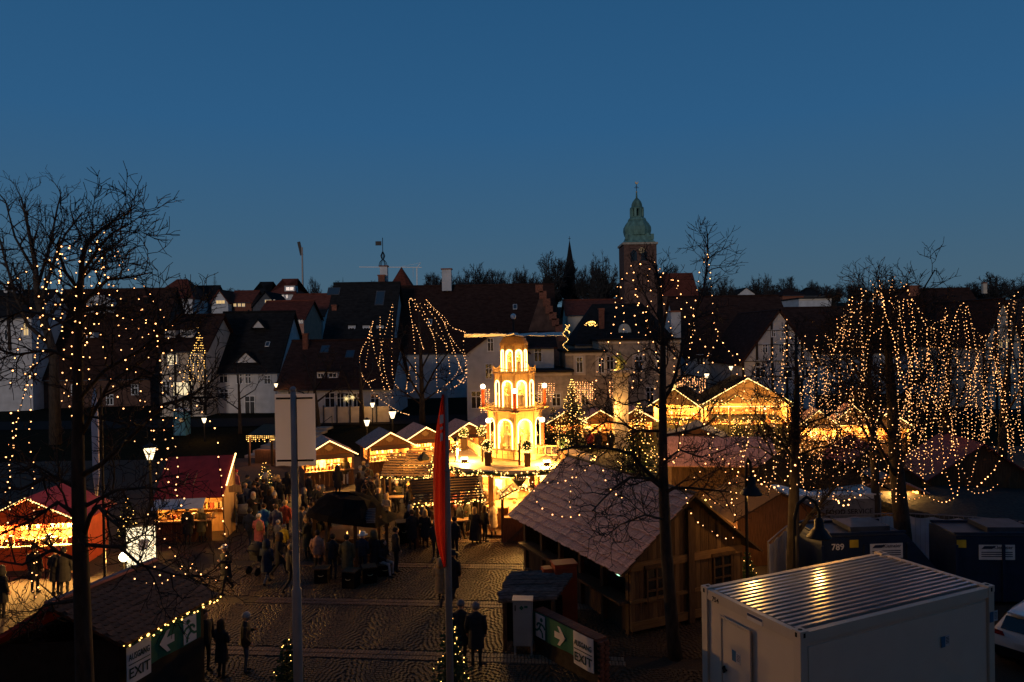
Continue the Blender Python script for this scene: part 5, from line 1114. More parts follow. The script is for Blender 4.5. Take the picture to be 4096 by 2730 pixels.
# ---------------------------------------------------------------- flagpoles
p = P(1172, 1560, 12.6); zt_ = p.z; t = thing('flagpole', 'steel flagpole with blank white banner, left of the red flag', 'flagpole', (p.x, 12.6, 0))
zj, zm = P(1185, 2360, 12.6).z, P(1175, 1870, 12.6).z
b = B(); b.tube([(0, 0, 0), (0, 0, zj), (0, 0, zj+.05), (0, 0, zm), (0, 0, zm+.04), (0, 0, zt_)], [.083, .083, .062, .062, .052, .05], 12); b.ball((0, 0, zt_), .06, 8, 6); part('pole', b, M_STEEL, t, smooth=True)
kx = 12.6/FPX
zb0, zb1 = P(1172, 1868, 12.6).z, P(1172, 1578, 12.6).z
b = B(); n = 10; vs = []
for i in range(n+1):
    x = (-80+162*i/n)*kx; vs += [(x, .075+.012*math.sin(i*.9), zb0+.01*math.sin(i)), (x, .075+.008*math.sin(i*1.3), zb1)]
b.add(vs, [(2*i, 2*i+2, 2*i+3, 2*i+1) for i in range(n)]); b.add([(x, y+.008, z_) for x, y, z_ in vs], [(2*i, 2*i+1, 2*i+3, 2*i+2) for i in range(n)]); part('banner', b, M('blank_banner', (.93, .92, .92), .45, .05, 1.5, bump=.05, transl=.6), t, smooth=True)
for py in (1595, 1845): z_ = P(1172, py, 12.6).z; b = B(); b.bar((-72*kx, .05, z_), (74*kx, .05, z_), .03); part('banner_arm', b, M_IRON, t)
b = B(); b.tube([(.06, -.02, zb0-1.5), (.06, -.02, zt_-.1)], .006, 4); part('halyard', b, M_ROPE, t)
p = P(1781, 1560, 13.0); t = thing('flagpole', 'steel flagpole carrying a long drooping red flag', 'flagpole', (p.x, 13, 0))
zj = P(1782, 1880, 13).z
b = B(); b.tube([(0, 0, 0), (0, 0, zj), (0, 0, zj+.05), (0, 0, p.z)], [.068, .062, .05, .045], 12); b.ball((0, 0, p.z+.02), .055, 8, 6); part('pole', b, M_STEEL, t, smooth=True)
rows = [(1578, -4, 2), (1620, -12, 2), (1680, -22, 4), (1760, -34, 5), (1850, -40, 6), (1950, -42, 6), (2040, -42, 6), (2120, -38, 5), (2190, -28, 4), (2235, -16, 4), (2266, -6, 4)]
n = 12; b = B(); vs = []; M_FLAG = M('red_flag', (.85, .07, .03), .6, .12, 3, transl=.5); M_FLAGW = M('flag_white', (.6, .55, .52), .6, .1)
for py, l_, r_ in rows:
    for i in range(n+1):
        f = i/n; q = P(1774+ (py-1570)*.012 + l_*1.12+(r_-l_*1.12)*f, py, 12.93); vs.append((q.x-p.x, q.y-13+.07*math.sin(f*13+py*.004)-.02, q.z))
fs = [(j*(n+1)+i, j*(n+1)+i+1, (j+1)*(n+1)+i+1, (j+1)*(n+1)+i) for j in range(len(rows)-1) for i in range(n)]
b.add(vs, fs); fl = part('flag', b, M_FLAG, t, smooth=True)
b = B()
for (py0, py1, f0, f1) in ((1662, 1698, .38, .72), (1710, 1722, .4, .68), (1735, 1768, .42, .66)):
    q = [P(1772-30+44*f, py, 12.80) for f, py in ((f0, py1), (f1, py1-6), (f1, py0-4), (f0, py0))]; b.add([(v_.x-p.x, v_.y-13, v_.z) for v_ in q], [(0, 1, 2, 3)])
part('flag_emblem', b, M_FLAGW, fl)
b = B(); b.tube([(-.06, -.02, p.z-3.2), (-.06, -.02, p.z-.05)], .006, 4); part('halyard', b, M_ROPE, t); b = B(); b.ball((.0, -.08, zj), .03, 6, 4); part('cleat', b, M_STEEL, t)
p = P(375, 1545, 24); t = thing('flagpole', 'slim pole with furled pale pink flag behind the big lit tree', 'flagpole', (p.x+.02, 24, 0))
b = B(); b.tube([(.16, .1, 0), (.16, .1, p.z)], [.05, .035], 8); part('pole', b, M_IRON, t); b = B()
b.tube([(.0, 0, P(375, y_, 24).z) for y_ in (1555, 1600, 1700, 1800, 1900, 1985)], [.02, .09, .13, .12, .12, .03], 8, sy=.5); part('flag', b, M('pale_flag', (.7, .6, .6), .7, .2, 3), t, smooth=True)
# ---------------------------------------------------------------- street lamps
def street_lamp(label, px, py, d, s=1.0, kind=0, pw=18):
    p = P(px, py, d); zg = hgt(p.x, d) if d > 56 else 0
    t = thing('street_lamp', label, 'street lamp', (p.x, d, zg-.05), group='lantern street lamps'); h = p.z-zg
    b = B(); b.tube([(0, 0, 0), (0, 0, h)], [.07*s, .045*s], 8); part('post', b, M_IRON, t)
    b = B(); b.lathe([(.10*s, 0), (.26*s, .48*s), (.25*s, .5*s)], 8, (0, 0, h)); part('glass', b, EM('lantern_glow', (1, .78, .46), 2.6), t)
    b = B(); b.lathe([(.3*s, .5*s), (.28*s, .53*s), (.05*s, .66*s), (.02*s, .72*s)], 8, (0, 0, h)); part('cap', b, M_IRON, t)
    if pw: lamp(p+Vector((0, -.35, .2)), pw, t, r=.2)
street_lamp('lit funnel lantern right of the bare tree, above third stall', 1570, 1672, 58, 1.15)
street_lamp('lit lantern just above the second stall roof', 1468, 1702, 56, .95)
street_lamp('small lit lantern on the street left of funnel lantern', 1490, 1628, 67, .85)
street_lamp('small lit lantern left of the white plastered house', 817, 1690, 62, .85)
street_lamp('big funnel lantern behind the red roof stall', 600, 1835, 38.5, 1.3, pw=35)
street_lamp('tiny lit lantern at the corner of the brown roof house', 1104, 1548, 72.0, .75)
street_lamp('lit lantern left of the chalet roof', 2827, 1512, 69, .9)
street_lamp('lit lantern on white facade above the chalet', 2924, 1480, 72, .8)
street_lamp('lit lantern near the stone column foot', 2466, 1560, 60, .75)
def bell_lamp(label, px, py, d, side, base_px):
    p = P(px, py, d); bp = P(base_px, py, d); t = thing('bell_lamp', label, 'street lamp', (bp.x, d, 0)); dx = p.x-bp.x; z = p.z
    b = B(); b.tube([(0, 0, 0), (0, 0, z+.5), (dx*.15, 0, z+.95), (dx*.5, 0, z+1.15), (dx*.85, 0, z+1.0), (dx, 0, z+.75), (dx, 0, z+.5)], .05, 8); part('gooseneck', b, M_IRON, t)
    b = B(); b.lathe([(.34, 0), (.33, .03), (.22, .2), (.14, .27), (.13, .48), (.09, .55)], 16, (dx, 0, z)); part('bell_shade', b, M_IRON, t, smooth=True); q = B(); q.ball((dx, 0, z+.1), .07, 8, 6); part('bulb', q, E_HOT, t); lamp((bp.x+dx, d, z+.02), 30 if px > 3100 else 85, t, r=.1)
bell_lamp('dark bell shaped lamp lit from beneath, hanging above the fence', 3277, 2150, 20.5, 1, 3178); bell_lamp('dark bell shaped lamp lit from beneath, at the hut gable end', 3005, 1978, 22.5, 1, 2985)  # bulb and lamp put under each shade to warm gable and container roof
# statue column
p = P(2480, 1490, 58); t = thing('statue_column', 'tall pale stone column with lit green bronze statue on top', 'column', (p.x, 58, hgt(p.x, 58)-.1)); h = p.z-hgt(p.x, 58)+.1; k = 58/FPX
b = B(); b.box((0, 0, h/2), (54*k, 54*k, h)); part('shaft', b, M_CREAM, t); b = B(); b.box((0, 0, h+.1), (90*k, 90*k, .25)); b.box((0, 0, h-.12), (72*k, 72*k, .2)); part('capital', b, M_CREAM, t)
b = B(); b.lathe([(.38, .2), (.34, .5), (.24, .7), (.3, 1.0), (.24, 1.25), (.1, 1.35), (.13, 1.5), (.03, 1.68)], 8, (0, 0, h)); b.bar((-.2, 0, h+1.1), (-.6, -.1, h+1.3), .14); b.bar((.2, 0, h+1.1), (.5, -.1, h+.7), .14); part('statue', b, M('bronze_green', (.25, .28, .1), .5, .3), t)
lamp((p.x-.9, 57.0, p.z-3.0), 90, t, r=.2); lamp((p.x-.5, 57.2, p.z+.3), 16, t, r=.1)
# curtains of lights on the stone house
for i, (x0, x1, y0, y1, d, lab) in enumerate(((2300, 2378, 1530, 1625, 68.6, 'curtain of lights on sandstone wall right of the lit fir'), (2155, 2215, 1535, 1640, 65.6, 'curtain of lights on the annex wall beside the pyramid'), (2440, 2475, 1530, 1600, 71.6, 'short curtain of lights left of the stone column'), (2710, 2820, 1510, 1580, 71, 'curtain of lights behind the gold star stall'), (1925, 1960, 1560, 1650, 67.5, 'curtain of lights on white wall left of pyramid'))):
    q = []
    for c in range(int((x1-x0)/10)+1):
        n = RND.randint(6, 13)
        for r_ in range(n): q.append(P(x0+c*10+RND.uniform(-2, 2), y0+(y1-y0)*r_/12, d))
    t = thing('light_curtain', lab, 'string lights', P(x0, y0, d)); part('bulbs', bulbs_mesh(q, .034), E_BULB, t, True, kind='stuff'); b = B(); b.tube([P(x0, y0, d), P(x1, y0, d)], .015, 4); part('wire', b, M_ROPE, t, True)
for px, py, d, lab in ((1386, 1596, 72.8, 'glowing paper star hanging in window, the left one'), (1410, 1590, 72.8, 'glowing paper star hanging in window, the right one')):
    p = P(px, py, d); t = thing('paper_star', lab, 'star', p); b = B()
    for i in range(10):
        an = i*math.pi/5; r1 = .42 if i % 2 == 0 else .3; b.add([(.07*math.cos(an-.5), -.03, .07*math.sin(an-.5)), (.07*math.cos(an+.5), -.03, .07*math.sin(an+.5)), (r1*math.cos(an), 0, r1*math.sin(an)), (0, -.12, 0)], [(0, 1, 2), (0, 3, 2), (1, 3, 2)])
    part('points', b, EM('star_paper', (1, .72, .3), 1.3), t)
# steps, retaining wall behind the stalls
t = thing('stone_steps', 'broad stone steps climbing the dark bank behind the banner', 'steps', (P(1080, 1760, 57).x, 57, 0), math.radians(-8))
for i in range(7): b = B(); b.box((0, i*1.3, .1+i*.19), (3.6, 1.3, .2)); part('step', b, M_SAND, t)
b = B(); b.tube([(1.9, 0, 1.0), (1.9, 8, 2.3)], .03, 6); b.tube([(1.9, 0, 0), (1.9, 0, 1.0)], .03, 6); b.tube([(1.9, 8, 1), (1.9, 8, 2.3)], .03, 6); part('handrail', b, M_IRON, t)
a, c = P(1190, 1660, 68), P(1560, 1670, 68); t = thing('garden_wall', 'low pale garden wall in front of the star window house', 'wall', (a.x, 68, 1.2))
n = 7
for i in range(n): x = (c.x-a.x)*i/n; b = B(); b.box((x+(c.x-a.x)/n/2, 0, .75), ((c.x-a.x)/n-.12, .12, 1.7)); part('wall_panel', b, M_CREAM, t); b = B(); b.box((x, -.04, .8), (.14, .2, 1.9)); part('wall_post', b, M_DARKW, t)
p = P(728, 1668, 64); t = thing('portable_toilet', 'small blue portable cabin with round roof on the lawn', 'cabin', (p.x, 64, hgt(p.x, 64)-.1)); b = B(); b.box((0, 0, 1.05), (1.05, 1.0, 2.1)); part('body', b, M('cabin_blue', (.06, .2, .3), .5), t); b = B(); b.lathe([(.74, 2.1), (.6, 2.3), (.1, 2.36)], 4, ph=math.pi/4); part('roof', b, M_FRAME, t); b = B(); b.box((0, -.51, 1.0), (.8, .02, 1.8)); part('door', b, M('cabin_blue'), t)
b = B(); b.lathe([(.2, 0), (.2, .01)], 10, (0, 0, 0)); o = part('emblem', b, M_GOLD, t); o.rotation_euler = (math.pi/2, 0, 0); o.location = (.15, -.53, 1.35)
# ================================================================== trees
def rot_from(d, ang, az):
    d = d.normalized(); u = d.cross(Vector((0, 0, 1)))
    if u.length < 1e-3: u = Vector((1, 0, 0))
    u.normalize(); v = d.cross(u)
    return (d*math.cos(ang)+(u*math.cos(az)+v*math.sin(az))*math.sin(ang)).normalized()
def grow(bt, path, r0, level, rng, cfg):
    """spawn children along a branch path; level counts down"""
    if level <= 0: return
    seg = [(a, b) for a, b in zip(path, path[1:])]
    tot = sum((b-a).length for a, b in seg); n = max(2, int(tot*cfg['dens'][level]))
    pos = sorted(rng.uniform(cfg.get('t0', .15) if level == cfg['top'] else .2, 1.0) for _ in range(n)); acc = 0; i = 0
    for t in pos:
        s = t*tot
        while i < len(seg)-1 and acc+(seg[i][1]-seg[i][0]).length < s: acc += (seg[i][1]-seg[i][0]).length; i += 1
        a, b = seg[i]; l = (b-a).length; p = a.lerp(b, min(1, (s-acc)/max(l, 1e-6))); tg = (b-a).normalized()
        d = rot_from(tg, rng.uniform(.55, 1.15), rng.uniform(0, 2*math.pi)); d = (d+Vector((0, 0, cfg['up']*rng.uniform(.2, 1)))).normalized()
        ln = cfg['len'][level]*rng.uniform(.55, 1.2)*(1-.45*t); k = 4 if level > 1 else 3
        r = max(cfg['rmin'], min(r0*.55, cfg['rad'][level])*(1-.4*t)); pts = [p]; dd = d
        for j in range(k):
            dd = (dd+Vector((rng.gauss(0, cfg['wob']), rng.gauss(0, cfg['wob']), rng.gauss(0, cfg['wob'])+cfg['up']*.12))).normalized(); pts.append(pts[-1]+dd*ln/k)
        bt.tube(pts, [max(cfg['rmin']*.7, r*(1-.75*j/k)) for j in range(k+1)], 5 if level == 3 else (4 if level == 2 else 3), cap=False)
        grow(bt, pts, r, level-1, rng, cfg)
def near_tree(label, trunk, limbs, d, r, cfg, seed, up=True):
    """trunk and limbs as photograph-pixel polylines at depth d (limb ends drift in depth)"""
    rng = random.Random(seed); tp = [P(x, y, d) for x, y in trunk]; base = tp[0].copy(); g = hgt(base.x, base.y) if d > 56 else 0
    tp.insert(0, Vector((base.x, base.y, g-.1))) if base.z > g+.1 else None
    t = thing('bare_tree', label, 'tree', (base.x, base.y, g)); b = B(); n = len(tp)
    cl = [0.0]
    for i in range(1, n): cl.append(cl[-1]+(tp[i]-tp[i-1]).length)
    b.tube(tp, [r*((1.2 if i == 0 else 1)*(1-.35*c_/cl[-1])-.52*(c_/cl[-1])**2.2) for i, c_ in enumerate(cl)], 9); crown = B()
    for lm in limbs:
        pts, rl_ = lm[0], lm[1]; dy = rng.uniform(-.28, .28)*d*.35 if len(lm) < 3 else lm[2]
        q = [P(x, y, d+dy*(i/(len(pts)-1))) for i, (x, y) in enumerate(pts)]; m_ = len(q)
        b.tube(q, [rl_*(1-.7*i/(m_-1)) for i in range(m_)], 6); grow(crown, q, rl_, cfg['top'], rng, cfg)
    grow(crown, tp[len(tp)//2:], r*.5, cfg['top'], rng, cfg)
    part('trunk', b, M_BARK, t, True, smooth=True); part('crown', crown, M_TWIG, t, True); return t
CFG = dict(top=3, dens={3: 4.2, 2: 6.5, 1: 7.5}, len={3: 1.35, 2: .85, 1: .45}, rad={3: .028, 2: .016, 1: .010}, rmin=.0085, up=.25, wob=.22)
near_tree('big bare tree at left with sparse hanging bulb strings', [(345, 2900), (332, 2500), (320, 2150), (312, 1850), (312, 1500), (318, 1200), (328, 1040), (350, 965), (410, 915), (455, 885)], [
    ([(335, 2140), (362, 2060), (395, 2025), (430, 2070), (490, 2120)], .06), ([(315, 2100), (285, 2045), (230, 2010), (130, 2080), (0, 2140)], .06), ([(330, 1900), (400, 1862), (530, 1740), (650, 1620), (760, 1592), (860, 1590)], .06),
    ([(315, 1760), (380, 1640), (440, 1530), (540, 1465), (600, 1490), (640, 1520)], .05), ([(312, 1600), (420, 1480), (560, 1400), (690, 1290), (740, 1240)], .045), ([(312, 1330), (200, 1262), (90, 1245), (0, 1290)], .045),
    ([(314, 1160), (262, 1090), (232, 1000), (240, 950), (300, 990)], .04), ([(318, 1120), (375, 1020), (440, 940), (510, 895)], .04), ([(312, 1230), (430, 1120), (520, 1110), (610, 1090)], .04), ([(312, 1450), (200, 1400), (60, 1420), (-60, 1380)], .04),
    ([(330, 2250), (210, 2200), (90, 2260), (-40, 2240)], .05), ([(335, 2180), (480, 2190), (560, 2260), (700, 2300), (830, 2310)], .045), ([(325, 1960), (200, 1900), (80, 1960), (-50, 1900)], .05), ([(330, 2030), (470, 1960), (600, 1950), (720, 1990)], .045), ([(320, 2400), (180, 2420), (40, 2560)], .045), ([(312, 1250), (420, 1230), (560, 1250), (640, 1330)], .035)],
    14.6, .19, CFG, 21)
near_tree('bare tree in front of the shingle roof with bulb strings', [(2712, 2760), (2690, 2520), (2665, 2200), (2652, 1900), (2650, 1600), (2652, 1350), (2640, 1180), (2625, 1060)], [
    ([(2650, 1945), (2602, 1901), (2564, 1864), (2527, 1817), (2461, 1798), (2387, 1789), (2293, 1789), (2228, 1803)], .07, -1.5), ([(2655, 1975), (2695, 1953), (2760, 1953), (2855, 1962), (2930, 1970)], .06, -1.0), ([(2655, 1960), (2600, 1915), (2518, 1911), (2460, 1950), (2405, 2005), (2368, 2046)], .05, -2.5),
    ([(2650, 1725), (2545, 1724), (2490, 1696), (2425, 1686), (2370, 1720)], .045), ([(2652, 1745), (2760, 1724), (2830, 1700), (2880, 1650)], .045), ([(2650, 1500), (2602, 1470), (2555, 1485), (2500, 1513)], .035), ([(2652, 1430), (2597, 1395), (2527, 1420), (2470, 1480)], .03),
    ([(2655, 1600), (2686, 1550), (2705, 1490), (2728, 1397), (2765, 1290), (2815, 1150), (2832, 1030), (2830, 935)], .06, .8), ([(2652, 1850), (2720, 1800), (2800, 1830), (2900, 1800)], .04), ([(2650, 1640), (2580, 1600), (2500, 1620), (2430, 1590)], .035), ([(2650, 1300), (2590, 1200), (2540, 1090)], .03), ([(2652, 1560), (2750, 1500), (2850, 1520), (2900, 1480)], .035), ([(2660, 2080), (2580, 2060), (2480, 2100), (2420, 2150)], .035, -2)],
    20.6, .20, dict(CFG, rmin=.0088, dens={3: 3.9, 2: 5.8, 1: 6.8}, len={3: 1.5, 2: .85, 1: .42}), 33)
near_tree('bare forked tree between container and fence with bulb strings', [(3172, 2350), (3172, 2150), (3175, 2000), (3180, 1800), (3188, 1550), (3182, 1340)], [
    ([(3185, 2140), (3235, 2070), (3290, 2005), (3400, 1880), (3480, 1790)], .09, .5), ([(3178, 1880), (3100, 1830), (3040, 1790), (2980, 1790)], .05), ([(3180, 1850), (3120, 1760), (3060, 1690), (3020, 1660)], .05), ([(3182, 1830), (3270, 1790), (3350, 1790), (3420, 1770)], .05), ([(3182, 1750), (3240, 1690), (3300, 1670), (3360, 1620)], .045),
    ([(3184, 1650), (3130, 1590), (3080, 1560), (3040, 1500)], .04), ([(3186, 1560), (3240, 1480), (3290, 1430)], .035), ([(3180, 1950), (3090, 1930), (3000, 1960), (2930, 1930)], .045)], 24.2, .22, dict(CFG, rmin=.010), 44)
near_tree('thick bare tree in front of fence with dense bulb curtain', [(3625, 2330), (3612, 2140), (3598, 2000), (3588, 1900), (3575, 1700), (3560, 1500), (3545, 1300), (3540, 1170)], [
    ([(3590, 1920), (3540, 1830), (3480, 1720), (3430, 1600), (3390, 1450)], .09), ([(3588, 1880), (3650, 1760), (3720, 1620), (3760, 1450)], .08), ([(3580, 1780), (3500, 1650), (3480, 1480), (3500, 1300), (3515, 1110)], .07), ([(3578, 1700), (3640, 1540), (3660, 1350), (3680, 1180), (3740, 1080)], .07), ([(3585, 1850), (3480, 1800), (3380, 1790), (3300, 1820)], .05), ([(3565, 1550), (3420, 1400), (3320, 1330)], .05), ([(3570, 1620), (3700, 1480), (3800, 1420)], .05), ([(3550, 1350), (3470, 1220), (3440, 1140)], .04)],
    27.2, .32, dict(CFG, rmin=.011, len={3: 1.7, 2: 1.0, 1: .5}), 55)
CFGM = dict(CFG, rmin=.014, dens={3: 2.4, 2: 3.6, 1: 4.2}, len={3: 1.9, 2: 1.1, 1: .6}, top=3)
near_tree('bare tree behind white stall, left of the thick lit tree', [(3505, 2080), (3500, 1900), (3490, 1700), (3470, 1450), (3440, 1250)], [([(3495, 1800), (3420, 1650), (3360, 1500), (3330, 1350)], .07), ([(3492, 1750), (3560, 1600), (3580, 1450)], .06), ([(3480, 1600), (3400, 1420), (3370, 1280)], .05)], 30.5, .2, CFGM, 66)
near_tree('bare tree right of the thick lit tree, lights to its foot', [(3782, 1960), (3782, 1800), (3785, 1600), (3800, 1400), (3810, 1230)], [([(3784, 1750), (3720, 1640), (3690, 1500), (3660, 1380)], .07), ([(3785, 1700), (3850, 1580), (3890, 1450)], .07), ([(3790, 1560), (3850, 1400), (3870, 1290)], .05)], 37.5, .24, CFGM, 77)
near_tree('bare lit tree at the right picture edge', [(4012, 1900), (4010, 1750), (4020, 1550), (4050, 1350), (4075, 1200)], [([(4012, 1720), (3950, 1600), (3920, 1470)], .07), ([(4012, 1680), (4080, 1560), (4140, 1440)], .07), ([(4020, 1560), (3980, 1420), (3990, 1300)], .05)], 37.0, .24, CFGM, 88)
CFGF = dict(CFG, rmin=.02, dens={3: 1.1, 2: 1.9, 1: 2.4}, len={3: 3.4, 2: 1.9, 1: 1.0}, rad={3: .09, 2: .05, 1: .03}, up=.3, wob=.16)
near_tree('tall unlit bare tree with several stems behind the left lit tree', [(215, 1420), (190, 1330), (150, 1200), (140, 1050), (110, 900), (85, 790)], [([(200, 1380), (110, 1300), (60, 1180), (10, 1000), (-30, 850)], .2), ([(160, 1220), (210, 1060), (260, 940), (330, 850)], .2), ([(145, 1100), (60, 950), (20, 800)], .15), ([(150, 1150), (200, 980), (230, 830), (245, 770)], .15), ([(40, 1400), (30, 1200), (50, 1050)], .15), ([(180, 1280), (300, 1150), (400, 1030), (490, 960)], .15), ([(150, 1250), (20, 1150), (-60, 1050)], .14)], 62, .42, CFGF, 99)
near_tree('bare tree draped in bulb chains left of the pyramid', [(1690, 1700), (1688, 1600), (1685, 1480), (1680, 1350), (1675, 1240)], [([(1688, 1600), (1630, 1500), (1560, 1400), (1520, 1330)], .1), ([(1688, 1580), (1740, 1480), (1800, 1400), (1840, 1350)], .1), ([(1686, 1520), (1600, 1400), (1580, 1280)], .08), ([(1684, 1480), (1750, 1350), (1740, 1250)], .08), ([(1688, 1620), (1600, 1560), (1500, 1500)], .08), ([(1688, 1610), (1770, 1550), (1840, 1500)], .08)], 67, .26, dict(CFGF, len={3: 2.4, 2: 1.4, 1: .8}, rmin=.022), 100)
near_tree('small unlit bare tree in front of the star window house', [(1270, 1720), (1268, 1650), (1258, 1560), (1262, 1480)], [([(1266, 1620), (1210, 1570), (1160, 1560)], .09), ([(1266, 1610), (1330, 1560), (1400, 1550)], .09), ([(1262, 1580), (1230, 1480), (1220, 1420)], .08), ([(1262, 1560), (1310, 1480), (1340, 1430)], .08)], 65, .24, dict(CFGF, len={3: 2.0, 2: 1.2, 1: .7}, rmin=.022), 101)
near_tree('slim unlit bare tree beside the paper star windows', [(1448, 1720), (1446, 1620), (1440, 1500), (1442, 1420)], [([(1446, 1620), (1400, 1560), (1370, 1480)], .08), ([(1444, 1560), (1490, 1480), (1500, 1400)], .08)], 66, .24, dict(CFGF, len={3: 1.8, 2: 1.1, 1: .7}, rmin=.022), 102)
near_tree('bare tree beside the timbered shop with lit window', [(960, 1720), (958, 1640), (955, 1560), (950, 1450)], [([(957, 1640), (900, 1600), (850, 1540)], .07), ([(956, 1600), (1020, 1560), (1050, 1500)], .07)], 64, .16, dict(CFGF, len={3: 1.6, 2: 1.0, 1: .6}, rmin=.02), 103)
# ---- far trees on the hills
FT = []
for k in range(4):
    rng = random.Random(200+k); b = B(); tb = B(); tb.tube([(0, 0, 0), (.1, 0, 2.6), (0, .1, 4.6), (.1, 0, 6.2)], [.34, .28, .2, .1], 6); cfg = dict(top=2, dens={2: 3.4, 1: 4.2}, len={2: 1.9, 1: 1.0}, rad={2: .06, 1: .045}, rmin=.04, up=.25, wob=.2, t0=.1)
    for i in range(17):
        a_ = i*2.4+rng.uniform(-.3, .3); e_ = rng.uniform(.12, 1.0); z0 = 2.4+2.6*rng.random(); tip = Vector((3.6*math.cos(a_)*math.cos(e_*1.35), 3.6*math.sin(a_)*math.cos(e_*1.35), 4.4+4.6*math.sin(e_*1.45))); p0 = Vector((0, 0, z0)); mid = p0.lerp(tip, .5)+Vector((math.cos(a_), math.sin(a_), 0))*.5
        pts = [p0, p0.lerp(mid, .5), mid, mid.lerp(tip, .55)+Vector((0, 0, .2)), tip]; b.tube(pts, [.14, .12, .09, .06, .04], 5, cap=False); grow(b, pts, .12, 2, rng, cfg)
    FT.append((tb.mesh('trunk', M_TWIG_FAR), b.mesh('crown', M_TWIG_FAR)))
def far_tree(label, px, ytop, wpx, d, k, group='bare trees on the skyline'):
    p = P(px, ytop, d); zg = hgt(p.x, d)-.5; h = max(4, p.z-zg); t = thing('skyline_tree', label, 'tree', (p.x, d, zg), k*1.3, group)
    sx_ = wpx*d/FPX/8.0*1.15; t.scale = (sx_, sx_, h/10.0)
    inst('trunk', FT[k % 4][0], t, (0, 0, 0)); inst('crown', FT[k % 4][1], t, (0, 0, 0))
FL = [(1255, 1105, 62, 240, 'round bare skyline tree right of the floodlight mast'), (715, 1125, 60, 200, 'bare skyline tree behind the far red hip roof'), (1345, 1120, 60, 300, 'bare skyline tree above slate roof'), (1500, 1115, 60, 260, 'bare skyline tree left of the white chimney pair'), (1730, 1085, 90, 240, 'bare skyline tree left of the second white chimney'),
      (1850, 1085, 90, 200, 'skyline tree right of the second white chimney'), (1905, 1050, 130, 210, 'broad dark skyline tree right of second chimney'), (1985, 1065, 100, 230, 'bare skyline tree in the wood above pyramid'), (2050, 1070, 100, 220, 'bare skyline tree above pyramid, right part of wood'), (2110, 1060, 90, 250, 'bare skyline tree left of the dark spire'),
      (2200, 1005, 150, 235, 'big round dark skyline tree left of spire'), (2270, 1020, 110, 250, 'dark skyline tree right behind the spire'), (2330, 1060, 70, 240, 'small skyline tree right of the spire'), (2410, 1000, 120, 220, 'tall bare skyline tree between spire and church tower'), (2375, 1045, 70, 230, 'narrow skyline tree left of the church tower'),
      (2690, 1050, 80, 260, 'thin skyline tree right of the church tower'), (2900, 1105, 90, 230, 'dark skyline tree right of the lit leader twig'), (3025, 1095, 80, 260, 'bare skyline tree above the white far gable'), (3068, 1090, 45, 250, 'narrow columnar skyline tree on the right hill'), (3150, 1098, 80, 270, 'fan shaped bare skyline tree on the right hill'),
      (3255, 1118, 66, 280, 'small round bare skyline tree on the right hill'), (3340, 1125, 90, 260, 'dark skyline tree left of the dense light curtain'), (3420, 1120, 80, 250, 'dark skyline tree behind the dense light curtain'), (3890, 1120, 90, 200, 'dark skyline tree left of the large right edge tree'), (3985, 1085, 150, 190, 'large dark bare skyline tree at right edge'), (4080, 1095, 110, 200, 'dark bare skyline tree cut by the right edge'),
      (3560, 1100, 90, 240, 'thin bare skyline tree over the brown tiled roof'), (1785, 1105, 70, 250, 'low skyline bush tree behind second chimney'), (2820, 1110, 80, 270, 'skyline tree behind the church nave'), (30, 1160, 120, 190, 'dark skyline tree at the left picture edge'), (560, 1165, 90, 210, 'low skyline tree behind big lit tree'), (960, 1150, 70, 260, 'low skyline tree right of the far fir')]
for i, (px, yt, wp, d, lab) in enumerate(FL): far_tree(lab, px, yt, wp, d, i)
rng = random.Random(15)
for x0, x1, st_, ya, yb, lab in ((1720, 2490, 42, 1085, 1122, 'bare skyline tree in the dense wood between chimney and church'), (2600, 3440, 62, 1128, 1150, 'low bare skyline tree right of the church nave'), (3460, 4110, 66, 1128, 1152, 'low bare skyline tree behind the right hand roofs'), (330, 1000, 84, 1148, 1172, 'low bare skyline tree above the left hill houses')):
    x = x0; i = 0
    while x < x1: far_tree(lab, x+rng.uniform(-14, 14), rng.uniform(ya, yb), rng.uniform(85, 125), rng.uniform(240, 300), i+3, lab+'s'); x += st_; i += 1
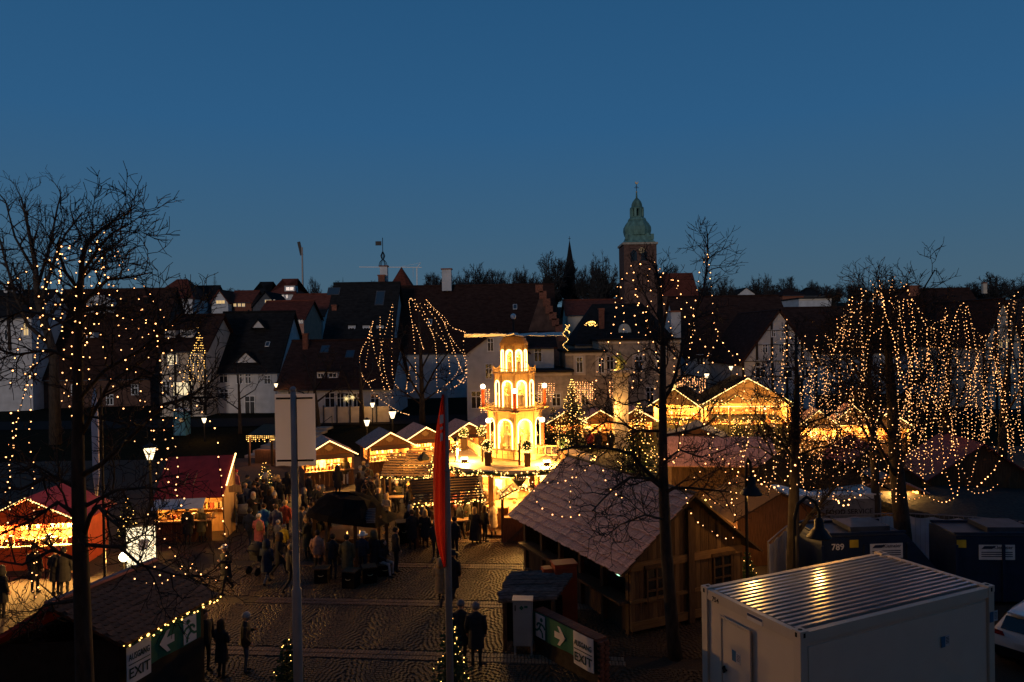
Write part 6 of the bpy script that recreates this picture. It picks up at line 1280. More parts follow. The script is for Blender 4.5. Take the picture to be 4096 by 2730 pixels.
# ---- firs
def fir(label, base, h, r, name='fir_tree', bulbs=0, bulb_r=.026, seed=1, emat=None, cat='fir tree', dens=1.0, star=False):
    rng = random.Random(seed); t = thing(name, label, cat, base); b = B(); b.tube([(0, 0, 0), (0, 0, h*.95)], [r*.06+.03, .012], 7); part('trunk', b, M_BARK, t); b = B(); q = []
    nl = max(7, int(h*5.0*dens)) if h > 1.5 else 8
    for i in range(nl):
        f = (i+.3)/nl; z = h*(.07+.91*f); R = r*(1-f)**.9*rng.uniform(.88, 1.12)+.03; n = max(5, int((11-5*f)*dens))
        for j in range(n):
            a = 2*math.pi*(j+rng.uniform(-.4, .4))/n; L_ = R*rng.uniform(.75, 1.1); d = Vector((math.cos(a), math.sin(a), 0)); p0 = Vector((0, 0, z)); p1 = p0+d*L_+Vector((0, 0, -L_*.22+.10*L_*rng.uniform(-1, 1)))
            sd = d.cross(Vector((0, 0, 1))); m_ = max(3, int(L_/.13)) if h < 12 else 4
            for k in range(m_):
                g = (k+.7)/m_; c = p0.lerp(p1, g); w_ = min(.26, L_*.36)*(1.15-g)+.04
                for s in (-1, 1):
                    e = c+sd*(s*w_)+d*(w_*.5)+Vector((0, 0, rng.uniform(-.06, .02)-w_*.15)); b.add([c-d*.05, e, c+d*.07+Vector((0, 0, .03))], [(0, 1, 2)])
            b.add([p0+sd*.02, p1, p0-sd*.02+Vector((0, 0, .03))], [(0, 1, 2)])
            if bulbs and rng.random() < bulbs: q.append(p0.lerp(p1, rng.uniform(.75, 1.03))+Vector((0, 0, .03)))
            if bulbs > 1 and rng.random() < bulbs-1: q.append(p0.lerp(p1, rng.uniform(.6, 1.0))+Vector((0, 0, .04)))
    part('needles', b, M_NEEDLE, t)
    if q: part('bulbs', bulbs_mesh(q, bulb_r*.56, rng=rng), emat or E_BULB2, t, kind='stuff')
    return t
p = P(860, 1180, 175); fir('tall dark far fir on the hill left of the houses', (p.x, 175, hgt(p.x, 175)-.5), P(860, 1087, 175).z-hgt(p.x, 175)+.5, 2.3, seed=3, dens=.6)
p = P(1372, 1150, 200); fir('small dark far fir above the slate roof', (p.x, 200, hgt(p.x, 200)-.5), P(1372, 1105, 200).z-hgt(p.x, 200)+.5, 1.6, seed=4, dens=.6)
v = G(2292, 1800); zt_ = P(2288, 1508, v.y).z; fir('tallest lit fir right of the pyramid', (v.x, v.y, 0), zt_, 1.9, seed=5, bulbs=1.5, bulb_r=.05); lamp((v.x-.8, v.y-2.2, 2.2), 20, None, r=.4, name='fir_glow') if False else None
v = G(2560, 1935); zt_ = P(2590, 1600, v.y).z; fir('broad lit fir behind the black trunk', (v.x, v.y, 0), zt_, 1.75, seed=6, bulbs=1.4, bulb_r=.038)
v = G(2215, 1790); fir('dark fir with few lights directly right of pyramid', (v.x, v.y, 0), 3.4, 1.2, seed=16, bulbs=.25, bulb_r=.04)
v = G(1062, 1972); fir('small lit fir beside the icicle light stall', (v.x, v.y, 0), P(1040, 1842, v.y).z, .95, seed=7, bulbs=.8, bulb_r=.036)
v = G(1150, 2745); fir('low lit fir at the foot of the banner pole', (v.x, v.y, 0), 1.35, .55, seed=8, bulbs=.35, bulb_r=.024)
v = G(1805, 2745); fir('lit fir at the foot of the red flag pole', (v.x, v.y, 0), 1.95, .62, seed=9, bulbs=.4, bulb_r=.022)
v = G(1872, 2055); fir('small lit fir among guests right of the red flag', (v.x, v.y, 0), 1.7, .6, seed=10, bulbs=.6, bulb_r=.022)
v = G(512, 2140); fir('slim lit fir beside the light box', (v.x, v.y, 0), 1.9, .55, seed=12, bulbs=.7, bulb_r=.03)
v = G(2950, 1800); fir('dark fir with lights in front of the chalet', (v.x, v.y, 0), 2.6, .95, seed=13, bulbs=.7, bulb_r=.042)
v = G(2990, 2330); fir('tiny potted fir by the hut gable window', (v.x, v.y, 0), 1.2, .4, seed=14, bulbs=.25, bulb_r=.02)
for px, py, d, lab, s in ((790, 1530, 74.5, 'cone shaped net of lights on timbered shop facade', 1.0),):
    q = []; a = P(790, 1312, d)
    for st_ in range(6):
        f = st_/5-.5
        for i in range(22):
            g = i/21; q.append(P(790+f*100*g+RND.uniform(-3, 3)+8*math.sin(g*6), 1312+215*g*RND.uniform(.97, 1.0), d))
    t = thing('light_net', lab, 'string lights', a); part('bulbs', bulbs_mesh(q, .032), E_BULB2, t, True, kind='stuff'); b = B(); b.tube([a, P(790, 1530, d)], .015, 4); part('wire', b, M_ROPE, t, True)
q = []
for i in range(60):
    f = RND.random(); q.append(P(2365+RND.uniform(-28, 28)*(.3+f), 1285+20*f, 71))
t = thing('light_net', 'little tent of lights on the dark flat roof', 'string lights', P(2365, 1285, 71)); part('bulbs', bulbs_mesh(q, .032), E_BULB2, t, True, kind='stuff')
q = [P(2262+10*math.sin(i*.6), 1300+i*4.5, 67.5) for i in range(24)]+[P(2270+8*math.sin(i*.5+1), 1300+i*2.2, 67.5) for i in range(16)]
t = thing('light_net', 'short hanging bundle of lights at the stepped gable', 'string lights', P(2262, 1300, 67.5)); part('bulbs', bulbs_mesh(q, .032), E_BULB2, t, True, kind='stuff')
# ================================================================== light strings in the trees
def strand(label, pts3, sp, r, single=False, group=None, emat=None, me=None):
    r = r*.7
    # smooth the polyline
    s = [Vector(p) for p in pts3]
    for _ in range(2):
        n_ = [s[0]]
        for a, b in zip(s, s[1:]): n_ += [a.lerp(b, .25), a.lerp(b, .75)]
        s = n_+[s[-1]]
    t = thing('light_string', label, 'string lights', s[0], group=group); b = B(); b.tube(s, .0055, 3); part('wire', b, M_ROPE, t, True)
    q = resample(s, sp, .02)
    if single:
        for p in q: o = inst('bulb', me if RND.random() < .72 else bm3, t, p, world=True); k = RND.uniform(.75, 1.25); o.scale = (k, k, k)
    else: part('bulbs', bulbs_mesh(q, r), emat or E_BULB, t, True, kind='stuff')
    return t
bm1 = bulbs_mesh([(0, 0, 0)], .0135, 0).mesh('bulb', E_BULB); bm3 = bulbs_mesh([(0, 0, 0)], .0125, 0).mesh('bulb', E_FAR); bm2 = bulbs_mesh([(0, 0, 0)], .0158, 0).mesh('bulb', E_BULB)
LS = [[(300, 960), (230, 1050), (190, 1130), (165, 1250), (150, 1400), (110, 1520), (80, 1650), (50, 1800), (25, 1980)], [(235, 965), (215, 1040), (115, 1085), (0, 1160)], [(243, 985), (250, 1200), (253, 1400), (255, 1500), (275, 1600), (290, 1700)], [(415, 905), (440, 960), (480, 1030), (530, 1100), (585, 1155), (630, 1230), (660, 1280), (690, 1310)],
      [(420, 930), (350, 1000), (345, 1060), (390, 1080), (400, 1170), (385, 1280), (330, 1420), (300, 1560)], [(380, 1030), (430, 1110), (490, 1200), (520, 1280), (560, 1320), (580, 1400), (600, 1450)], [(360, 1110), (370, 1230), (395, 1280), (410, 1350), (430, 1500), (470, 1570), (495, 1640), (530, 1700), (545, 1770)], [(440, 960), (470, 1050), (540, 1150), (570, 1250), (600, 1330), (590, 1400)],
      [(650, 1270), (690, 1400), (720, 1510), (760, 1580), (800, 1650), (855, 1700), (870, 1780), (875, 1850), (885, 1950), (893, 2050), (900, 2140), (905, 2260), (912, 2330)], [(620, 1300), (640, 1500), (655, 1650), (655, 1750), (680, 1815), (650, 1900), (700, 1960), (740, 2000)], [(540, 2320), (640, 2345), (690, 2310), (730, 2260), (800, 2290), (870, 2330)], [(200, 1130), (170, 1290), (140, 1440), (100, 1560), (60, 1700), (20, 1850)],
      [(630, 1850), (625, 1950), (640, 2040), (630, 2120), (690, 2200), (720, 2260), (745, 2310)], [(280, 990), (235, 1100), (225, 1220), (190, 1340), (150, 1460), (125, 1560)], [(470, 1010), (400, 1050), (360, 1020), (330, 1130), (350, 1250), (340, 1350)], [(230, 1040), (240, 1120), (245, 1260), (250, 1360)], [(130, 2010), (135, 2120), (140, 2230), (120, 2310), (140, 2400)], [(770, 2260), (790, 2290), (820, 2330)], [(560, 1600), (600, 1700), (620, 1780), (645, 1850), (690, 1900)], [(395, 960), (410, 1060), (440, 1180), (470, 1290), (480, 1400), (520, 1500)], [(330, 1000), (300, 1100), (300, 1230), (290, 1380), (280, 1500), (240, 1640)], [(200, 1080), (150, 1180), (90, 1300), (60, 1440), (40, 1560)], [(480, 1240), (520, 1350), (540, 1450), (560, 1560), (600, 1640), (620, 1760)], [(100, 1500), (130, 1620), (110, 1750), (140, 1880), (125, 2000)], [(40, 1650), (60, 1780), (30, 1900), (50, 2020), (20, 2140)], [(700, 1640), (690, 1760), (720, 1870), (700, 1980), (750, 2080)], [(300, 1240), (340, 1330), (360, 1440), (350, 1560)], [(560, 1240), (620, 1330), (660, 1420), (680, 1520), (720, 1600)], [(150, 2160), (140, 2260), (155, 2350), (130, 2420)], [(590, 2060), (620, 2160), (600, 2240), (650, 2320)]]
rng = random.Random(77)
for i, pl in enumerate(LS):
    dy = rng.uniform(-1.6, 1.4) if i != 8 else -.6
    strand('single bulb string hanging in the big left tree', [P(x, y, 14.6+dy) for x, y in pl], .21, .025, True, 'bulb strings of the big left tree', me=bm1)
CS = [[(2525, 1065), (2500, 1110), (2470, 1140), (2465, 1200), (2460, 1280), (2450, 1330), (2430, 1370), (2400, 1450), (2385, 1510), (2380, 1600)], [(2560, 1060), (2530, 1100), (2540, 1150), (2555, 1230), (2530, 1250), (2550, 1310), (2560, 1380), (2540, 1450), (2530, 1560)], [(2610, 1050), (2590, 1090), (2600, 1160), (2610, 1200), (2580, 1240), (2590, 1330), (2570, 1440), (2560, 1540)],
      [(2620, 1050), (2650, 1090), (2640, 1130), (2650, 1180), (2660, 1230), (2670, 1260), (2690, 1350), (2700, 1440), (2690, 1560)], [(2630, 1085), (2690, 1120), (2710, 1140), (2730, 1190), (2770, 1230), (2780, 1270), (2770, 1330), (2760, 1400), (2740, 1500), (2700, 1600)], [(2830, 1020), (2800, 1080), (2790, 1140), (2780, 1200), (2775, 1260), (2770, 1320), (2755, 1400)], [(2835, 1030), (2840, 1100), (2850, 1200), (2855, 1290), (2870, 1340), (2900, 1390), (2935, 1420), (2950, 1500)],
      [(2690, 1120), (2720, 1100), (2700, 1180), (2740, 1280), (2790, 1340), (2830, 1400), (2860, 1480)], [(2480, 1150), (2490, 1230), (2500, 1290), (2480, 1370), (2460, 1470)], [(2540, 1180), (2570, 1250), (2600, 1310), (2620, 1400), (2640, 1500)], [(2860, 1290), (2880, 1350), (2830, 1430), (2790, 1490), (2760, 1560)], [(2130, 1930), (2140, 1990), (2165, 2040), (2240, 2072), (2300, 2065)], [(2290, 1880), (2280, 1960), (2275, 2030), (2320, 2060)], [(2410, 1880), (2430, 1960), (2520, 2010)],
      [(2745, 1960), (2755, 2060), (2850, 2130), (2910, 2165), (2945, 2140), (2935, 2050), (2925, 1960), (2900, 1880)], [(2560, 1650), (2580, 1750), (2620, 1830), (2700, 1850)], [(2900, 1560), (2870, 1660), (2850, 1760), (2830, 1850), (2760, 1930)], [(2780, 1560), (2800, 1660), (2850, 1780), (2920, 1870), (2990, 1920)], [(2640, 1500), (2600, 1600), (2560, 1690), (2500, 1760)], [(2700, 1560), (2740, 1680), (2720, 1790), (2690, 1880)], [(2440, 1560), (2470, 1660), (2440, 1750), (2400, 1830)], [(2860, 1600), (2920, 1700), (2960, 1800), (3010, 1880), (3060, 1930)],
      [(2380, 1830), (2330, 1900), (2270, 1930), (2150, 1930)], [(2950, 1420), (2990, 1520), (2960, 1620), (2990, 1720)]]
for i, pl in enumerate(CS):
    dy = rng.uniform(-1.4, 1.2) if pl[0][1] < 1850 else -1.6
    strand('single bulb string hanging in the tree before the shingle roof', [P(x, y, 20.4+dy) for x, y in pl], .235, .030, True, 'bulb strings of the tree before the shingle roof', me=bm2)
def drape(label, group, cx, ytop, ybot, w, d, n, seed, sp=.24, r=.034, drop=430):
    """strands that start on a dome shaped crown and hang down its outside"""
    rng = random.Random(seed); k = d/FPX
    for i in range(n):
        u = (i+rng.uniform(.1, .9))/n*2-1; x0 = cx+w*u*.86; y0 = ytop+drop*abs(u)**2.2+rng.uniform(0, 70 if rng.random() < .62 else 300); y1 = min(ybot, y0+(ybot-y0)*rng.uniform(.45, 1.0))
        dep = math.sqrt(max(0, 1-u*u))*w*k*.55*rng.choice((-1, -1, 1)); wx = 0; pts = []; m_ = 9; lean = (u*.30+rng.uniform(-.3, .3))*w; bow = rng.uniform(-.12, .2)*w*(1 if u > 0 else -1)
        if rng.random() < .45: pts.append(P(x0-u*w*.2+rng.uniform(-30, 30), y0-rng.uniform(10, 60), d+dep*.7))
        for j in range(m_+1):
            t = j/m_; wx += rng.gauss(0, w*.035); pts.append(P(x0+lean*t**1.4+wx+bow*math.sin(math.pi*t), y0+(y1-y0)*t+rng.gauss(0, 8), d+dep*(.8+.3*t)))
        if rng.random() < .3:
            e = pts[-1]; s_ = rng.choice((-1, 1)); pts += [e+Vector((s_*.35, 0, -.2)), e+Vector((s_*.8, 0, -.12)), e+Vector((s_*1.2, 0, .2))]
        strand(label, pts, sp, r*rng.uniform(.7, 1.0), False, group, emat=rng.choice((E_BULB, E_FAR, E_FAR)))
drape('single bulb string in the forked tree above the fence', 'bulb strings of the forked tree', 3165, 1300, 1990, 215, 24.0, 20, 5, .19, .022, 250)
drape('single bulb string in the dense curtain of the thick tree', 'bulb strings of the thick tree', 3540, 1150, 2030, 345, 27.0, 62, 6, .16, .021, 330)
drape('single bulb string in the tree behind the white stall', 'bulb strings of the tree behind the white stall', 3350, 1330, 1900, 190, 30, 16, 9, .19, .023, 240)
drape('single bulb string in the tree right of the thick one', 'bulb strings of the tree right of the thick one', 3830, 1215, 1990, 200, 36.5, 30, 7, .21, .027, 260)
drape('single bulb string in the tree at the right edge', 'bulb strings of the right edge tree', 4060, 1190, 1900, 180, 36.5, 26, 8, .21, .027, 260)
for lab, pl, d in (('low swag of bulbs between thick tree and right trees', [(3700, 1985), (3800, 2010), (3900, 1960), (3980, 1880), (4010, 1820)], 33), ('short swag of bulbs above the food trailer', [(3310, 1990), (3370, 2010), (3440, 1985), (3455, 1975)], 26.5), ('second short swag of bulbs above the food trailer', [(3330, 1985), (3365, 2025), (3420, 2015)], 26.5), ('loop of bulbs before the dark gabled hut', [(3000, 1860), (3040, 1940), (3100, 1960), (3160, 1900), (3200, 1820)], 24)):
    strand(lab, [P(x, y, d) for x, y in pl], .22, .034)
FS = [[(1570, 1220), (1550, 1300), (1530, 1370), (1515, 1450), (1530, 1530), (1545, 1590)], [(1572, 1230), (1568, 1350), (1567, 1450), (1572, 1530), (1620, 1580), (1670, 1560), (1660, 1450), (1655, 1330), (1640, 1240), (1635, 1195), (1650, 1195), (1665, 1240)], [(1493, 1288), (1470, 1360), (1440, 1410), (1438, 1470), (1455, 1520), (1470, 1530), (1500, 1520)], [(1480, 1310), (1475, 1390), (1465, 1440), (1462, 1480)], [(1520, 1270), (1520, 1350), (1540, 1500), (1560, 1560), (1570, 1595)],
      [(1660, 1200), (1680, 1250), (1720, 1310), (1740, 1360), (1748, 1450), (1745, 1530), (1755, 1570)], [(1705, 1200), (1740, 1240), (1780, 1270), (1800, 1310), (1865, 1330)], [(1710, 1220), (1770, 1270), (1790, 1330), (1830, 1390), (1860, 1420), (1865, 1500), (1840, 1530)], [(1700, 1220), (1760, 1300), (1790, 1400), (1830, 1430), (1840, 1480), (1800, 1530), (1770, 1550)], [(1680, 1215), (1700, 1260), (1740, 1330), (1790, 1380), (1800, 1500)], [(1860, 1330), (1850, 1400), (1868, 1430), (1865, 1540), (1830, 1520)], [(1470, 1530), (1500, 1580), (1550, 1620), (1600, 1650), (1635, 1660)], [(1485, 1330), (1500, 1420), (1520, 1480), (1550, 1540)], [(1640, 1470), (1632, 1520), (1625, 1560)], [(1660, 1300), (1680, 1350), (1695, 1400)], [(1780, 1290), (1800, 1360), (1830, 1440), (1850, 1490)], [(1750, 1570), (1800, 1560), (1850, 1530)]]
for pl in FS: strand('single bulb chain draped over tree left of the pyramid', [P(x, y, 66.5+rng.uniform(-2, 2)) for x, y in pl], .36, .046, False, 'bulb chains of the tree left of the pyramid', emat=E_FAR)
# one bright star
# ================================================================== people
PM = {}
def person_mesh(key, legs, torso, arms, head, longhem=None):
    """limbs and body sections fused into one continuous surface; materials: coat, trousers, skin, shoes"""
    b = B(); samp = []
    def tube(pts, rad, m, n=8, sy=1):
        b.tube(pts, rad, n, sy=sy); pts = [Vector(p) for p in pts]
        for i in range(len(pts)-1):
            for f in (0, .25, .5, .75, 1): samp.append((pts[i].lerp(pts[i+1], f), rad[i]+(rad[i+1]-rad[i])*f, m))
    for hip, kn, an, toe in legs:
        tube([hip, kn, an], [.088, .062, .045], 1); tube([Vector(an)+Vector((0, .03, -.02)), Vector(an)+Vector((0, -.02, -.045)), toe], [.045, .05, .034], 3)
    cs = [Vector(c) for c, _, _ in torso]; rs = []
    vs = []
    n = 12
    for c, rx, ry in torso:
        for j in range(n): a = 2*math.pi*j/n; vs.append((c[0]+rx*math.cos(a), c[1]+ry*math.sin(a), c[2]))
        rs.append((rx+ry)/2)
    k = len(torso); b.add(vs, [(i*n+j, i*n+(j+1) % n, (i+1)*n+(j+1) % n, (i+1)*n+j) for i in range(k-1) for j in range(n)]+[tuple(range(n))[::-1], tuple((k-1)*n+j for j in range(n))])
    for i in range(k-1):
        for f in (0, .25, .5, .75, 1): samp.append((cs[i].lerp(cs[i+1], f), rs[i]+(rs[i+1]-rs[i])*f, 0))
    for sh, el_, wr, hd in arms:
        tube([sh, el_, wr], [.075, .06, .045], 0); sh, el_, wr, hd = map(Vector, (sh, el_, wr, hd)); d = (hd-wr).normalized(); u = d.cross(Vector((1, 0, .2))).normalized()
        tube([wr, wr+d*.05, wr+d*.10], [.034, .044, .038], 2)
        for q in range(4): p0 = wr+d*.09+u*(.027*(q-1.5)); L_ = (.07, .08, .075, .06)[q]; tube([p0, p0+d*L_*.6, p0+d*L_+d.cross(u)*.02], [.013, .012, .010], 2, 5)
        tube([wr+d*.03+u*.035, wr+d*.06+u*.07, wr+d*.09+u*.075], [.015, .013, .011], 2, 5)
    h = Vector(head); tube([cs[-1]-Vector((0, 0, .06)), (cs[-1]+h)/2, h-Vector((0, 0, .06))], [.075, .06, .058], 2)
    hs = B(); hs.ball(h, .1, 12, 10, sz=1.2, sy=1.12); hs.v = [(x-0 if z_ > h.z-.02 else h.x+(x-h.x)*.86, y-(.012 if z_ < h.z-.05 and y < h.y else 0), z_) for x, y, z_ in hs.v]; b.add(hs.v, hs.f)
    b.tube([h+Vector((0, -.095, .025)), h+Vector((0, -.125, -.02)), h+Vector((0, -.1, -.03))], [.012, .02, .014], 5)
    for s in (-1, 1): b.ball(h+Vector((s*.098, .01, -.005)), .026, 6, 5)
    for dz_ in (-.1, -.05, 0, .05, .1): samp.append((h+Vector((0, 0, dz_)), .1, 2))
    samp.append((h+Vector((0, -.11, -.01)), .03, 2))
    me = b.mesh('body', M_CLOTH); o = bpy.data.objects.new('tmp', me); COL.objects.link(o); md = o.modifiers.new('r', 'REMESH'); md.mode = 'VOXEL'; md.voxel_size = .02
    sm = o.modifiers.new('s', 'SMOOTH'); sm.iterations = 2; sm.factor = .4
    dg = bpy.context.evaluated_depsgraph_get(); dg.update(); m2 = bpy.data.meshes.new_from_object(o.evaluated_get(dg)); bpy.data.objects.remove(o); m2.name = 'body_'+key
    cen = np.empty(len(m2.polygons)*3); m2.polygons.foreach_get('center', cen); cen = cen.reshape(-1, 3)
    sp_ = np.array([tuple(p) for p, _, _ in samp]); sr = np.array([r for _, r, _ in samp]); smt = np.array([m for _, _, m in samp])
    dist = np.linalg.norm(cen[:, None]-sp_[None], axis=2)/sr[None]; mi = smt[dist.argmin(1)]
    m2.materials.clear()
    for _ in range(4): m2.materials.append(M_CLOTH)
    m2.polygons.foreach_set('material_index', mi.astype('i')); m2.polygons.foreach_set('use_smooth', [True]*len(m2.polygons)); m2.update()
    return (m2, h)
def T(*rows): return [((0, y, z), rx, ry) for z, rx, ry, y in rows]
LEGS = [((.09, 0, .88), (.1, -.03, .48), (.1, .02, .09), (.115, -.15, .045)), ((-.09, 0, .88), (-.105, -.01, .48), (-.11, .03, .09), (-.14, -.13, .045))]
WALK = [((.08, 0, .88), (.09, -.16, .5), (.09, -.25, .1), (.1, -.42, .06)), ((-.08, 0, .88), (-.09, .06, .47), (-.09, .34, .14), (-.09, .24, .05))]
JK = T((.82, .20, .15, 0), (.95, .20, .15, 0), (1.1, .185, .14, 0), (1.25, .205, .145, 0), (1.38, .215, .13, 0), (1.46, .15, .1, 0), (1.51, .075, .075, 0))
CO = T((.52, .24, .19, .01), (.7, .225, .175, 0), (.9, .21, .16, 0), (1.1, .19, .145, 0), (1.25, .21, .15, 0), (1.38, .22, .13, 0), (1.46, .15, .1, 0), (1.51, .075, .075, 0))
LO = T((.2, .29, .25, .01), (.5, .26, .21, 0), (.85, .22, .17, 0), (1.1, .19, .145, 0), (1.25, .21, .15, 0), (1.38, .22, .13, 0), (1.46, .15, .1, 0), (1.51, .075, .075, 0))
BD = T((.82, .19, .15, .02), (.95, .19, .15, 0), (1.08, .185, .15, -.08), (1.2, .2, .15, -.2), (1.28, .2, .14, -.32), (1.33, .14, .1, -.4), (1.36, .075, .075, -.45))
DOWN = [((.2, 0, 1.41), (.27, .03, 1.14), (.26, -.08, .9), (.25, -.12, .8)), ((-.2, 0, 1.41), (-.27, .03, 1.14), (-.26, -.05, .9), (-.25, -.1, .8))]
CUP = [((.2, 0, 1.41), (.26, .02, 1.15), (.09, -.27, 1.2), (.0, -.33, 1.26)), ((-.2, 0, 1.41), (-.27, .03, 1.14), (-.22, -.12, .93), (-.2, -.18, .85))]
FOLD = [((.2, 0, 1.41), (.27, -.02, 1.14), (.05, -.24, 1.12), (-.05, -.25, 1.12)), ((-.2, 0, 1.41), (-.27, -.02, 1.15), (-.05, -.26, 1.16), (.05, -.28, 1.17))]
UP = [((.2, 0, 1.41), (.33, -.06, 1.25), (.26, -.14, 1.52), (.22, -.14, 1.62)), ((-.2, 0, 1.41), (-.33, -.06, 1.25), (-.26, -.14, 1.52), (-.22, -.14, 1.62))]
BDA = [((.2, -.28, 1.3), (.24, -.4, 1.08), (.14, -.62, 1.05), (.1, -.7, 1.06)), ((-.2, -.28, 1.3), (-.24, -.38, 1.08), (-.14, -.6, 1.04), (-.1, -.7, 1.04))]
SIT = [((.1, 0, .52), (.12, -.42, .52), (.12, -.40, .1), (.13, -.56, .045)), ((-.1, 0, .52), (-.13, -.42, .5), (-.16, -.5, .1), (-.18, -.66, .045))]
SJ = T((.46, .20, .17, .02), (.6, .19, .155, .01), (.75, .185, .145, 0), (.9, .205, .145, -.02), (1.02, .21, .13, -.03), (1.1, .15, .1, -.03), (1.15, .075, .075, -.03))
SA = [((.2, -.03, 1.05), (.27, -.06, .8), (.1, -.3, .82), (.02, -.36, .86)), ((-.2, -.03, 1.05), (-.26, -.06, .8), (-.15, -.3, .68), (-.12, -.38, .64))]
SPEC = dict(stand=(LEGS, JK, DOWN, (0, -.02, 1.64)), cup=(LEGS, JK, CUP, (0, -.03, 1.64)), fold=(LEGS, CO, FOLD, (0, -.03, 1.64)), coat=(LEGS, CO, DOWN, (0, -.02, 1.64)), longcoat=(LEGS, LO, CUP, (0, -.03, 1.63)), walk=(WALK, JK, DOWN, (0, -.05, 1.63)), walkcoat=(WALK, CO, CUP, (0, -.05, 1.63)), bend=(LEGS, BD, BDA, (0, -.58, 1.42)), up=(LEGS, JK, UP, (0, -.02, 1.64)), sit=(SIT, SJ, SA, (0, -.07, 1.28)))
for k_, v_ in SPEC.items(): PM[k_] = person_mesh(k_, *v_)
def headwear(kind, h):
    b = B(); h = Vector(h)
    if kind == 'beanie': b.lathe([(.112, -.01), (.118, .02), (.112, .06), (.085, .12), (.03, .15)], 12, h, sy=1.12)
    elif kind == 'pompom': b.lathe([(.112, -.01), (.118, .02), (.112, .06), (.085, .13), (.03, .16)], 12, h, sy=1.12); b.ball(h+Vector((0, 0, .19)), .045, 8, 6)
    elif kind == 'short': b.ball(h+Vector((0, .022, .03)), .112, 12, 8, sz=1.02, sy=1.05); b.v = [(x, y, max(z_, h.z-.05+(h.y-y)*.9)) for x, y, z_ in b.v]
    elif kind == 'long': b.lathe([(.115, -.24), (.125, -.12), (.122, .0), (.118, .06), (.085, .12), (.02, .145)], 12, h+Vector((0, .035, 0)), sy=1.0)
    elif kind == 'hood': b.lathe([(.16, -.17), (.15, -.05), (.145, .06), (.1, .14), (.03, .17)], 12, h+Vector((0, .045, 0)), sy=1.05)
    elif kind == 'cap': b.lathe([(.112, .02), (.114, .06), (.09, .12), (.03, .145)], 12, h, sy=1.12); b.box(h+Vector((0, -.15, .035)), (.15, .12, .015))
    elif kind == 'brim': b.lathe([(.2, .02), (.2, .035), (.115, .045), (.105, .14), (.04, .16)], 14, h, sy=1.15)
    return b
HM = {}
def cloth(c): return M('cloth_%02d_%02d_%02d' % tuple(int(x*99) for x in c), c, .85, .25, 9, bump=.2)
SK = cloth((.45, .27, .18)); DK = (.02, .02, .024); NV = (.02, .028, .05); BR = (.07, .045, .03); TN = (.34, .22, .11); BG = (.5, .4, .27); RD = (.42, .05, .04); PK = (.45, .13, .11); BL = (.05, .17, .3); GY = (.12, .12, .13); OL = (.09, .08, .045); WH = (.62, .58, .52); YL = (.6, .42, .04); JN = (.04, .055, .09); BLD = (.45, .3, .13); HB = (.04, .024, .015); SL_ = (.3, .28, .27)
def person(label, px, py, pose, face, coat=DK, trs=DK, hw='short', hc=HB, h=1.74, z=0.0, grp=None, shoes=DK):
    p = G(px, py, z); t = thing('person', label, 'person', p, math.radians(face), grp); s = h/1.755; t.scale = (s, s, s)
    me, hp = PM[pose]; o = inst('body', me, t, (0, 0, 0))
    for i, c in enumerate((cloth(coat), cloth(trs), SK, cloth(shoes))): o.material_slots[i].link = 'OBJECT'; o.material_slots[i].material = c
    k = (pose, hw)
    if k not in HM: HM[k] = headwear(hw, hp).mesh('headwear', M_CLOTH, True)
    o = inst('hair' if hw in ('short', 'long') else ('hood' if hw == 'hood' else 'hat'), HM[k], t, (0, 0, 0)); o.material_slots[0].link = 'OBJECT'; o.material_slots[0].material = cloth(hc)
    return t
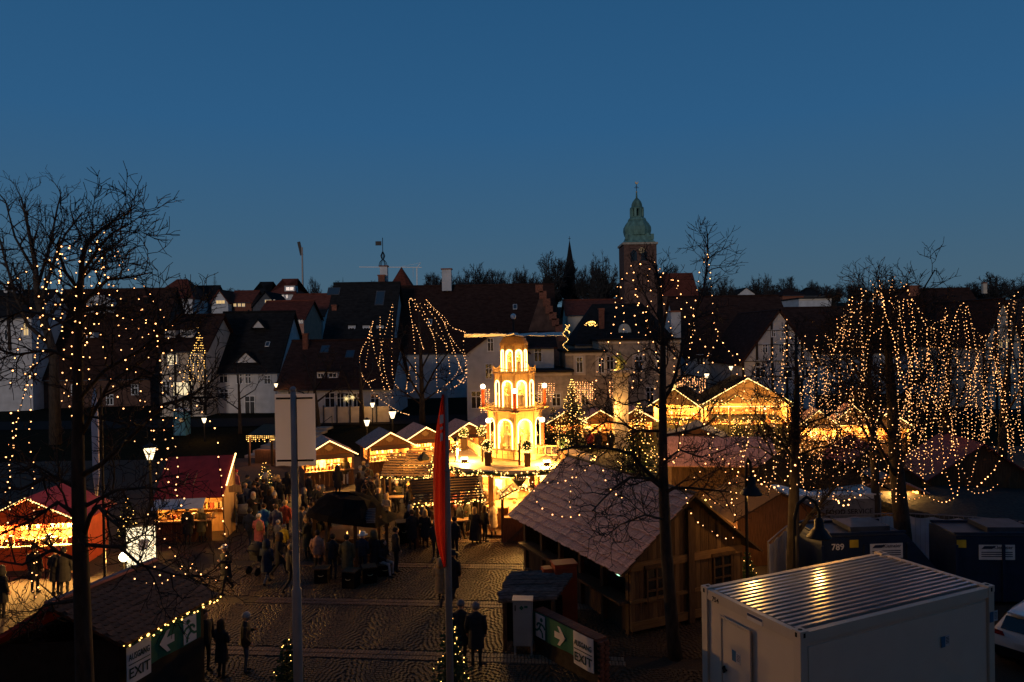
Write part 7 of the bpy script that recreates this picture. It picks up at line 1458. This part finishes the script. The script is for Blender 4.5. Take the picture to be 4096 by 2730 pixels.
# face: 0 looks towards the camera, 180 away, 90 to the right, -90 to the left
CR = 'dark dressed guests round the black hut'
PEOPLE = [
 ('person in beige jacket seen from behind by the red roof stall', 863, 2122, 'stand', 170, BG, DK, 'short', BG), ('person in tan jacket, jeans and white shoes near the lean-to', 940, 2102, 'stand', 120, TN, JN, 'beanie', OL, 1.74, 0, None, WH), ('person in dark coat beside tan jacket and pram', 968, 2096, 'coat', -60, NV, DK, 'short'), ('person in pink top under the lean-to stall', 945, 2000, 'stand', 150, PK, DK, 'beanie', RD), ('person with red striped cap behind lean-to counter', 925, 1985, 'stand', 60, DK, DK, 'pompom', RD),
 ('person in dark hooded coat left of the small lit fir', 1002, 2062, 'coat', 100, NV, DK, 'hood', NV), ('tall person in black before the small lit fir', 1030, 2040, 'stand', 170, DK, DK), ('person with dark jacket and grey trousers right of lit fir', 1056, 2046, 'stand', -150, DK, GY), ('long haired person in dark coat in front of lit fir', 1080, 2092, 'coat', 180, DK, DK, 'long'),
 ('person in pink coat and white hat with tan backpack', 1036, 2205, 'coat', 165, PK, JN, 'beanie', WH, 1.62), ('person in dark clothes leading the pink coated one', 1001, 2198, 'walk', 175, NV, NV, 'short', DK, 1.8), ('person in bright blue jacket seen from behind', 1058, 2168, 'stand', 175, BL, NV, 'short'), ('person in dark jacket with round backpack', 1106, 2172, 'stand', 178, GY, DK, 'short', BR), ('blond person in red orange jacket', 1143, 2152, 'stand', 175, (.5, .08, .03), DK, 'short', BLD),
 ('child in yellow jacket beside the banner pole', 1138, 2215, 'stand', 170, YL, DK, 'beanie', GY, 1.25), ('child in grey hat left of yellow jacketed child', 1113, 2205, 'stand', 150, GY, DK, 'beanie', SL_, 1.35), ('hooded person striding with dark coat left of banner pole', 1120, 2302, 'walkcoat', 100, DK, DK, 'hood', BR, 1.66), ('person in long dark coat pushing the dark pram', 1068, 2338, 'walkcoat', 165, NV, GY, 'hood', NV, 1.68), ('person hidden behind the banner pole in dark clothes', 1163, 2368, 'walk', 130, DK, DK, 'short', BLD, 1.75),
 ('lone person with white cap striding across the dark square', 906, 2370, 'walkcoat', -30, DK, DK, 'cap', WH, 1.76), ('dark person left in group of three by the exit banner', 822, 2690, 'stand', 60, DK, DK, 'short', HB, 1.74), ('long haired person in wide coat in group of three', 888, 2712, 'fold', 150, DK, DK, 'long', HB, 1.6), ('person in pale knit hat drinking in group of three', 985, 2690, 'cup', 110, (.03, .027, .024), JN, 'beanie', SL_, 1.66),
 ('left person of dark couple with knit hat by right picture cabinet', 1846, 2648, 'coat', 172, DK, DK, 'beanie', GY, 1.74), ('right person of dark couple with bare grey head', 1906, 2664, 'coat', 178, DK, DK, 'short', GY, 1.78), ('person in tan coat behind the red flag pole', 1764, 2425, 'walkcoat', 170, TN, DK, 'hood', TN, 1.62), ('person in dark coat and brimmed hat behind red flag pole', 1812, 2410, 'walkcoat', 160, DK, DK, 'brim', DK, 1.8),
 ('person in pinkish jacket at the left of the black hut', 1272, 2300, 'stand', 170, (.32, .18, .13), DK, 'short'), ('person in dark jacket with white sleeves at hut counter', 1334, 2318, 'cup', 165, DK, NV), ('person in long olive parka at the hut counter', 1390, 2326, 'coat', 178, OL, DK, 'short', DK, 1.78), ('person with white brimmed hat at the hut counter', 1452, 2308, 'cup', 160, NV, NV, 'brim', WH, 1.72), ('seated person in pale trousers on crate seat', 1532, 2300, 'sit', 60, DK, SL_, 'long', HB, 1.72), ('person in black leaning at right side of the hut', 1585, 2288, 'stand', 120, DK, DK, 'short', HB, 1.76), ('person with hood facing the hut counter from behind', 1500, 2302, 'coat', 150, DK, DK, 'hood', OL),
 ('pale jacketed person right of the hut, arms at chest', 1548, 2110, 'fold', -30, (.4, .3, .18), DK, 'long', BLD, 1.66), ('blond person in dark coat behind the hut', 1517, 2092, 'coat', 10, DK, DK, 'short', BLD), ('person with cream knit hat holding phone', 1589, 2050, 'cup', -20, OL, DK, 'pompom', WH, 1.66), ('person in tan puffer jacket right of the wheel', 1512, 2020, 'cup', -70, TN, DK, 'short', BLD), ('dark person in coat at the wagon wheel', 1467, 2022, 'coat', 170, DK, DK, 'short'), ('person in brown coat behind the wagon wheel', 1437, 2015, 'coat', 150, BR, DK, 'long'), ('blond person near second stall counter', 1456, 1960, 'stand', 160, DK, DK, 'short', BLD),
 ('hooded person in black before the first stall', 1352, 1985, 'coat', 175, DK, DK, 'hood', DK, 1.78), ('person in puffer jacket and white trousers at first stall', 1383, 1942, 'stand', 178, OL, WH, 'hood', OL, 1.82), ('black dressed person right of banner pole', 1238, 2022, 'coat', 140, DK, DK, 'beanie', DK, 1.76), ('crouching dark person below the black dressed one', 1250, 2058, 'bend', 100, DK, DK, 'hood', GY, 1.7), ('person with red trousers left of the banner pole', 1150, 2012, 'coat', 170, DK, (.2, .03, .03), 'long', DK, 1.74),
 ('person in dark coat looking down right of the hut', 1650, 2200, 'coat', -150, DK, DK, 'short', BR), ('blond long haired person in dark coat left of flag', 1702, 2192, 'coat', 165, DK, DK, 'long', BLD, 1.68), ('person with red collar left of the red flag', 1717, 2138, 'stand', 150, DK, DK, 'short', HB), ('dark person with pale shoes beside the red flag', 1744, 2240, 'stand', 165, (.05, .04, .03), DK, 'beanie', SL_, 1.66, 0, None, SL_), ('curly haired person behind the two dark coats', 1676, 2148, 'coat', 30, DK, DK, 'long', BR), ('bald person in dark coat at the tool canopy', 1640, 2080, 'stand', -160, DK, DK, 'short'),
 ('person in black with backpack right of the flag pole', 1820, 2232, 'stand', 150, DK, DK, 'short', HB, 1.72), ('tall person in black coat striding right of flag pole', 1842, 2165, 'walkcoat', 120, DK, DK, 'short', HB, 1.8), ('person in long black coat with blond hair', 1900, 2176, 'longcoat', 172, DK, DK, 'long', BLD, 1.64), ('person in short dark jacket beside the beige coat', 1940, 2168, 'stand', 130, DK, DK, 'long', BR, 1.64), ('person in beige coat with dark bag at the bar', 1974, 2152, 'fold', -140, BG, DK, 'short', BLD, 1.66), ('person with raised hands facing the camera at the bar', 1908, 2122, 'up', 5, DK, DK, 'short', GY, 1.72), ('cream jacketed person from behind at bar garland', 1895, 2075, 'stand', 175, BG, DK, 'short', BLD, 1.72), ('person in dark coat leaning on the bar counter', 1984, 2090, 'coat', 178, OL, DK, 'hood', BR, 1.74), ('stooping person in pink coat at the shingle roof corner', 2048, 2140, 'bend', 165, (.5, .3, .2), BR, 'short', BLD, 1.7), ('person partly hidden under the shingle roof edge', 2155, 2166, 'stand', 150, DK, DK), ('pink hooded person between bar and flag', 1828, 2095, 'cup', 40, PK, DK, 'short', BLD), ('dark capped bartender inside the round bar, left', 1848, 2030, 'stand', 0, DK, DK, 'cap', DK),
 ('dark person before the far left red stall counter, left one', 140, 2372, 'coat', 175, DK, DK, 'beanie', DK, 1.78), ('person with red cap before the far left red stall', 224, 2378, 'coat', 170, DK, DK, 'beanie', (.4, .06, .06), 1.72), ('dark person right of the red capped one at red stall', 258, 2380, 'coat', -170, DK, DK, 'short', DK, 1.74), ('dark person at the left picture edge', 8, 2470, 'coat', 160, DK, DK, 'hood', DK), ('person in hood at the red roof stall counter, right one', 806, 2170, 'coat', 165, OL, DK, 'hood', SL_, 1.66), ('dark person at the red roof stall counter, left one', 752, 2180, 'coat', 170, DK, DK, 'short', DK),
 ('tall dark silhouette in front of the chalet, left one', 3040, 1800, 'coat', 170, DK, DK, 'hood', DK, 1.8), ('dark silhouette in front of the chalet, right one', 3072, 1798, 'coat', -160, DK, DK), ('white aproned vendor inside the first stall', 1285, 1925, 'stand', 0, WH, WH, 'short', WH), ('dark guest before the second stall counter, left one', 1570, 1925, 'coat', 170, DK, DK, 'short', BR), ('blue guest before the second stall counter, middle one', 1605, 1915, 'stand', 170, NV, DK, 'short', BR), ('pale haired guest before the second stall, right one', 1632, 1908, 'coat', -170, BR, DK, 'short', BLD), ('dark guest before the third stall counter', 1700, 1900, 'coat', 175, DK, DK, 'short', HB), ('dark guest at small stall right of tall fir', 2395, 1815, 'coat', 170, DK, DK), ('red jacketed guest at small stall right of tall fir', 2360, 1812, 'stand', 170, RD, DK), ('dark capped guest at the small stall beside column', 2445, 1812, 'coat', 170, DK, DK, 'beanie', DK), ('seated dark figure at the bright yard table', 3310, 1955, 'stand', 120, DK, DK, 'short', DK, 1.5),
 ('dark bartender before the bright core of the round bar', 2100, 2015, 'stand', 10, DK, WH, 'short'), ('guest in dark coat right end of the round bar', 2175, 2085, 'coat', 170, DK, DK, 'beanie', DK)]
for r_ in PEOPLE: person(*r_)
# the rest of the dense crowd, too alike to tell apart
rng = random.Random(91); POSES = ['coat', 'stand', 'cup', 'fold', 'coat', 'walkcoat']
for (x0, x1, y0, y1, n_, lab) in ((1180, 1330, 2060, 2240, 17, 'dark dressed guest in the crowd left of the black hut'), (1620, 1740, 2010, 2190, 20, 'dark dressed guest in the crowd between black hut and red flag'), (1440, 1720, 1955, 2040, 18, 'dark dressed guest in the crowd behind the black hut'), (1810, 1990, 2050, 2140, 11, 'dark dressed guest in the crowd before the round bar'), (960, 1130, 2010, 2150, 12, 'dark dressed guest in the crowd near the small lit fir'), (3000, 3240, 1775, 1830, 7, 'dark silhouette on the bright yard by the chalet'), (2560, 2800, 1790, 1830, 5, 'dark silhouette before the gold star stall')):
    for i in range(n_):
        c_ = rng.choice((DK, DK, NV, GY, BR, OL, DK)); person(lab, rng.uniform(x0, x1), rng.uniform(y0, y1), rng.choice(POSES), rng.uniform(-180, 180), c_, rng.choice((DK, NV, JN)), rng.choice(('short', 'long', 'beanie', 'hood', 'short', 'pompom')), rng.choice((HB, BR, BLD, GY, DK, SL_)), rng.uniform(1.58, 1.84), 0, lab+'s')
# bags, prams
def pram(label, px, py, rz, hood):
    t = thing('pram', label, 'pram', G(px, py), rz); b = B(); b.prism([(-.22, -.4, .55), (-.22, .35, .55), (-.22, .4, .85), (-.22, -.45, .8)], (.44, 0, 0)); part('carrycot', b, cloth(DK), t)
    b = B(); b.tube([(-.23, .15, .95), (.23, .15, .95)], .3, 12); part('hood', b, cloth(hood), t, smooth=True); b = B()
    for s in (-1, 1): b.tube([(s*.22, -.35, .16), (s*.22, .1, .55), (s*.22, .55, 1.0)], .016, 5); b.tube([(s*.22, .4, .16), (s*.22, 0, .55)], .016, 5)
    b.tube([(-.22, .55, 1.0), (.22, .55, 1.0)], .018, 5); part('frame', b, M_IRON, t)
    for s in (-1, 1):
        for y, r in ((-.38, .12), (.4, .16)): b = B(); b.tube([(s*.24, y, r), (s*.28, y, r)], r, 12); part('wheel', b, M_IRON, t)
pram('grey hooded pram beside the person in tan jacket', 972, 2122, .3, GY); pram('black pram pushed through the dark square', 1046, 2290, 2.6, DK)
t = thing('backpack', 'tan backpack on the pink coated person', 'backpack', G(1036, 2205)+Vector((.12, -.22, .95))); b = B(); b.lathe([(.12, 0), (.16, .1), (.15, .3), (.08, .42), (.02, .44)], 10, sy=.6); part('pack', b, cloth(TN), t, smooth=True)
b = B(); b.tube([(-.08, .1, .4), (-.1, .16, .3), (-.08, .1, .05)], .015, 5); part('strap', b, cloth(TN), t)
